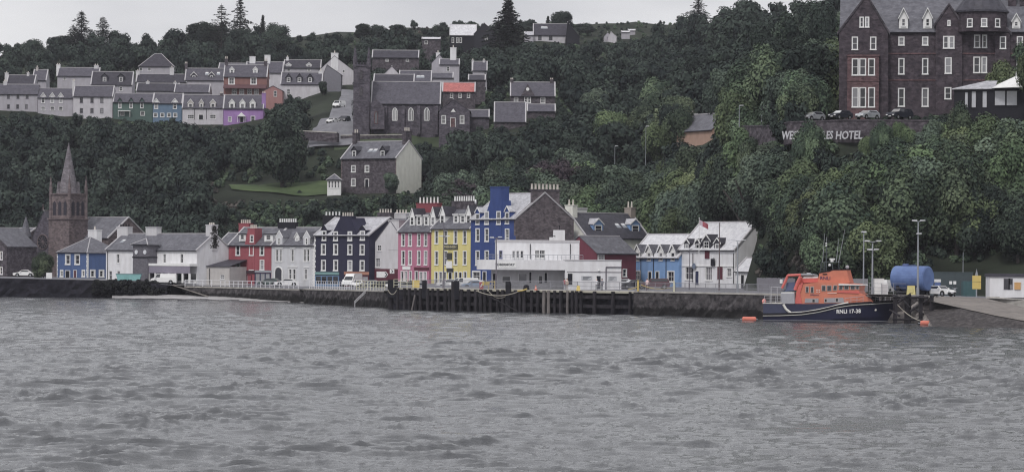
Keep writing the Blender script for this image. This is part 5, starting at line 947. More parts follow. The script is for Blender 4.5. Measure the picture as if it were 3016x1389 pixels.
rope('upper pale rope swagged between the fourth tall pile and the terminal end of pier', (wp(1402, 855, 463), wp(1552, 846, 458.5)), 1.0, YEL if False else ROPE, .07)
rope('lower thin rope hanging in a deep loop below the pier rail', (wp(1440, 858, 462), wp(1500, 862, 460.5)), .9, ROPE, .05)
rope('yellow rope coil stretched along the pier edge below the terminal windows', (wp(1525, 856, 458), wp(1552, 850, 457.5)), .1, YEL, .12)
rope('yellow chain rope hanging right of the yellow quay post', (wp(1888, 838, 445.5), wp(1990, 842, 440)), .5, YEL, .045)
rope('yellow chain rope hanging left of the yellow quay post', (wp(1850, 852, 446), wp(1884, 840, 445.5)), .1, YEL, .045)
rope('grey mooring rope running from lifeboat bow down to the right orange float', (wp(2634, 886, 400.5), wp(2722, 947, 392)), .5, ROPE, .06)
tag(MB().box(-.13, .13, -.13, .13, 0, 1.5).box(-.17, .17, -.17, .17, 1.5, 1.58).build('bollard_post', YEL, None, wp(1885, 0, 445.4, 3.5)), 'yellow-ochre post on the quay edge in front of the dark parked cars', 'post')
tag(MB().box(-.11, .11, -.11, .11, 0, 1.5).box(-.15, .15, -.15, .15, 1.5, 1.58).build('bollard_post', CR, None, wp(1991, 0, 439.5, 3.5)), 'cream post on the quay edge in front of the sky blue house', 'post')

# pier clutter
o = tag(MB().tube((0, 0, 0), (0, 0, 1.1), .3, .36, 14).build('litter_bin', plain('bin_red', 150, 56, 70), None, wp(1424, 0, 466, 3.42)), 'red litter bin with white lid on the pier', 'bin'); MB().tube((0, 0, 1.1), (0, 0, 1.2), .4, .38, 14).ball((0, 0, 1.2), .33, sz=.5).build('lid', TRIM, o); MB().prism([(-.2, .3), (.0, .35), (.2, .85), (.0, .8)], 'y', -.39, -.36).build('emblem', TRIM, o)
r = empty('barrier', wp(1446, 0, 464, 3.42), .1, 'yellow stand of boards right of the red litter bin', 'barrier'); MB().box(-1.0, .1, -.1, 0, .55, 1.15).build('panel', YEL, r); MB().box(.1, .9, -.05, 0, 1.1, 1.2).box(.1, .9, -.05, 0, .6, .68).box(.82, .92, -.06, .02, 0, 1.35).box(-.1, .0, -.06, .02, 0, .6).build('frame', YEL, r)
o = tag(MB().tube((0, 0, .06), (0, 0, .7), .2, .04, 12).box(-.28, .28, -.28, .28, 0, .06).build('traffic_cone', ORA, None, wp(1584, 0, 457.5, 3.42)), 'orange traffic cone on the pier before the terminal', 'cone'); MB().tube((0, 0, .3), (0, 0, .45), .145, .1, 12).build('band', TRIM, o)
tag(MB().poly([(-.3, -.3, 0), (.3, -.3, 0), (.2, 0, .75), (-.2, 0, .75)]).poly([(.3, .3, 0), (-.3, .3, 0), (-.2, 0, .75), (.2, 0, .75)]).build('floor_sign', YEL, None, wp(1709, 0, 452.8, 3.42)), 'small yellow folding floor sign on the pier by the terminal', 'sign')
o = tag(MB().box(-.55, .55, -.4, .4, 0, 1.0).box(-.6, .6, -.45, .45, 1.0, 1.12).build('storage_box', YEL, None, wp(1231, 0, 480, 3.42)), 'yellow box behind the railing below the yellow building', 'box')
o = tag(MB().tube((0, 0, 0), (0, 0, .55), .5, .42, 12).ball((0, 0, .55), .42, sz=.6).build('refuse_sack', DARK, None, wp(1556, 0, 458, 3.42)), 'black refuse sack left of the orange cone', 'sack')

# ---------------------------------------------------------------- lamp posts, poles, flag
LAMPH = plain('lamp_head', 170, 172, 178)
def lamp(px, D, z, ptop, heads, label, name='lamp_post', r=.11, group=None, mt=METAL):
    b = wp(px, 0, D, z); top = zc(px, ptop, D) - z; rt = empty(name, b, 0, label, 'lamp post', group); MB().tube((0, 0, 0), (0, 0, 1.2), r * 1.5, r * 1.4, 8).tube((0, 0, 1.2), (0, 0, top), r, r * .6, 8).build('column', mt, rt)
    for (x, dz, y) in heads: MB().tube((0, 0, top + dz - .15), (x * .75 + .01, y, top + dz), .05).build('arm', mt, rt)
    for (x, dz, y) in heads: sg = 1 if x > 0 else -1; MB().prism([(x - .35, top + dz - .06), (x + .35, top + dz - .06 + .04 * sg), (x + .3, top + dz + .1), (x - .3, top + dz + .1)], 'y', y - .2, y + .2).build('lamp_head', LAMPH, rt)
    return rt
lamp(2178, 431, 3.45, 712, [(-.7, .25, 0), (.75, .25, 0), (-.4, -.6, 0)], 'grey lamp post with twin heads standing on the quay left of the lifeboat')
lamp(2549, 418, 3.45, 686, [(.0, .15, -.1)], 'thin grey lamp post with one head behind the lifeboat mast')
lamp(2575, 414, 3.45, 716, [(-.75, .3, 0), (.85, .3, 0), (-.4, -.85, -.3), (.5, -.85, -.3)], 'grey lamp post carrying four flood lights right of the lifeboat', r=.14)
lamp(2709, 408, 3.45, 655, [(-.5, .25, 0), (.6, .25, 0), (.1, -1.5, -.2)], 'tall grey lamp post with twin heads at the blue tank', r=.14)
lamp(1467, 466, 3.42, 700, [(-.7, .05, 0), (.55, .1, 0), (1.6, -.05, 0)], 'dark lamp post before the ferry terminal name board', mt=GREYP)
lamp(1312, 474, 3.42, 655, [(-.4, -2.1, 0), (.6, -2.1, 0)], 'dark lamp post before the yellow hotel', mt=GREYP)
lamp(2124, 470, 3.4, 655, [], 'tall brown wooden pole before the white shop', 'wooden_pole', .1, mt=plain('pole_brown', 88, 76, 78))
lamp(2036, 480, 3.4, 733, [(.8, .1, 0)], 'thin dark street lamp left of the white shop door', mt=GREYP, r=.07)
lamp(2842, 432, 3.4, 742, [], 'thin grey pole above the green container', 'utility_pole', .06)
for px, D, pt, lb in ((2180, 516, 311, 'thin grey lamp post on the terrace, left of two'), (2246, 506, 313, 'thin grey lamp post on the terrace, right of two'), (1814, 640, 430, 'short grey lamp post in the woods above the dark-roofed house'), (1905, 618, 372, 'tall grey lamp post in the woods left of the peach cottage')):
    u = uv(px, 400)[0]; lamp(px, D, (zc(px, 374, D) if D < 530 else Tz(u, D) - .5), pt, [(.35, 0, 0)], lb, r=.07)
clear(1808, 1820, 425, 465, 640); clear(1898, 1912, 368, 425, 618); clear(2174, 2254, 305, 368, 500)
r = empty('flagpole', wp(2064, 0, 505, 9.0), 0, 'white flagpole flying a red ensign over the white shop', 'flagpole'); zt = zc(2064, 642, 505) - 9.0
MB().tube((0, 0, 0), (0, 0, zt), .06, .04, 8).ball((0, 0, zt), .09).build('pole', TRIM, r)
m = MB(); N = 8
for k in range(N):
    f = lambda t: (t * 1.5, .12 * math.sin(t * 7), zt - .25 - t * .75)
    a, c = f(k / N), f((k + 1) / N); h = .85
    m.poly([(a[0], a[1], a[2] - h), (c[0], c[1], c[2] - h), (c[0], c[1], c[2]), (a[0], a[1], a[2])], 0 if k > 2 else 1)
m.build('flag', [plain('ensign_red', 150, 66, 80), plain('ensign_pale', 170, 150, 165)], r)

# ---------------------------------------------------------------- vehicles
TYRE = plain('tyre', 28, 28, 30); RIMM = plain('wheel_rim', 140, 142, 148, metal=.6, rough=.4); HL = plain('headlight', 220, 222, 226, rough=.1, spec=1); TL = plain('tail_light', 140, 40, 45)
CARG = mat('car_glass', (0.03, 0.032, 0.04), (0.02, 0.022, 0.03), rough=.05, spec=.8)
KIND = {   # lower profile, cabin profile, length, width, height
 'hatch': ([(-2.0, .3), (2.0, .3), (2.05, .6), (1.95, .85), (1.0, .98), (-1.95, 1.0), (-2.05, .7)], [(1.0, .98), (.35, 1.42), (-1.3, 1.46), (-1.9, 1.0)], 1.7, 1.25),
 'saloon': ([(-2.3, .3), (2.25, .3), (2.3, .6), (2.1, .8), (1.15, .95), (-1.6, .98), (-2.3, .92)], [(1.1, .95), (.4, 1.4), (-.8, 1.42), (-1.65, .97)], 1.75, 1.35),
 'suv': ([(-2.2, .35), (2.2, .35), (2.3, .7), (2.15, 1.05), (1.15, 1.15), (-2.2, 1.15), (-2.3, .8)], [(1.15, 1.13), (.5, 1.68), (-1.9, 1.7), (-2.2, 1.13)], 1.85, 1.4),
 'van': ([(-2.4, .35), (2.3, .35), (2.4, .7), (2.3, 1.0), (1.75, 1.2), (-2.4, 1.2)], [(1.75, 1.18), (1.15, 1.95), (-2.35, 2.0), (-2.4, 1.18)], 1.85, 1.5),
 'hivan': ([(-2.7, .35), (2.6, .35), (2.7, .75), (2.6, 1.1), (2.0, 1.3), (-2.7, 1.3)], [(2.0, 1.28), (1.3, 2.1), (.9, 2.5), (-2.65, 2.6), (-2.7, 1.28)], 2.0, 1.75)}
def car(kind, px, D, z, ang, colr, label, group='parked cars', glass=None):
    low, cab, wd, wb = KIND[kind]; h = wd / 2; rt = empty('parked_car' if 'van' not in kind else 'parked_van', wp(px, 0, D, z), math.radians(ang), label, 'car' if 'van' not in kind else 'van', group)
    m = MB(); i = len(m.v); n = len(low)
    m.prism(low, 'y', -h, h); inset = .16; k = len(cab); q0 = len(m.v)
    vs = [(p[0], (-h if p[1] < 1.35 and p in (cab[0], cab[-1]) else -h + inset), p[1]) for p in cab]; m.v += vs + [(x, -y, zz) for x, y, zz in vs]
    top = [j for j in range(1, k - 1)]
    for j in range(1, k - 2): m.f.append((q0 + j, q0 + j + 1, q0 + k + j + 1, q0 + k + j)); m.m.append(0)
    m.f.append(tuple(q0 + j for j in range(k))); m.m.append(0 if 'van' in kind else 0); m.f.append(tuple(q0 + k + j for j in reversed(range(k)))); m.m.append(0); m.f.append((q0, q0 + 1, q0 + k + 1, q0 + k)); m.m.append(0); m.f.append((q0 + k - 2, q0 + k - 1, q0 + 2 * k - 1, q0 + 2 * k - 2)); m.m.append(0)
    for sx in (-wb, wb): 
        for sy in (-1, 1): m.tube((sx, sy * (h + .005), .36), (sx, sy * (h - .02), .36), .42, .42, 14, 1)
    m.box(2.0 if kind == 'hatch' else low[1][0] - .05, low[2][0] + .04, -h * .9, h * .9, .32, .5, 1)
    m.build('body', [colr, plain('arch_black', 30, 30, 34)], rt)
    # side glazing, windscreen, rear screen as slightly proud panels
    a, b_, c_, d_ = cab[0], cab[1], cab[-2], cab[-1]
    def lrp(p, q, t): return (lerp(p[0], q[0], t), lerp(p[1], q[1], t))
    xe = c_[0] if 'van' not in kind else b_[0] - .75; xe0 = d_[0] if 'van' not in kind else b_[0] - .75
    for sy in (-1, 1):
        pts = [lrp(a, b_, .12), lrp(a, b_, .9), (xe + .12, lerp(b_[1], c_[1], .5) - .08), (xe0 + .18, a[1] + .08)]
        P4 = [(x - (.1 if i_ < 2 else 0), sy * (h + .012 - inset * (zz - a[1]) / (b_[1] - a[1])), zz) for i_, (x, zz) in enumerate(pts)]; MB().poly(P4 if sy > 0 else P4[::-1]).build('side_window', CARG, rt)
    def panel(p, q, name, off, gm=CARG):
        u0, u1 = lrp(p, q, .1), lrp(p, q, .92); m2 = MB(); m2.poly([(u0[0] + off, -h + .14, u0[1] + .01), (u0[0] + off, h - .14, u0[1] + .01), (u1[0] + off, h - .26, u1[1] + .01), (u1[0] + off, -h + .26, u1[1] + .01)]); m2.build(name, gm, rt)
    panel(a, b_, 'windscreen', .025, glass or CARG)
    if 'van' not in kind: panel(d_, c_, 'rear_window', -.025)
    for sx in (-wb, wb):
        for sy in (-1, 1):
            w_ = MB().tube((sx, sy * (h - .18), .33), (sx, sy * (h + .03), .33), .33, .33, 16).build('wheel', TYRE, rt); MB().tube((sx, sy * (h - .1), .33), (sx, sy * (h + .045), .33), .2, .2, 10).build('rim', RIMM, w_)
    for sy in (-1, 1):
        x = low[2][0]; MB().box(x - .12, x + .045, sy * h * .72 - .17, sy * h * .72 + .17, .6, .74).build('headlight', HL, rt); x = low[-1][0]; MB().box(x - .04, x + .1, sy * h * .8 - .12, sy * h * .8 + .12, .68, .92).build('tail_light', TL, rt); MB().box(cab[0][0] - .45, cab[0][0] - .25, sy * (h + .14) - .1, sy * (h + .14) + .1, cab[0][1] + .02, cab[0][1] + .17).build('wing_mirror', colr, rt)
    MB().box(low[2][0] + .03, low[2][0] + .055, -.26, .26, .4, .51).build('number_plate', TRIM, rt)
    return rt
CW = plain('car_white', 196, 198, 202, rough=.25, spec=.6, amt=.02); CS = plain('car_silver', 150, 154, 160, rough=.25, spec=.7, amt=.02, metal=.3); CD = plain('car_dark', 44, 46, 54, rough=.25, spec=.6, amt=.02); CM = plain('car_maroon', 82, 44, 54, rough=.25, spec=.6, amt=.02); CG = plain('car_green', 62, 76, 74, rough=.25, spec=.6, amt=.02); CB = plain('car_blue', 110, 130, 158, rough=.25, spec=.6, amt=.02)
SZ = 2.5
for a in (
 ('saloon', 850, 580, 2.5, 186, CW, 'white saloon car side-on behind the railing before the pale grey house'),
 ('hatch', 800, 584, 2.5, 160, CG, 'dark green car parked at the right end of the red building'),
 ('hivan', 1043, 563, SZ, 250, CW, 'high-roofed white van facing the quay before the black building'),
 ('hatch', 1062, 553, SZ, 255, CW, 'white hatchback right beside the high-roofed van'),
 ('saloon', 1098, 556, SZ, 200, CS, 'silver car parked before the white arrow sign'),
 ('hatch', 1131, 553, SZ, 190, CD, 'dark car parked between silver car and pier'),
 ('hatch', 1176, 541, SZ, 215, CW, 'white car half hidden by the fat dark pier pile'),
 ('saloon', 1216, 538, SZ + .1, 184, CD, 'black car parked before the pink building'),
 ('suv', 1328, 530, 2.7, 190, CW, 'white estate car parked before the yellow hotel'),
 ('van', 1372, 527, 2.7, 205, CW, 'small white van between the yellow and royal blue buildings'),
 ('hatch', 1400, 521, 2.8, 190, CB, 'pale blue car parked before the royal blue building'),
 ('suv', 1935, 486, 3.4, 184, CM, 'large maroon car with glinting windscreen before the sky blue house'),
 ('hatch', 1868, 488, 3.4, 200, CD, 'dark car with glinting windscreen left of the large maroon car'),
 ('hatch', 1835, 500, 3.4, 175, CS, 'grey car tucked at the right end of the ferry terminal'),
 ('saloon', 12, 640, 3.55, 182, CS, 'silver car at the far left behind the sea wall'),
 ('saloon', 78, 635, 3.5, 178, CW, 'white car behind the sea wall before the stone church hall'),
 ('van', 487, 590, 2.65, 180, CW, 'white van parked before the long white building'),
 ('saloon', 2772, 415, 3.45, -50, CW, 'white car facing the slipway right of the blue tank'),
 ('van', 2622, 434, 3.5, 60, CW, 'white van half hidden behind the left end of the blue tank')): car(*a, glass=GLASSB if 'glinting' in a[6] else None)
for kind, px, D, ang, c, lb in (('van', 1001, 812, 250, CW, 'white van parked highest on the hill road'), ('hatch', 981, 762, 250, CW, 'white car parked low on the hill road'), ('suv', 1017, 768, 255, CD, 'black car parked beside the white one on the hill road'),
   ('hatch', 2397, 493, 222, CS, 'car with bright windscreen on the hotel terrace, leftmost of four'), ('hatch', 2478, 487, 222, CD, 'second car from left on the hotel terrace'), ('hatch', 2558, 484, 222, CS, 'third car from left on the hotel terrace'), ('suv', 2652, 481, 222, CD, 'rightmost of the four cars on the hotel terrace')):
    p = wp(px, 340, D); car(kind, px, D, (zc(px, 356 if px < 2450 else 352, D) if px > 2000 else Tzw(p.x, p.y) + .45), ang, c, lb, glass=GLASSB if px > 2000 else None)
clear(2380, 2415, 325, 350, 485); clear(2455, 2690, 325, 352, 474); clear(905, 1035, 270, 372, 740)

# ---------------------------------------------------------------- tank, containers, cabins, signs at the right
def tank():
    c = wp(2692, 0, 416, 0); z = zc(2692, 819, 416); rt = empty('fuel_tank', (c.x, c.y, 3.45), math.radians(-37), 'big blue cylindrical fuel tank lying on saddles behind the jetty', 'tank'); zz = z - 3.45; r = 1.68; L_ = 2.45; m = MB(); n = 28; prof = [(-L_ - .18, .0), (-L_ - .17, r * .6), (-L_ - .1, r * .9), (-L_, r), (L_, r), (L_ + .08, r * .93), (L_ + .12, r * .9), (L_ + .12, 0)]
    for (xa, ra), (xb, rb) in zip(prof[:-1], prof[1:]):
        for k in range(n):
            a, b = 2 * math.pi * k / n, 2 * math.pi * (k + 1) / n; m.poly([(xa, ra * math.cos(a), zz + ra * math.sin(a)), (xb, rb * math.cos(a), zz + rb * math.sin(a)), (xb, rb * math.cos(b), zz + rb * math.sin(b)), (xa, ra * math.cos(b), zz + ra * math.sin(b))])
    m.build('shell', mat('tank_blue', P(70, 98, 148), P(54, 78, 126), .8, .5, .4), rt)
    MB().tube((-1, 0, zz + r - .05), (-1, 0, zz + r + .3), .4, .4, 12).box(-1.6, .6, -.05, .05, zz + r + .1, zz + r + .16).build('hatch', plain('hatch_blue', 70, 86, 130), rt)
    for x in (-1.5, 1.5): MB().prism([(-1.2, 0), (1.2, 0), (1.4, zz - 1.0), (-1.4, zz - 1.0)], 'x', x - .2, x + .2).build('saddle', DARK, rt)
tank()
def boxy(name, label, cat, l, r_, D, z, pt, depth, mt, extra=None, dD=0):
    f = Frame(name, label, cat, (l, D), (r_, D - dD), z); h = f.on((l + r_) / 2, pt)[1]; m = MB(); m.box(0, f.W, 0, depth, -.2, h)
    m.build('wall', mt, f.root)
    if extra: extra(f, h)
    return f
def cont(f, h):
    m = MB(); n = int(f.W / .28)
    for k in range(n): m.box(k * .28 + .05, k * .28 + .17, -.05, -.003, .15, h - .15)
    m.build('corrugation', GRNC, f.root); MB().box(-.04, f.W + .04, -.06, 0, h - .12, h + .03).box(-.04, f.W + .04, -.06, 0, 0, .14).build('frame_rail', GRNC, f.root)
GRNC = plain('container_green', 64, 74, 78); TEALG = plain('gate_teal', 54, 84, 88)
f = boxy('shipping_container', 'long grey-green container store behind the white car and blue tank', 'container', 2744, 2866, 425, 3.4, 801, 3, GRNC, cont)
for px, py in ((2800, 832), (2812, 832)): x, z, _ = f.on(px, py, -.1); MB().box(x - .2, x + .2, -.12, -.06, z - .22, z + .22).build('notice', TRIM, f.root)
f = boxy('shipping_container', 'dark teal ribbed container door section at the right end of the green store', 'container', 2838, 2876, 421, 3.4, 828, 2, TEALG, lambda f, h: MB().box(.3, .36, -.06, -.003, .1, h).box(.9, .96, -.06, -.003, .1, h).box(1.4, 1.46, -.06, -.003, .1, h).build('door_bar', TEALG, f.root))
def cabin(f, h):
    MB().box(-.12, f.W + .1, -.18, 3.6, h, h + .42).build('roof', SLATED, f.root); MB().box(-.04, f.W, -.03, -.002, -.05, .12).build('skirting', DARK, f.root)
    for px, a, b in ((2966, 821, 851), (2976, 821, 836), (2976, 838, 851)):
        x, z1, t = f.on(px, a, -.05); z0 = f.on(px, b, -.05)[1]; w_ = .38 if px == 2966 else .25; o = MB().box(x - w_ - .06, x + w_ + .06, -.06, -.002, z0 - .06, z1 + .06).build('window', GREYP, f.root); MB().box(x - w_, x + w_, -.08, -.061, z0, z1).build('pane', GLASS, o)
    x, z1, _ = f.on(2988, 831, -.1); x1, z0, _ = f.on(3006, 852, -.1); MB().box(x, x1, -.14, -.002, z0, z1).box(x - .04, x1 + .04, -.16, -.1, z1 - .1, z1).build('notice_board', plain('ochre_board', 176, 130, 66), f.root)
boxy('site_cabin', 'white portable cabin with dark roof edge and small windows by the slipway', 'cabin', 2915, 3100, 409, 3.25, 815, 3.4, WHITE, cabin)
boxy('storage_box', 'white rectangular storage box on the quay between lamp post and blue tank', 'box', 2576, 2604, 414, 3.45, 821, 1.3, TRIM, lambda f, h: MB().box(-.03, f.W + .03, -.03, 1.33, h, h + .06).box(-.02, f.W + .02, -.02, 0, h * .45, h * .5).build('lid', TRIM, f.root))
boxy('storage_box', 'white low locker standing lower and right of the taller white box', 'box', 2600, 2616, 412, 3.45, 837, 1.1, WHITE2, lambda f, h: MB().box(-.03, f.W + .03, -.03, 1.13, h, h + .05).build('lid', TRIM, f.root))
o = tag(MB().box(-.55, .55, -.4, .4, 0, 1.15, taper=.08).box(-.25, .25, -.45, -.3, .3, .9).build('storage_box', plain('box_yellow', 176, 166, 96), None, wp(2689, 0, 404, 3.7)), 'yellow rounded locker on the jetty head before the blue tank', 'box'); MB().box(-.5, .5, -.36, .36, 1.15, 1.22, taper=.06).build('lid', YEL, o)
r = empty('sign_post', wp(2882, 0, 408, 3.2), 0, 'yellow two-panel sign on a pointed grey post before the teal gate', 'sign'); MB().box(-.08, .08, -.05, .05, 0, 2.0).prism([(-.3, 2.7), (.3, 2.7), (0, 4.0)], 'y', -.04, .04).build('post', METAL, r); MB().box(-.58, .58, -.12, -.06, 1.3, 2.25).box(-.58, .58, -.12, -.06, 2.3, 3.1).build('panel', YEL, r)
r = empty('sign_post', wp(2767, 0, 419, 3.4), 0, 'small blue and white sign on a post behind the white car', 'sign'); MB().box(-.04, .04, -.03, .03, 0, 2.2).build('post', METAL, r); MB().box(-.45, .45, -.07, -.031, 1.9, 2.3).build('white_panel', TRIM, r); MB().box(-.4, .4, -.07, -.031, 1.1, 1.86).build('blue_panel', plain('sign_panel_blue', 66, 88, 140), r)
def bikes():
    rt = empty('motorcycle', wp(2818, 0, 416, 3.4), math.radians(80), 'parked motorcycle facing forward before the green container', 'motorcycle')
    for x in (-.65, .65): w_ = MB().tube((x, -.06, .32), (x, .06, .32), .32, .32, 14).build('wheel', TYRE, rt); MB().tube((x, -.07, .32), (x, .07, .32), .18, .18, 10).build('rim', RIMM, w_)
    MB().prism([(-.6, .5), (.2, .45), (.55, .9), (.1, 1.05), (-.7, .85)], 'y', -.15, .15).build('body', CS, rt); MB().tube((.65, 0, .32), (.4, 0, 1.1), .04).tube((.4, -.35, 1.12), (.4, .35, 1.12), .025).build('fork', METAL, rt); MB().box(-.7, 0, -.13, .13, .88, .97).build('saddle', DARK, rt); MB().prism([(.5, .95), (.62, 1.0), (.4, 1.45), (.34, 1.4)], 'y', -.18, .18).build('screen', CARG, rt); MB().ball((.6, 0, .95), .1).build('headlight', HL, rt)
bikes()
def wfence():
    f = Frame('board_fence', 'grey vertical board fence on the quay between hut and lifeboat', 'fence', (2229, 462), (2345, 455), 3.4); h = f.on(2290, 818)[1]; m = MB(); n = int(f.W / .22)
    rg = random.Random(3)
    for k in range(n): m.box(k * .22, k * .22 + .2, 0, .04, 0, h + rg.uniform(-.05, .05))
    m.build('boards', plain('fence_grey', 104, 102, 110), f.root); x, z, _ = f.on(2300, 828, -.1); MB().box(x - .3, x + .3, -.06, -.01, z - .3, z + .3).build('notice', TRIM, f.root)
    f = Frame('board_fence', 'low grey fence panel behind the wheelhouse of the lifeboat', 'fence', (2500, 440), (2560, 437), 3.4); h = f.on(2530, 820)[1]; m = MB()
    for k in range(int(f.W / .25)): m.box(k * .25, k * .25 + .23, 0, .04, 0, h)
    m.build('boards', plain('fence_grey2', 112, 110, 116), f.root)
wfence()
def skip(px, D, lab, ang):
    rt = empty('waste_skip', wp(px, 0, D, 3.0), math.radians(ang), lab, 'skip', 'turquoise skips by the long white building'); T_ = plain('skip_turquoise', 96, 150, 150)
    MB().prism([(-1.0, .25), (1.0, .25), (1.35, 1.45), (-1.35, 1.45)], 'y', -.7, .7).build('body', T_, rt); MB().box(-1.4, 1.4, -.75, .75, 1.45, 1.55).build('lid', plain('skip_lid', 74, 112, 116), rt)
    for x in (-.8, .8): MB().tube((x, -.75, .15), (x, .75, .15), .14, .14, 10).build('wheel', TYRE, rt)
skip(369, 592, 'turquoise wheeled skip, left one of the pair before the white building', 0); skip(402, 591, 'turquoise wheeled skip, right one of the pair before the slate tower', 2)
tag(MB().box(-.55, .55, 0, .5, 0, 1.15).box(-.3, .3, -.03, 0, .3, .8).build('electric_cabinet', TRIM, None, wp(150, 0, 600, 3.45)), 'white metal cabinet on the quay left of the blue hipped house', 'cabinet')

# ---------------------------------------------------------------- jetty head (dolphin) beside the lifeboat
def jetty():
    o = wp(2640, 0, 401, 0); r = empty('jetty', o, 0, 'dark timber jetty head with cross braces right of the lifeboat bow', 'jetty'); PL = {}
    for px, D in ((2643, 399), (2643.5, 404), (2676, 398), (2684, 403), (2718, 396.5), (2722, 402), (2750, 396)):
        p = wp(px, 0, D, 0) - o; PL[px] = p; MB().box(p.x - .24, p.x + .24, p.y - .24, p.y + .24, -1.5, 3.75).build('pile', WOOD, r)
    a = wp(2560, 0, 406, 0) - o; b = wp(2743, 0, 401, 0) - o; m = MB(); m.poly([(a.x, a.y, 3.72), (b.x, b.y - 3, 3.72), (b.x, b.y + 5, 3.72), (a.x, a.y + 3, 3.72)]); m.prism([(a.y - .02, 3.4), (a.y + .2, 3.4), (a.y + .2, 3.71), (a.y - .02, 3.71)], 'x', a.x, a.x + 3.6); m.build('deck', WOODP, r)
    p = wp(2636, 0, 397.8, 0) - o; q = wp(2740, 0, 395.5, 0) - o; MB().tube((p.x, p.y - .1, 3.5), (q.x, q.y - .1, 3.5), .16).tube((p.x, p.y - .1, .6), (q.x, q.y - .1, .6), .14).build('waling_beam', WOOD, r)
    for (l, t, r_, u) in ((2645, 890, 2682, 865), (2682, 915, 2752, 870), (2650, 872, 2680, 905), (2690, 905, 2720, 925), (2620, 912, 2650, 930)): MB().tube(wp(l, t, 397.2) - o, wp(r_, u, 396.3) - o, .14).build('brace', WOOD, r)
jetty()
def fl(px, py, D, label, ang=0):
    rt = empty('mooring_float', wp(px, 0, D, .18), math.radians(ang), label, 'buoy', 'orange mooring floats'); m = MB(); pr = [(-.95, 0), (-.93, .22), (-.8, .33), (.8, .33), (.93, .22), (.95, 0)]
    for (xa, ra), (xb, rb) in zip(pr[:-1], pr[1:]): m.tube((xa, 0, .1), (xb, 0, .1), max(ra, .01), max(rb, .01), 14, caps=False)
    m.build('float_body', ORA, rt); MB().tube((-1.2, 0, .1), (-.9, 0, .1), .06).tube((.9, 0, .1), (1.15, 0, .1), .06).build('shackle', METAL, rt)
fl(2213, 931, 408, 'orange float riding at the stern of the lifeboat', 8); fl(2739, 948, 390, 'orange float at the foot of the jetty right of the lifeboat', -3)

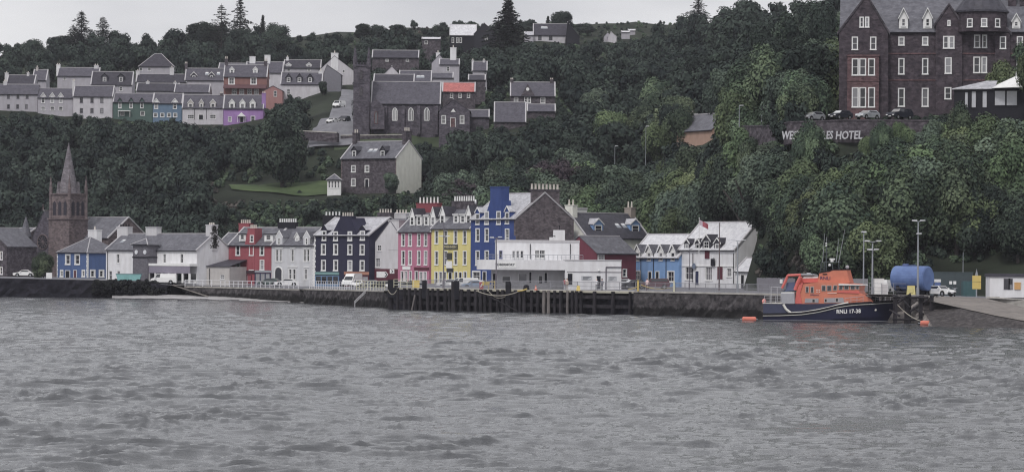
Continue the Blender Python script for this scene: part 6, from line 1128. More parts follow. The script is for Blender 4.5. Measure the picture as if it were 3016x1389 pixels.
# ---------------------------------------------------------------- the lifeboat
def lifeboat():
    f = Frame('lifeboat', 'orange and navy lifeboat with raised wheelhouse moored alongside the high quay', 'boat', (2247, 410), (2637, 404.5), 0.0); r = f.root; Wd = f.W; cy = 2.95
    C = lambda x, y, yy=0.0: f.on(2180 + x / 3.295, 620 + y / 3.295, yy)[:2]
    NAVY = plain('hull_navy', 40, 42, 66, rough=.35, spec=.5); OR = mat('lifeboat_orange', P(180, 94, 62), P(164, 84, 56), .8, .45, .4); OR2 = plain('lifeboat_red', 184, 72, 62, rough=.45); BLK = plain('belt_black', 34, 34, 40); CRM = plain('fender_cream', 176, 174, 168); DG = plain('deck_grey', 128, 128, 134)
    belt = [C(x, y) for x, y in ((228, 1003), (400, 1001), (600, 992), (750, 970), (850, 947), (950, 922), (1050, 905), (1150, 896), (1300, 888), (1500, 874))]; bx, bz = [p[0] for p in belt], [p[1] for p in belt]
    zs = lambda x: float(np.interp(x, bx, bz)); hb = lambda x: 2.95 * (1 - max(0, (x - Wd * .5) / (Wd * .505)) ** 2.3) * (.93 + .07 * min(1, x / 4)) 
    def sec(x, t):   # t 0..1 from keel to sheer
        z = lerp(-.9, zs(x), t); b = hb(x) * (.35 + .55 * min(1, t / .42) ** .7 + (.10 * max(0, (t - .42) / .58)) + (0.0)) if t > 0 else .02
        q = max(0, (x - Wd * .6) / (Wd * .4)); b *= 1 - .55 * q * (1 - t); return x - 2.2 * q ** 3 * (1 - t), b, z
    N, T = 44, 9
    for nm, t0, t1, mt in (('hull', 0, 1, NAVY),):
        m = MB()
        for i in range(N):
            xa, xb = Wd * i / N, Wd * (i + 1) / N
            for k in range(T):
                ta, tb = lerp(t0, t1, k / T), lerp(t0, t1, (k + 1) / T); A, B_, C_, D_ = sec(xa, ta), sec(xb, ta), sec(xb, tb), sec(xa, tb)
                m.poly([(p[0], cy - p[1], p[2]) for p in (A, B_, C_, D_)]); m.poly([(p[0], cy + p[1], p[2]) for p in (D_, C_, B_, A)])
            A, B_ = sec(xa, 1), sec(xb, 1); m.poly([(A[0], cy - A[1], A[2]), (B_[0], cy - B_[1], B_[2]), (B_[0], cy + B_[1], B_[2]), (A[0], cy + A[1], A[2])], 1)
        m.poly([(sec(0, k / T)[0], cy - sec(0, k / T)[1], sec(0, k / T)[2]) for k in range(T + 1)] + [(0, cy + sec(0, k / T)[1], sec(0, k / T)[2]) for k in range(T, -1, -1)])
        h = m.build(nm, [mt, DG], r)
    # belts follow the sheer
    for dz, rad, mt, nm in ((.0, .15, BLK, 'rubbing_belt'), (-.22, .055, CRM, 'pale_stripe')):
        m = MB()
        for sg in (-1, 1):
            pts = [];
            for i in range(N + 1): x = Wd * i / N; q = sec(x, 1); pts.append((q[0], cy + sg * (q[1] + .06), q[2] + dz))
            m.path(pts, rad, 6)
        m.build(nm, mt, r)
    m = MB(); pts = []
    for i in range(N + 1): x = Wd * i / N; q = sec(x, .47); pts.append((q[0], cy - q[1] - .02, .14))
    m.path(pts, .05, 5); m.build('boot_stripe', plain('boot_grey', 110, 112, 120), r)
    # stern bulwark and inner coaming
    x1, z1 = C(405, 910); z0 = zs(1); MB().box(.02, x1, cy - 2.72, cy - 2.62, z0, z1 + .1).box(.02, x1, cy + 2.62, cy + 2.72, z0, z1 + .1).box(.02, .12, cy - 2.62, cy + 2.62, z0, z1 + .1).prism([(x1, z0), (x1 + 1.0, z0), (x1, z1 + .1)], 'y', cy - 2.72, cy - 2.62).build('stern_bulwark', plain('bulwark_blue', 58, 62, 84), r)
    MB().box(0, x1, cy - 2.8, cy - 2.6, z1 + .1, z1 + .2).box(0, x1, cy + 2.6, cy + 2.8, z1 + .1, z1 + .2).build('bulwark_cap', CRM, r)
    q = [C(x, y, .55) for x, y in ((405, 1010), (405, 906), (1080, 898), (1180, 893), (1180, 905), (900, 960), (700, 1005))]; MB().prism(q, 'y', .6, cy * 2 - .6).build('side_coaming', NAVY, r)
    a, b_ = [C(x, y, .1) for x, y in ((418, 908), (445, 955), (492, 992))], [C(x, y, .1) for x, y in ((492, 992), (620, 985), (760, 962), (870, 938), (960, 912), (1050, 893))]; MB().path([(p[0], .12, p[1]) for p in a], .17, 8).path([(p[0], .15, p[1]) for p in b_], .13, 8).build('fender', CRM, r)
    y0, y1 = 1.0, 4.9
    def pr(name, pts, ya, yb, mt, par=None, inset=0.0):
        q = [C(x, y, ya) for x, y in pts]; return MB().prism(q, 'y', ya, yb).build(name, mt, par or r)
    dk = pr('deckhouse', ((528, 902), (545, 790), (572, 716), (760, 692), (950, 694), (1165, 716), (1148, 775), (1160, 800), (1262, 848), (1292, 884), (1180, 905), (900, 912)), y0, y1, OR)
    pr('foredeck_trunk', ((1150, 800), (1262, 850), (1292, 884), (1150, 890)), y0 - .15, y1 + .15, OR)
    pr('rear_pillar', ((528, 902), (548, 790), (590, 700), (610, 705), (580, 800), (600, 902)), y0 - .12, y0 - .003, OR2)
    pr('red_band', ((940, 795), (950, 778), (1150, 778), (1168, 800), (1140, 803)), y0 - .1, y0 - .003, OR2)
    pr('visor', ((955, 708), (1172, 716), (1176, 724), (955, 724)), y0 - .25, y1 + .25, plain('visor_white', 196, 196, 190))
    fb = pr('flybridge', ((752, 692), (768, 606), (868, 590), (895, 576), (1030, 574), (1064, 700)), 1.6, 4.3, OR)
    pr('flybridge_rail', ((768, 606), (772, 598), (868, 582), (895, 568), (1030, 566), (1032, 575), (895, 577), (868, 591)), 1.55, 4.35, BLK)
    pr('flybridge_louvre', ((800, 612), (845, 610), (845, 622), (800, 624)), 1.56, 1.598, BLK, fb)
    pr('lower_band', ((632, 850), (760, 850), (760, 893), (625, 893)), y0 - .06, y0 - .003, DG); pr('lower_band', ((815, 848), (1000, 843), (1010, 893), (815, 893)), y0 - .06, y0 - .003, DG)
    pr('locker', ((395, 800), (525, 800), (528, 902), (400, 902)), y0 - .5, y1, plain('locker_grey', 134, 134, 142)); pr('locker_lid', ((398, 790), (520, 790), (520, 801), (398, 801)), y0 - .5, y1, TRIM); pr('tarpaulin', ((452, 700), (530, 690), (535, 775), (400, 785), (440, 770)), 2.0, 4.0, plain('tarp_blue', 70, 80, 110))
    WG = plain('window_gasket', 150, 140, 136)
    def wn(cx, cyy, w_, h_, sk=0):
        for k, (e, mt, yy, nm) in enumerate(((6, WG, y0 - .07, 'window'), (0, CARG, y0 - .1, 'pane'))):
            o = [(cx - w_ / 2 - e + sk, cyy - h_ / 2 - e), (cx + w_ / 2 + e + sk * .5, cyy - h_ / 2 - e), (cx + w_ / 2 + e, cyy + h_ / 2 + e), (cx - w_ / 2 - e, cyy + h_ / 2 + e)]
            if k == 0: fr = pr(nm, o, yy, y0 - .001, mt)
            else: pr(nm, o, yy, y0 - .06, mt, fr)
    for a in ((650, 764, 20, 50), (698, 766, 20, 50), (810, 750, 30, 44), (863, 751, 34, 44), (918, 748, 30, 40, 8), (975, 744, 30, 34, 6), (1030, 744, 38, 32, 4), (1092, 744, 36, 32), (1138, 744, 22, 30), (712, 872, 22, 28), (830, 870, 18, 26), (938, 865, 20, 28)): wn(*a)
    m = MB()
    for x, y in ((745, 770), (768, 772), (745, 787), (768, 789)): a = C(x, y, .9); m.box(a[0] - .09, a[0] + .09, .93, .997, a[1] - .06, a[1] + .06)
    a = C(848, 796, .9); c = C(935, 803, .9); m.box(a[0], c[0], .93, .997, c[1], a[1]); m.build('pale_marking', plain('marking_pink', 214, 160, 150), r)
    a = C(826, 655, 1.6); text('lettering', 'RNLI', .62, plain('letter_navy', 60, 50, 90), fb, (a[0], 1.56, a[1]), width=1.35, ext=.02)
    a = C(722, 816, 1.0); text('lettering', 'Lifeboats', .26, plain('letter_navy', 60, 50, 90), dk, (a[0], .96, a[1]), width=1.15, ext=.01)
    # hull number, laid along the flared side
    (xa, za), (xb, zb_) = C(935, 990, .1), C(1165, 965, .1); xm, zm = (xa + xb) / 2, (za + zb_) / 2
    def ysurf(x, z): best = min(((abs(sec(xx, t)[0] - x) + abs(sec(xx, t)[2] - z), sec(xx, t)[1]) for xx in np.linspace(x - .2, x + 2, 24) for t in np.linspace(.3, 1, 30))); return cy - best[1]
    ya, yb = ysurf(xa, za), ysurf(xb, zb_); yt, yl = ysurf(xm, zm + .35), ysurf(xm, zm - .35)
    text('lettering', 'RNLI 17-38', .74, plain('number_white', 205, 208, 214), h, (xm, min((ya + yb) / 2, ysurf(xm, zm)) - .14, zm), rot=(math.pi / 2 - math.atan2(yl - yt, .7) * 1.0, -.035, math.atan2(yb - ya, xb - xa)), width=xb - xa, ext=.03, bold=.012)
    a = C(1294, 962, .1); MB().tube((a[0], ysurf(*a) - .06, a[1]), (a[0], ysurf(*a) + .2, a[1]), .16, .16, 10).build('hawse_port', CRM, h)
    # crane frame, daughter craft
    P3 = lambda x, y, yy: (C(x, y, yy)[0], yy, C(x, y, yy)[1])
    MB().path([P3(405, 752, 1.6), P3(440, 690, 1.6), P3(462, 628, 1.6), P3(590, 622, 1.6)], .17, 8).path([P3(590, 640, 1.3), P3(560, 700, 1.3), P3(535, 770, 1.3)], .28, 8).path([P3(462, 628, 4.2), P3(405, 752, 4.2)], .15, 8).tube(P3(462, 628, 1.6), P3(462, 628, 4.2), .12).build('crane_frame', OR2, r)
    db = empty('inflatable_boat', (0, 0, 0), 0, 'small grey and white inflatable boat stowed on the roof of the lifeboat', 'boat'); db.location = r.matrix_basis @ Vector(P3(670, 640, 2.9)); db.rotation_euler = (0, 0, f.rz)
    def T2(x, y, yy): p = P3(x, y, yy); q = P3(670, 640, 2.9); return (p[0] - q[0], p[1] - q[1], p[2] - q[2])
    MB().path([T2(570, 622, 2.0), T2(700, 622, 1.9), T2(745, 632, 2.6), T2(745, 632, 3.2), T2(700, 622, 3.9), T2(570, 622, 3.8)], .17, 8).build('tube', plain('tube_grey', 120, 124, 130), db); MB().prism([T2(600, 660, 2)[::2], T2(620, 640, 2)[::2], T2(755, 640, 2)[::2], T2(755, 652, 2)[::2]], 'y', -.9, .9).build('hull', TRIM, db); MB().box(-.3, .2, -.2, .2, .15, .5).build('outboard_motor', TRIM, db)
    MB().prism([C(600, 655, 2), C(755, 652, 2), C(755, 692, 2), C(570, 705, 2)], 'y', 2.0, 4.0).build('boat_cradle', OR2, r)
    # mast and aerials
    m = MB()
    for yy in (2.2, 3.7):
        m.tube(P3(775, 598, yy), P3(790, 500, yy), .05); m.tube(P3(815, 596, yy), P3(818, 500, yy), .05)
        for k in range(4): y = 580 - k * 22; m.tube(P3(778, y, yy), P3(816, y, yy), .03)
    m.tube(P3(790, 500, 2.9), P3(975, 500, 2.9), .05); m.tube(P3(835, 590, 2.9), P3(838, 300, 2.9), .09, .04); m.tube(P3(960, 570, 2.9), P3(955, 500, 2.9), .06); m.tube(P3(900, 575, 2.9), P3(890, 500, 2.9), .07); m.tube(P3(840, 410, 2.5), P3(840, 410, 3.3), .03); m.tube(P3(805, 405, 2.9), P3(865, 405, 2.9), .035)
    ms = m.build('mast', plain('mast_dark', 70, 76, 80), r)
    MB().tube(P3(892, 497, 2.9), P3(892, 478, 2.9), .22, .2, 10).box(*[v for p in (P3(868, 476, 2.75), P3(916, 462, 3.05)) for v in p][0:1], P3(916, 476, 2.75)[0], 2.72, 3.08, P3(868, 478, 2.75)[2], P3(868, 462, 2.75)[2]).build('radar', TRIM, ms)
    MB().ball(P3(868, 528, 2.6), .2).ball(P3(835, 318, 2.9), .13).ball(P3(835, 340, 2.9), .13).build('aerial_dome', TRIM, ms); 
    for p, q in (((800, 500, 2.3), (820, 222, 2.3)), ((838, 300, 2.9), (841, 252, 2.9)), ((932, 500, 3.4), (957, 270, 3.4)), ((985, 415, 2.0), (1018, 175, 2.0))):
        if p[0] == 985: p = (955, 500, 2.0)
        MB().tube(P3(*p), P3(*q), .05, .025, 6).build('whip_aerial', plain('aerial_grey', 124, 128, 132), ms)
    MB().tube(P3(1035, 575, 2.9), P3(1040, 555, 2.9), .06).ball(P3(1040, 548, 2.9), .27).build('searchlight', plain('lamp_grey', 140, 136, 142), r)
    m = MB()
    for yy in (cy - 2.65, cy + 2.65):
        for x in (235, 290, 345, 395): m.tube(P3(x, 905, yy), P3(x, 825, yy), .03)
        for y in (825, 852, 880): m.tube(P3(235, y, yy), P3(395, y, yy), .028)
    m.tube(P3(300, 900, 1), P3(300, 735, 1), .05); m.tube(P3(360, 900, 1), P3(360, 745, 1), .05); m.tube(P3(300, 738, 1), P3(400, 745, 1), .04); m.build('stern_rail', plain('rail_grey', 150, 150, 156), r)
    m = MB()
    for sg in (-1, 1):
        pr_ = None
        for k in range(9):
            x = lerp(Wd * .62, Wd * .97, k / 8); q = sec(x, 1); p = (q[0], cy + sg * (q[1] - .25), q[2]); t = (p[0], p[1], p[2] + .85); m.tube(p, t, .025)
            if pr_: m.tube(pr_, t, .025); m.tube((pr_[0], pr_[1], pr_[2] - .42), (t[0], t[1], t[2] - .42), .018)
            pr_ = t
    m.build('bow_rail', plain('rail_grey', 150, 150, 156), r)
    a = C(1290, 872, 2.5); MB().box(a[0] - .5, a[0] + .6, 2.4, 3.6, a[1] - .3, a[1] + .45).tube((a[0], 2.2, a[1] + .3), (a[0], 3.8, a[1] + .3), .28).tube((a[0] + 1.2, 2.9, a[1] - .2), (a[0] + 1.2, 2.9, a[1] + .5), .12).build('windlass', DARK, r)
    MB().box(*C(1370, 880, 2.9)[:1], C(1400, 880, 2.9)[0], 2.6, 3.2, C(1380, 884, 2.9)[1], C(1380, 862, 2.9)[1]).build('deck_hatch', DG, r)
    p = P3(232, 880, .8); MB().ball(p, .3, sz=1.3).build('fender_ball', plain('float_pink', 200, 120, 112), r)
lifeboat(); clear(2240, 2640, 700, 950, 400)

# ---------------------------------------------------------------- people on the pier
def people():
    SK = plain('skin', 190, 140, 122)
    def body(pose):
        V = [(0, 0, .95), (0, 0, 1.15), (0, 0, 1.38), (0, 0, 1.5), (0, .01, 1.56), (0, -.01, 1.68), (-.1, 0, .9), (-.11, .0 + pose * .1, .5), (-.11, pose * .16, .08), (-.11, -.1 + pose * .16, .04), (.1, 0, .9), (.11, -pose * .06, .5), (.11, -pose * .12, .08), (.11, -.1 - pose * .12, .04), (-.2, 0, 1.41), (-.26, .03, 1.14), (-.25, -.08, .92), (.2, 0, 1.41), (.26, .03, 1.14), (.25, -.08, .92)]
        E = [(0, 1), (1, 2), (2, 3), (3, 4), (4, 5), (0, 6), (6, 7), (7, 8), (8, 9), (0, 10), (10, 11), (11, 12), (12, 13), (2, 14), (14, 15), (15, 16), (2, 17), (17, 18), (18, 19)]
        Rr = [.15, .14, .15, .06, .08, .105, .095, .065, .045, .04, .095, .065, .045, .04, .065, .05, .035, .065, .05, .035]
        me = bpy.data.meshes.new('body'); me.from_pydata(V, E, []); o = bpy.data.objects.new('tmp', me); COL.objects.link(o); o.modifiers.new('s', 'SKIN'); o.modifiers.new('u', 'SUBSURF').levels = 1
        for i, v in enumerate(me.skin_vertices[0].data): v.radius = (Rr[i], Rr[i] * .85)
        me.skin_vertices[0].data[0].use_root = True
        dg = bpy.context.evaluated_depsgraph_get(); r = bpy.data.meshes.new_from_object(o.evaluated_get(dg)); bpy.data.objects.remove(o); return r
    for px, D, ang, top, leg, hair, lb, ps in (
        (1676, 456, 40, (186, 160, 140), (150, 128, 116), (90, 70, 60), 'person in a pale tan coat standing at the terminal doorway', 0.2),
        (1669, 457, 200, (150, 70, 80), (60, 58, 70), (60, 52, 50), 'person in a dark red top beside the one in the tan coat', 0.6),
        (1763, 454, 10, (178, 178, 184), (96, 98, 108), (190, 190, 190), 'grey-haired person in a pale top before the right terminal door', 0.3),
        (1779, 453, -20, (92, 92, 104), (52, 52, 62), (34, 30, 32), 'dark-haired person in grey right of the terminal door', 0.5),
        (1912, 452, 0, (200, 160, 160), (90, 60, 70), (90, 70, 60), 'person in a pale pink top on the quay before the large maroon car', 0.4)):
        me = body(ps); me.name = 'body'; ms = [SK, plain('top_%d' % px, *top), plain('legs_%d' % px, *leg), plain('shoe_dark', 36, 34, 38)]
        for m in ms: me.materials.append(m)
        for p in me.polygons: z = p.center.z; x = abs(p.center.x); p.material_index = 3 if z < .1 else 2 if z < .93 and not (x > .19 and z > .85) else (0 if z > 1.5 or (x > .19 and z < .98) else 1); p.use_smooth = True
        rt = empty('person', wp(px, 0, D, 3.42 if px < 1880 else 3.5), math.radians(ang), lb, 'person'); link('body', me, rt)
        m = MB().ball((0, .015, 1.71), .115, sz=1.05); m.v = [v if not (v[1] < -.03 and v[2] < 1.72) else (v[0] * .5, v[1] * .3 + .03, v[2]) for v in m.v]; m.build('hair', plain('hair_%d' % px, *hair), rt)
        MB().box(-.05, -.03, -.11, -.095, 1.68, 1.7).box(.03, .05, -.11, -.095, 1.68, 1.7).box(-.01, .01, -.125, -.1, 1.64, 1.68).build('face_features', plain('face_dark', 90, 60, 55), rt)
people()

# ---------------------------------------------------------------- vegetation
def folmat(name, lo, hi, k=1.0):
    m = bpy.data.materials.new(name); m.use_nodes = True; n = m.node_tree; p = n.nodes['Principled BSDF']; l = n.links.new; p.inputs['Roughness'].default_value = .8; p.inputs['Specular IOR Level'].default_value = .15
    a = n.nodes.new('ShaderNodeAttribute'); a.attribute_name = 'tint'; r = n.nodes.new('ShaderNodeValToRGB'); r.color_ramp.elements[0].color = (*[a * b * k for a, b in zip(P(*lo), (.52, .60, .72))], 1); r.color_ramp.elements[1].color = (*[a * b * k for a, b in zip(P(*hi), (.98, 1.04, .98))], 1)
    l(a.outputs['Fac'], r.inputs[0]); oi = n.nodes.new('ShaderNodeObjectInfo'); h = n.nodes.new('ShaderNodeHueSaturation'); mr = n.nodes.new('ShaderNodeMapRange'); mr.inputs['To Min'].default_value = .68; mr.inputs['To Max'].default_value = 1.12; mh = n.nodes.new('ShaderNodeMapRange'); mh.inputs['To Min'].default_value = .475; mh.inputs['To Max'].default_value = .525
    mu = n.nodes.new('ShaderNodeMath'); mu.operation = 'MULTIPLY'; mu.inputs[1].default_value = 7.31; fr = n.nodes.new('ShaderNodeMath'); fr.operation = 'FRACT'; l(oi.outputs['Random'], mu.inputs[0]); l(mu.outputs[0], fr.inputs[0]); l(oi.outputs['Random'], mr.inputs['Value']); l(fr.outputs[0], mh.inputs['Value'])
    l(mr.outputs[0], h.inputs['Value']); l(mh.outputs[0], h.inputs['Hue']); l(r.outputs[0], h.inputs['Color']); l(h.outputs[0], p.inputs['Base Color']); return m
FM = [folmat('leaf_green', (56, 68, 56), (94, 106, 80)), folmat('leaf_dark', (40, 47, 44), (62, 71, 63)), folmat('leaf_yellow_green', (60, 72, 54), (96, 108, 74)), folmat('leaf_grey_green', (60, 70, 62), (92, 104, 88)), folmat('leaf_copper', (54, 46, 54), (74, 62, 70)), folmat('needle_dark', (40, 46, 44), (60, 66, 60))]
BARK = mat('bark', P(84, 78, 76), P(52, 48, 48), 1.5, .9, .2, stretch=(1, 1, .3))
def npmesh(name, V, Q, tint, mt):
    me = bpy.data.meshes.new(name); me.vertices.add(len(V)); me.vertices.foreach_set('co', np.asarray(V, np.float32).ravel()); me.loops.add(Q.size); me.loops.foreach_set('vertex_index', Q.ravel().astype(np.int32)); me.polygons.add(len(Q)); me.polygons.foreach_set('loop_start', np.arange(0, Q.size, 4, dtype=np.int32)); me.update(calc_edges=True)
    at = me.attributes.new('tint', 'FLOAT', 'POINT'); at.data.foreach_set('value', np.asarray(tint, np.float32)); me.materials.append(mt); return me
def quads(pos, nrm, size, rng):
    n = len(pos); t = rng.normal(size=(n, 3)); t -= nrm * (t * nrm).sum(1, keepdims=True); t /= np.linalg.norm(t, axis=1, keepdims=True) + 1e-9; b = np.cross(nrm, t); s = size[:, None]
    V = np.stack([pos - t * s * 1.15, pos - b * s * .7, pos + t * s * 1.15, pos + b * s * .7], 1).reshape(-1, 3); return V, np.arange(4 * n).reshape(-1, 4)
def crown(seed, nl, n, leaf, flat=1.0, core=True, low=-.75, spread=.62):
    rng = np.random.RandomState(seed); c = rng.normal(size=(nl * 3, 3)); c /= np.linalg.norm(c, axis=1, keepdims=True); c *= rng.uniform(.3, 1, (nl * 3, 1)) ** .5 * spread; c[:, 2] *= flat; c = c[c[:, 2] > low][:nl]; r = rng.uniform(.24, .44, len(c)); c = np.vstack([c, [[0, 0, 0]]]); r = np.append(r, .5)
    w_ = r ** 2 / np.sum(r ** 2); k = rng.choice(len(c), n, p=w_); d = rng.normal(size=(n, 3)); d[:, 2] += .25; d /= np.linalg.norm(d, axis=1, keepdims=True); rad = r[k] * rng.uniform(.78, 1.14, n); pos = c[k] + d * rad[:, None]
    keep = np.ones(n, bool)
    for i in range(len(c)): keep &= ~((np.linalg.norm(pos - c[i], axis=1) < r[i] * .7) & (k != i))
    pos, d, k = pos[keep], d[keep], k[keep]; nn = d + rng.normal(size=d.shape) * .32; nn[:, 2] += .3; nn /= np.linalg.norm(nn, axis=1, keepdims=True); lt = rng.uniform(0, 1, len(c)); t = np.clip(lt[k] * .75 + rng.uniform(0, .3, len(k)), 0, 1)
    V, Q = quads(pos, nn, leaf * rng.uniform(.5, 1.3, len(pos)), rng); T = np.repeat(t, 4)
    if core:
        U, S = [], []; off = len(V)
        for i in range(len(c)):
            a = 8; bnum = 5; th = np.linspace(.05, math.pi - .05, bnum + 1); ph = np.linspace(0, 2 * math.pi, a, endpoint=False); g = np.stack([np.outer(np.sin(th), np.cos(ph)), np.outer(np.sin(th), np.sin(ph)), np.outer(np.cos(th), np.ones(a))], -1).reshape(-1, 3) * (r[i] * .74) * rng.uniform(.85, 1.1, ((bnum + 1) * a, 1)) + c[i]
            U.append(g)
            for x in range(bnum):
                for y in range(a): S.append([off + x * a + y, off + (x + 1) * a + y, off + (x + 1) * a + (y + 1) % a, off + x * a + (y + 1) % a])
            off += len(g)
        V = np.vstack([V] + U); Q = np.vstack([Q, np.array(S)]); T = np.append(T, np.full(len(V) - len(T), .15))  # inner lumps keep a dark tint: crown-interior shade put into the colour
    return V, Q, T
def trunkmesh(seed, h=1.0):
    rg = random.Random(seed); m = MB(); m.tube((0, 0, -.25), (0, 0, .45), .026, .02, 8); m.tube((0, 0, .45), (.02, 0, .8), .02, .01, 7)
    for k in range(5): a = k * 1.26 + rg.random(); m.tube((0, 0, .3 + .07 * k), (.17 * math.cos(a), .17 * math.sin(a), .55 + .06 * k), .012, .005, 6)
    return m.mesh('trunk', BARK)
PROTO = []
for i, (fm, nl, flat) in enumerate(((0, 16, 1), (1, 14, 1.1), (2, 16, .9), (3, 18, 1), (0, 12, 1.15), (1, 18, .9), (4, 14, 1), (3, 14, 1.1), (2, 14, 1), (0, 20, 1))):
    V, Q, T = crown(10 + i, nl, 10500, .041, flat); PROTO.append((npmesh('crown', V, Q, T, FM[fm]), fm))
TRK = [trunkmesh(1), trunkmesh(2)]
def conifer_mesh(seed, tiers, R0, droop, dens, step):
    rng = np.random.RandomState(seed); P_, N_, S_, T_ = [], [], [], []; m = MB(); m.tube((0, 0, -.05), (0, 0, 1), .018, .002, 7)
    for k in range(tiers):
        z = .06 + .92 * (k / tiers) ** .9; L_ = R0 * (1 - z) ** .8 * rng.uniform(.65, 1.15) + .012; nb = max(4, int(8 * (1 - z * .4))); a0 = rng.uniform(0, 6.3)
        for j in range(nb):
            if rng.rand() > dens: continue
            a = a0 + j * 6.283 / nb + rng.normal(0, .2); Lb = L_ * rng.uniform(.6, 1.2); ca, sa = math.cos(a), math.sin(a); m.tube((0, 0, z), (Lb * ca, Lb * sa, z - droop * Lb + .25 * Lb), .003, .001, 4, caps=False)
            q = max(3, int(Lb / step)); t = rng.uniform(.15, 1.0, q * 3); x = t * Lb; zz = z + x * (.25 - droop * t) + rng.normal(0, .004, len(t)); w_ = rng.normal(0, .018, len(t)) * (1 - t * .6)
            P_.append(np.stack([x * ca - w_ * sa, x * sa + w_ * ca, zz], 1)); nn = rng.normal(size=(len(t), 3)) * .5; nn[:, 2] += 1; N_.append(nn); S_.append(rng.uniform(.009, .018, len(t))); T_.append(rng.uniform(0, 1, len(t)))
    P_, N_, S_, T_ = np.vstack(P_), np.vstack(N_), np.concatenate(S_), np.concatenate(T_); N_ /= np.linalg.norm(N_, axis=1, keepdims=True); V, Q = quads(P_, N_, S_, rng)
    return npmesh('crown', V, Q, np.repeat(T_, 4), FM[5]), m.mesh('trunk', BARK)
CON = [conifer_mesh(1, 30, .30, .35, .85, .018), conifer_mesh(2, 26, .38, .2, .7, .022), conifer_mesh(3, 46, .24, .45, 1, .012)]
rngv = random.Random(11)
ZN = [(150, 450, 'in the dense wood behind the spired church'), (420, 420, 'in the wood below the terraced village row'), (640, 470, 'on the slope left of the green lawn'), (830, 480, 'around the green lawn'), (1080, 600, 'on the bank behind the white gable and pink building'), (1150, 560, 'below the stone house with the white side wall'), (1330, 400, 'on the slope below the stone church hall'), (1600, 420, 'below the schoolhouse'), (1700, 250, 'in the dark wood right of the schoolhouse'), (1760, 560, 'above the dark-roofed house with blue dormers'), (1950, 480, 'below the peach cottage'), (2100, 250, 'in the dark wood above the peach cottage'), (2350, 180, 'in the dark wood left of the hotel'), (2300, 470, 'on the cliff below the hotel terrace wall'), (2300, 650, 'at the foot of the cliff behind the lifeboat'), (2650, 450, 'on the cliff right below the hotel'), (2650, 650, 'at the foot of the cliff behind the blue tank'), (2950, 450, 'on the cliff below the garden pavilion'), (2950, 650, 'at the foot of the cliff behind the white cabin'),
      (100, 130, 'on the skyline above the left village'), (400, 170, 'above the pyramid-roofed house'), (650, 120, 'on the skyline above the terracotta house'), (900, 130, 'on the wooded ridge above the stone church tower'), (1200, 100, 'on the ridge left of the hilltop house'), (1600, 90, 'on the crest around the hilltop houses'), (1900, 110, 'on the moor slope right of the crest cottages'), (1500, 180, 'between the hilltop houses and the schoolhouse'), (1200, 200, 'among the cottages behind the church'), (600, 240, 'among the cottages of the upper village'), (1000, 450, 'right above the stone house')]
def zone(px, py): return min(ZN, key=lambda q: ((q[0] - px) / 1.3) ** 2 + (q[1] - py) ** 2)[2]
KN = ['green', 'dark green', 'yellow-green', 'grey-green', 'copper', 'dark']
NT = [0]
def plant(u, D, rad, hgt, pi=None, name='broadleaf_tree', lab=None, group='broadleaf trees of the hillside', ck=1.0):
    x = u * D / F; z = Tz(u, D); me, fm = PROTO[rngv.randrange(len(PROTO)) if pi is None else pi]; rt = empty(name, (x, D, z), rngv.uniform(0, 6.28)); vr = min(hgt * .52, rad * 1.6); zc_ = hgt - vr * 1.0
    px, py = u + CX, HY - (z + hgt * .6 - H) * F / D
    tag(rt, lab or '%s %s broadleaf tree %s' % ('large' if rad > 4.6 else 'small' if rad < 3.2 else 'middling', KN[fm], zone(px, py)), 'tree', None if lab else group)
    c = link('crown', me, rt, (0, 0, zc_)); c.scale = (rad, rad * rngv.uniform(.9, 1.1), vr)
    t = link('trunk', TRK[rngv.randrange(2)], rt); t.scale = (hgt, hgt, zc_ * 1.15); NT[0] += 1; return rt
def okrect(px, D, rpx, top, bot):
    for a, b, c, d, Dc in CLEAR:
        if Dc > D - 1 and px + rpx * .85 > a and px - rpx * .85 < b and top < d - 1 and bot > c: return False
        if abs(Dc - D) < 9 and px + rpx * .5 > a and px - rpx * .5 < b and top < d + 30 and bot > c - 20: return False
    return True
clear(640, 990, 540, 572, 690); clear(985, 1290, 372, 412, 745); clear(2229, 2345, 815, 858, 455); clear(2625, 2770, 780, 870, 405); clear(2744, 2876, 801, 870, 420); clear(2915, 3110, 803, 880, 405)
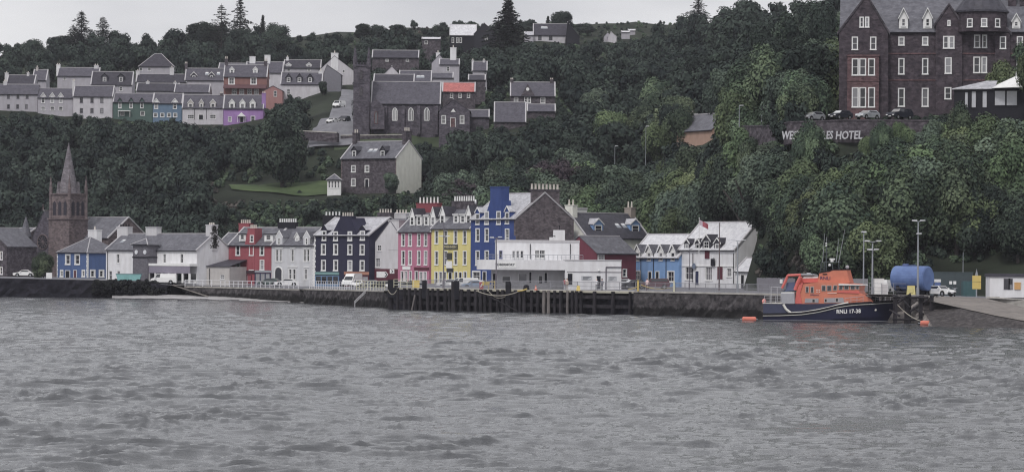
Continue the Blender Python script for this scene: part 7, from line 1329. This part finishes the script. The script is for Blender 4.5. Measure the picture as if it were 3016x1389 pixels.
# named trees, each read off the photograph: px, D, top row, crown radius in px, proto, label
for px, D, top, rp, pi, lb in (
 (832, 706, 298, 96, 5, 'huge dark round-crowned tree standing over the green lawn'), (131, 615, 737, 40, 0, 'bushy round green tree before the rose window of the brown church'), (952, 868, 236, 19, 1, 'small dark clipped tree by the top of the hill road'),
 (1660, 1090, 26, 46, 1, 'dark rounded tree silhouetted behind the hilltop white house'), (1152, 688, 500, 34, 3, 'feathery tree before the pale side wall of the stone house'), (583, 1135, 55, 68, 1, 'domed dark tree on the skyline left of the tall conifers'), (812, 1120, 60, 60, 5, 'broad dark dome of a tree on the skyline right of the tall conifers'),
 (700, 1110, 75, 60, 1, 'dark skyline tree at the foot of the tall conifers'), (90, 1150, 108, 60, 5, 'low dark windswept tree on the far left skyline'), (170, 1160, 100, 50, 1, 'dark windswept skyline tree left of the twin spruces'), (1065, 1175, 66, 36, 1, 'left one of two low domed trees on the mid skyline'), (1110, 1175, 69, 34, 5, 'right one of two low domed trees on the mid skyline'), (1165, 1175, 70, 38, 1, 'low dark tree between the domed skyline pair and the hilltop house'), (1345, 1130, 54, 32, 1, 'dark domed tree just above the roof of the pale hilltop house'), (1290, 1130, 68, 34, 5, 'dark low tree left behind the pale-roofed hilltop house'), (1385, 1130, 58, 30, 1, 'dark domed tree behind the black front gable on the hill'), (1562, 1130, 56, 34, 1, 'dark domed tree on the skyline between conifer and hilltop white house'), (1722, 1130, 64, 36, 5, 'low dark tree on the skyline right of the hilltop white house'),
 (2300, 560, 262, 60, 2, 'pale green tree beside the terrace lamp posts'), (2180, 575, 255, 62, 0, 'fresh green tree above the grey peach cottage roof'), (2380, 540, 262, 68, 6, 'copper-leaved tree right of the pale green tree by the terrace'), (2440, 508, 278, 40, 0, 'small green tree at the left corner of the hotel'),
 (2835, 466, 292, 62, 0, 'bushy green tree rising before the hotel front'), (2650, 470, 340, 34, 2, 'yellow-green shrub tree on the terrace edge below the hotel'), (3045, 474, 95, 66, 2, 'yellow-green tree reaching in at the right edge before the hotel'), (2935, 462, 388, 88, 2, 'bright yellow-green tree on the cliff at the far right'), (2388, 474, 345, 64, 0, 'green tree hiding the middle of the white wall letters'), (2600, 466, 350, 44, 0, 'leafy green tree before the right part of the terrace wall'), (2672, 466, 350, 46, 2, 'light green tree hiding the terrace wall below the rightmost car'), (2745, 464, 336, 52, 3, 'grey-green tree at the right end of the terrace wall'), (2556, 468, 382, 34, 2, 'pale bushy tree covering the end of the white wall letters'),
 (2205, 508, 398, 48, 0, 'green tree just below the left end of the terrace wall'), (2265, 490, 402, 46, 3, 'grey-green tree under the terrace wall left of the white letters'), (2228, 512, 480, 98, 3, 'great grey-green tree above the white shop roof'), (2310, 482, 560, 95, 7, 'tall grey-green tree above the board fence on the quay'), (2110, 545, 480, 80, 3, 'grey-green tree behind the white roofed shop'), (2252, 503, 650, 50, 1, 'dark tree overhanging the roof of the small white hut'), (2400, 455, 560, 95, 1, 'dark leafy tree behind the lifeboat stern'), (2520, 450, 545, 90, 3, 'tall leafy tree behind the lifeboat mast'), (2640, 448, 520, 95, 1, 'dark leafy tree behind the blue tank'), (2770, 446, 500, 100, 0, 'green leafy tree above the green container store'), (2890, 442, 520, 100, 1, 'dark spreading tree above the yellow sign'), (3000, 436, 540, 100, 5, 'dark spreading tree above the white cabin'),
 (2250, 640, 45, 70, 1, 'dark tree on the rising skyline left of the hotel'), (2330, 610, 15, 75, 5, 'taller dark tree on the rising skyline left of the hotel'), (2420, 585, -10, 80, 1, 'dark tree closest to the left hotel gable'), (2390, 620, -12, 70, 5, 'dark tree at the top edge left of the hotel'), (2290, 590, 90, 80, 1, 'broad dark tree below the skyline left of the hotel'), (2380, 560, 110, 85, 1, 'broad dark tree standing close behind the terrace')):
    u = uv(px, 400)[0]; g = Tz(u, D); hg = max(3, zc(px, top, D) - g); plant(u, D, rp * D / F, hg, pi, lab=lb, ck=1.0 if hg < 14 else 1.3)
for px, D, top, rp, k, lb in ((240, 1150, 30, 55, 0, 'left one of the twin ragged spruces on the left skyline'), (303, 1140, 48, 50, 0, 'right one of the twin ragged spruces on the left skyline'), (652, 1130, 10, 52, 1, 'ragged open pine on the skyline, left of the tallest conifer'), (707, 1120, -6, 50, 0, 'tallest conifer on the left skyline, beside the ragged pine'), (774, 1150, 42, 16, 2, 'tiny pointed conifer tip on the skyline above the white chimneys'), (350, 1150, 95, 30, 1, 'small sparse conifer right of the twin spruces'), (1496, 985, -4, 62, 2, 'very dark tall spruce beside the hilltop house'), (2056, 1130, -10, 52, 0, 'lone tall conifer on the right skyline'), (2128, 1140, 55, 34, 1, 'small bushy conifer right of the lone tall conifer'), (215, 1170, 70, 30, 1, 'small conifer at the left foot of the twin spruces'), (1945, 1180, 60, 14, 2, 'small conifer sapling left of the lone tall conifer'), (1614, 1120, 46, 14, 2, 'thin conifer tip behind the hilltop white house')):
    u = uv(px, 100)[0]; g = Tz(u, D); x = u * D / F; hg = zc(px, top, D) - g; rt = empty('conifer_tree', (x, D, g), rngv.uniform(0, 6), lb, 'tree'); s_ = 1.45 * (rp * D / F) / (.30 if k == 0 else .38 if k == 1 else .24)
    for nm, me in (('crown', CON[k][0]), ('trunk', CON[k][1])): link(nm, me, rt).scale = (s_, s_, hg)
# scattered trees: candidates over the hillside, the ones that show largest become things, the rest one far wood
def gpy(u, D): return HY - (Tz(u, D) - H) * F / D + ROLL * u
cand = []
px = -600.0
while px < 3750:
    u = px - CX; last = 1e9; D = 440.0
    while D < 1330:
        D += 5.0 if D < 1000 else 12; z = Tz(u, D)
        if z < 5.5: continue
        p = gpy(u, D)
        if last - p < 22 and last < 1e8: continue
        last = p; uu = u + rngv.uniform(-26, 26); DD = D + rngv.uniform(-3, 3); q = uu + CX; py = gpy(uu, DD)
        dens = 1.0
        if D < 742 and 620 < q < 1240: dens = .10
        if 850 < D < 1000 and q < 1060: dens = .45
        if D > 1060 and 1690 < q: dens = .12 if q < 2110 else .7
        if D > 1000 and 380 < q < 520 and py < 175: dens = .25
        if D > 1185: dens *= .3
        if 738 < D < 880 and 885 < q < 1050: dens = 0
        if rngv.random() > dens: continue
        h = rngv.uniform(8, 12.5) if D > 600 else rngv.uniform(9.5, 15.5)
        if D > 1050 and 820 < q: h = rngv.uniform(3.5, 6)
        if 1690 < q < 2110 and D > 1060: h = rngv.uniform(1.5, 2.5)
        for s_ in (1, .72, .5, .36):
            hh = h * s_; rr = hh * rngv.uniform(.40, .5); rp = rr * F / DD; top = py - hh * F / DD
            if okrect(q, DD, rp, top, py): cand.append((rp, uu, DD, rr, hh)); break
    px += 47
cand.sort(key=lambda c: -c[0] + (400 if c[2] > 1020 else 0))
inv = [c for c in cand if -60 < c[1] + CX < 3080]; outv = [c for c in cand if not -60 < c[1] + CX < 3080]; NI = min(len(inv), 285 - NT[0]); cand = inv[:NI] + inv[NI:] + outv
for rp, u, D, rr, hh in cand[:NI]:
    q = u + CX; pool = [0, 1, 3, 4, 7, 9, 2, 5, 8]
    if q < 700 or D > 900: pool = [1, 5, 1, 5, 4, 3]
    elif 1600 < q < 2450 and gpy(u, D) < 330: pool = [1, 5, 1, 7]
    elif q > 2480: pool = [0, 2, 9, 8, 4, 3]
    elif 1250 < q < 1700: pool = [0, 1, 3, 5, 6, 9, 7]
    plant(u, D, rr, hh, rngv.choice(pool))
def merged(name, items, protos, mt, label=None, cat=None):
    Vs, Qs, Ts, off = [], [], [], 0; rng = np.random.RandomState(5)
    for (x, y, z, rx, rz, t0) in items:
        V, Q, T = protos[rng.randint(len(protos))]; a = rng.uniform(0, 6.28); c, s = math.cos(a), math.sin(a); R2 = np.array([[c, s, 0], [-s, c, 0], [0, 0, 1]]); v = (V * np.array([rx, rx, rz])) @ R2 + np.array([x, y, z]); Vs.append(v); Qs.append(Q + off); Ts.append(np.clip(T * .7 + t0, 0, 1)); off += len(V)
    me = npmesh(name, np.vstack(Vs), np.vstack(Qs), np.concatenate(Ts), mt); return tag(link(name, me), label, cat, kind='stuff')
LOWC = [crown(50 + i, 9, 900, .085) for i in range(4)]
its = [(u * D / F, D, Tz(u, D) + hh * .5, rr, hh * .55, rngv.uniform(-.15, .3)) for rp, u, D, rr, hh in cand[NI:]]
print('trees', NT[0], NI, 'cand', len(cand))
if its: merged('distant_wood', its, LOWC, FM[1], 'dark mass of far woodland along the ridge', 'woodland')
# undergrowth
BUSH = [crown(70 + i, 4, 150, .17, .8, True, -.3, .5) for i in range(5)]
ub = [[], [], []]; px = -600.0
while px < 3750:
    u = px - CX; last = 1e9; D = 440.0
    while D < 1330:
        D += 3.0 if D < 1000 else 8; z = Tz(u, D)
        if z < 4.2: continue
        p = gpy(u, D)
        if last - p < 9 and last < 1e8: continue
        last = p; uu = u + rngv.uniform(-12, 12); DD = D + rngv.uniform(-2, 2); q = uu + CX; py = gpy(uu, DD)
        rr = rngv.uniform(.9, 2.1) if D > 560 else rngv.uniform(.8, 1.6)
        if D > 1050: rr = rngv.uniform(.8, 1.5)
        if 735 < D < 888 and 885 < q < 1050: continue
        if 620 < q < 1240 and 714 < D < 742 and rngv.random() < .5: continue
        hh = rr * rngv.uniform(.7, 1.3)
        if not okrect(q, DD, rr * F / DD * .7, py - hh * 1.5 * F / DD, py + 2): rr *= .4; hh *= .35
        if not okrect(q, DD, rr * F / DD * .7, py - hh * 1.5 * F / DD, py + 2): continue
        if 665 < q < 990 and 540 < py < 566 or 985 < q < 1290 and 368 < py < 412: continue
        k = 1 if rngv.random() < .5 else 0
        if math.sin(q * .011 + 1) + math.sin(py * .03 + q * .004) > 1.35: k = 2
        ub[k].append((uu * DD / F, DD, Tz(uu, DD) + hh * .3, rr, hh, rngv.uniform(-.1, .35)))
    px += 19
for k, (mt, lb) in enumerate(((FM[0], 'green bushes and ground cover on the hillside'), (FM[1], 'dark green scrub on the hillside'), (folmat('scrub_brown', (66, 62, 58), (98, 88, 84)), 'brownish heather scrub on the hillside'))):
    if ub[k]: merged('undergrowth', ub[k], BUSH, mt, lb, 'undergrowth')
print('bushes', [len(x) for x in ub])
hi_ = [(wp(q, 0, 684, 0).x, 684 + rngv.uniform(-1.2, 1.2), zc(q, lerp(625, 578, (q - 860) / 160), 684) - rngv.uniform(.6, 3.4), rngv.uniform(1.3, 1.8), rngv.uniform(1.2, 1.6), -.25) for q in range(862, 1022, 9) for _ in range(4)]
me = merged('hedge', hi_, BUSH, FM[1], 'dark clipped hedge below the right end of the lawn', 'hedge'); del me['kind']
# dark shrub mound on the left sea wall
mi = [(wp(q, 0, 584, 0).x, 583.5 + rngv.uniform(-1, 2), rngv.uniform(.8, 3.0) * (1 if q < 470 else .6), rngv.uniform(.9, 1.5), rngv.uniform(.7, 1.1), -.2) for q in range(285, 498, 5) for _ in range(3)]
me = merged('shrub_mound', mi, BUSH, folmat('mound_dark', (44, 44, 44), (66, 66, 60)), 'dark shrubs hanging over the sea wall before the long white building', 'shrub')

# ---------------------------------------------------------------- the air between
hz = MB().box(-1300, 1300, -400, 2750, -7, 270); hm = bpy.data.materials.new('haze_air'); hm.use_nodes = True; hn = hm.node_tree; hn.nodes.clear(); ho = hn.nodes.new('ShaderNodeOutputMaterial'); hv = hn.nodes.new('ShaderNodeVolumePrincipled')
hv.inputs['Color'].default_value = (0.86, 0.86, 0.95, 1); hv.inputs['Density'].default_value = HAZE; hn.links.new(hv.outputs[0], ho.inputs['Volume'])
tag(hz.build('haze', hm), 'thin grey-mauve haze over the harbour', 'haze', kind='stuff')
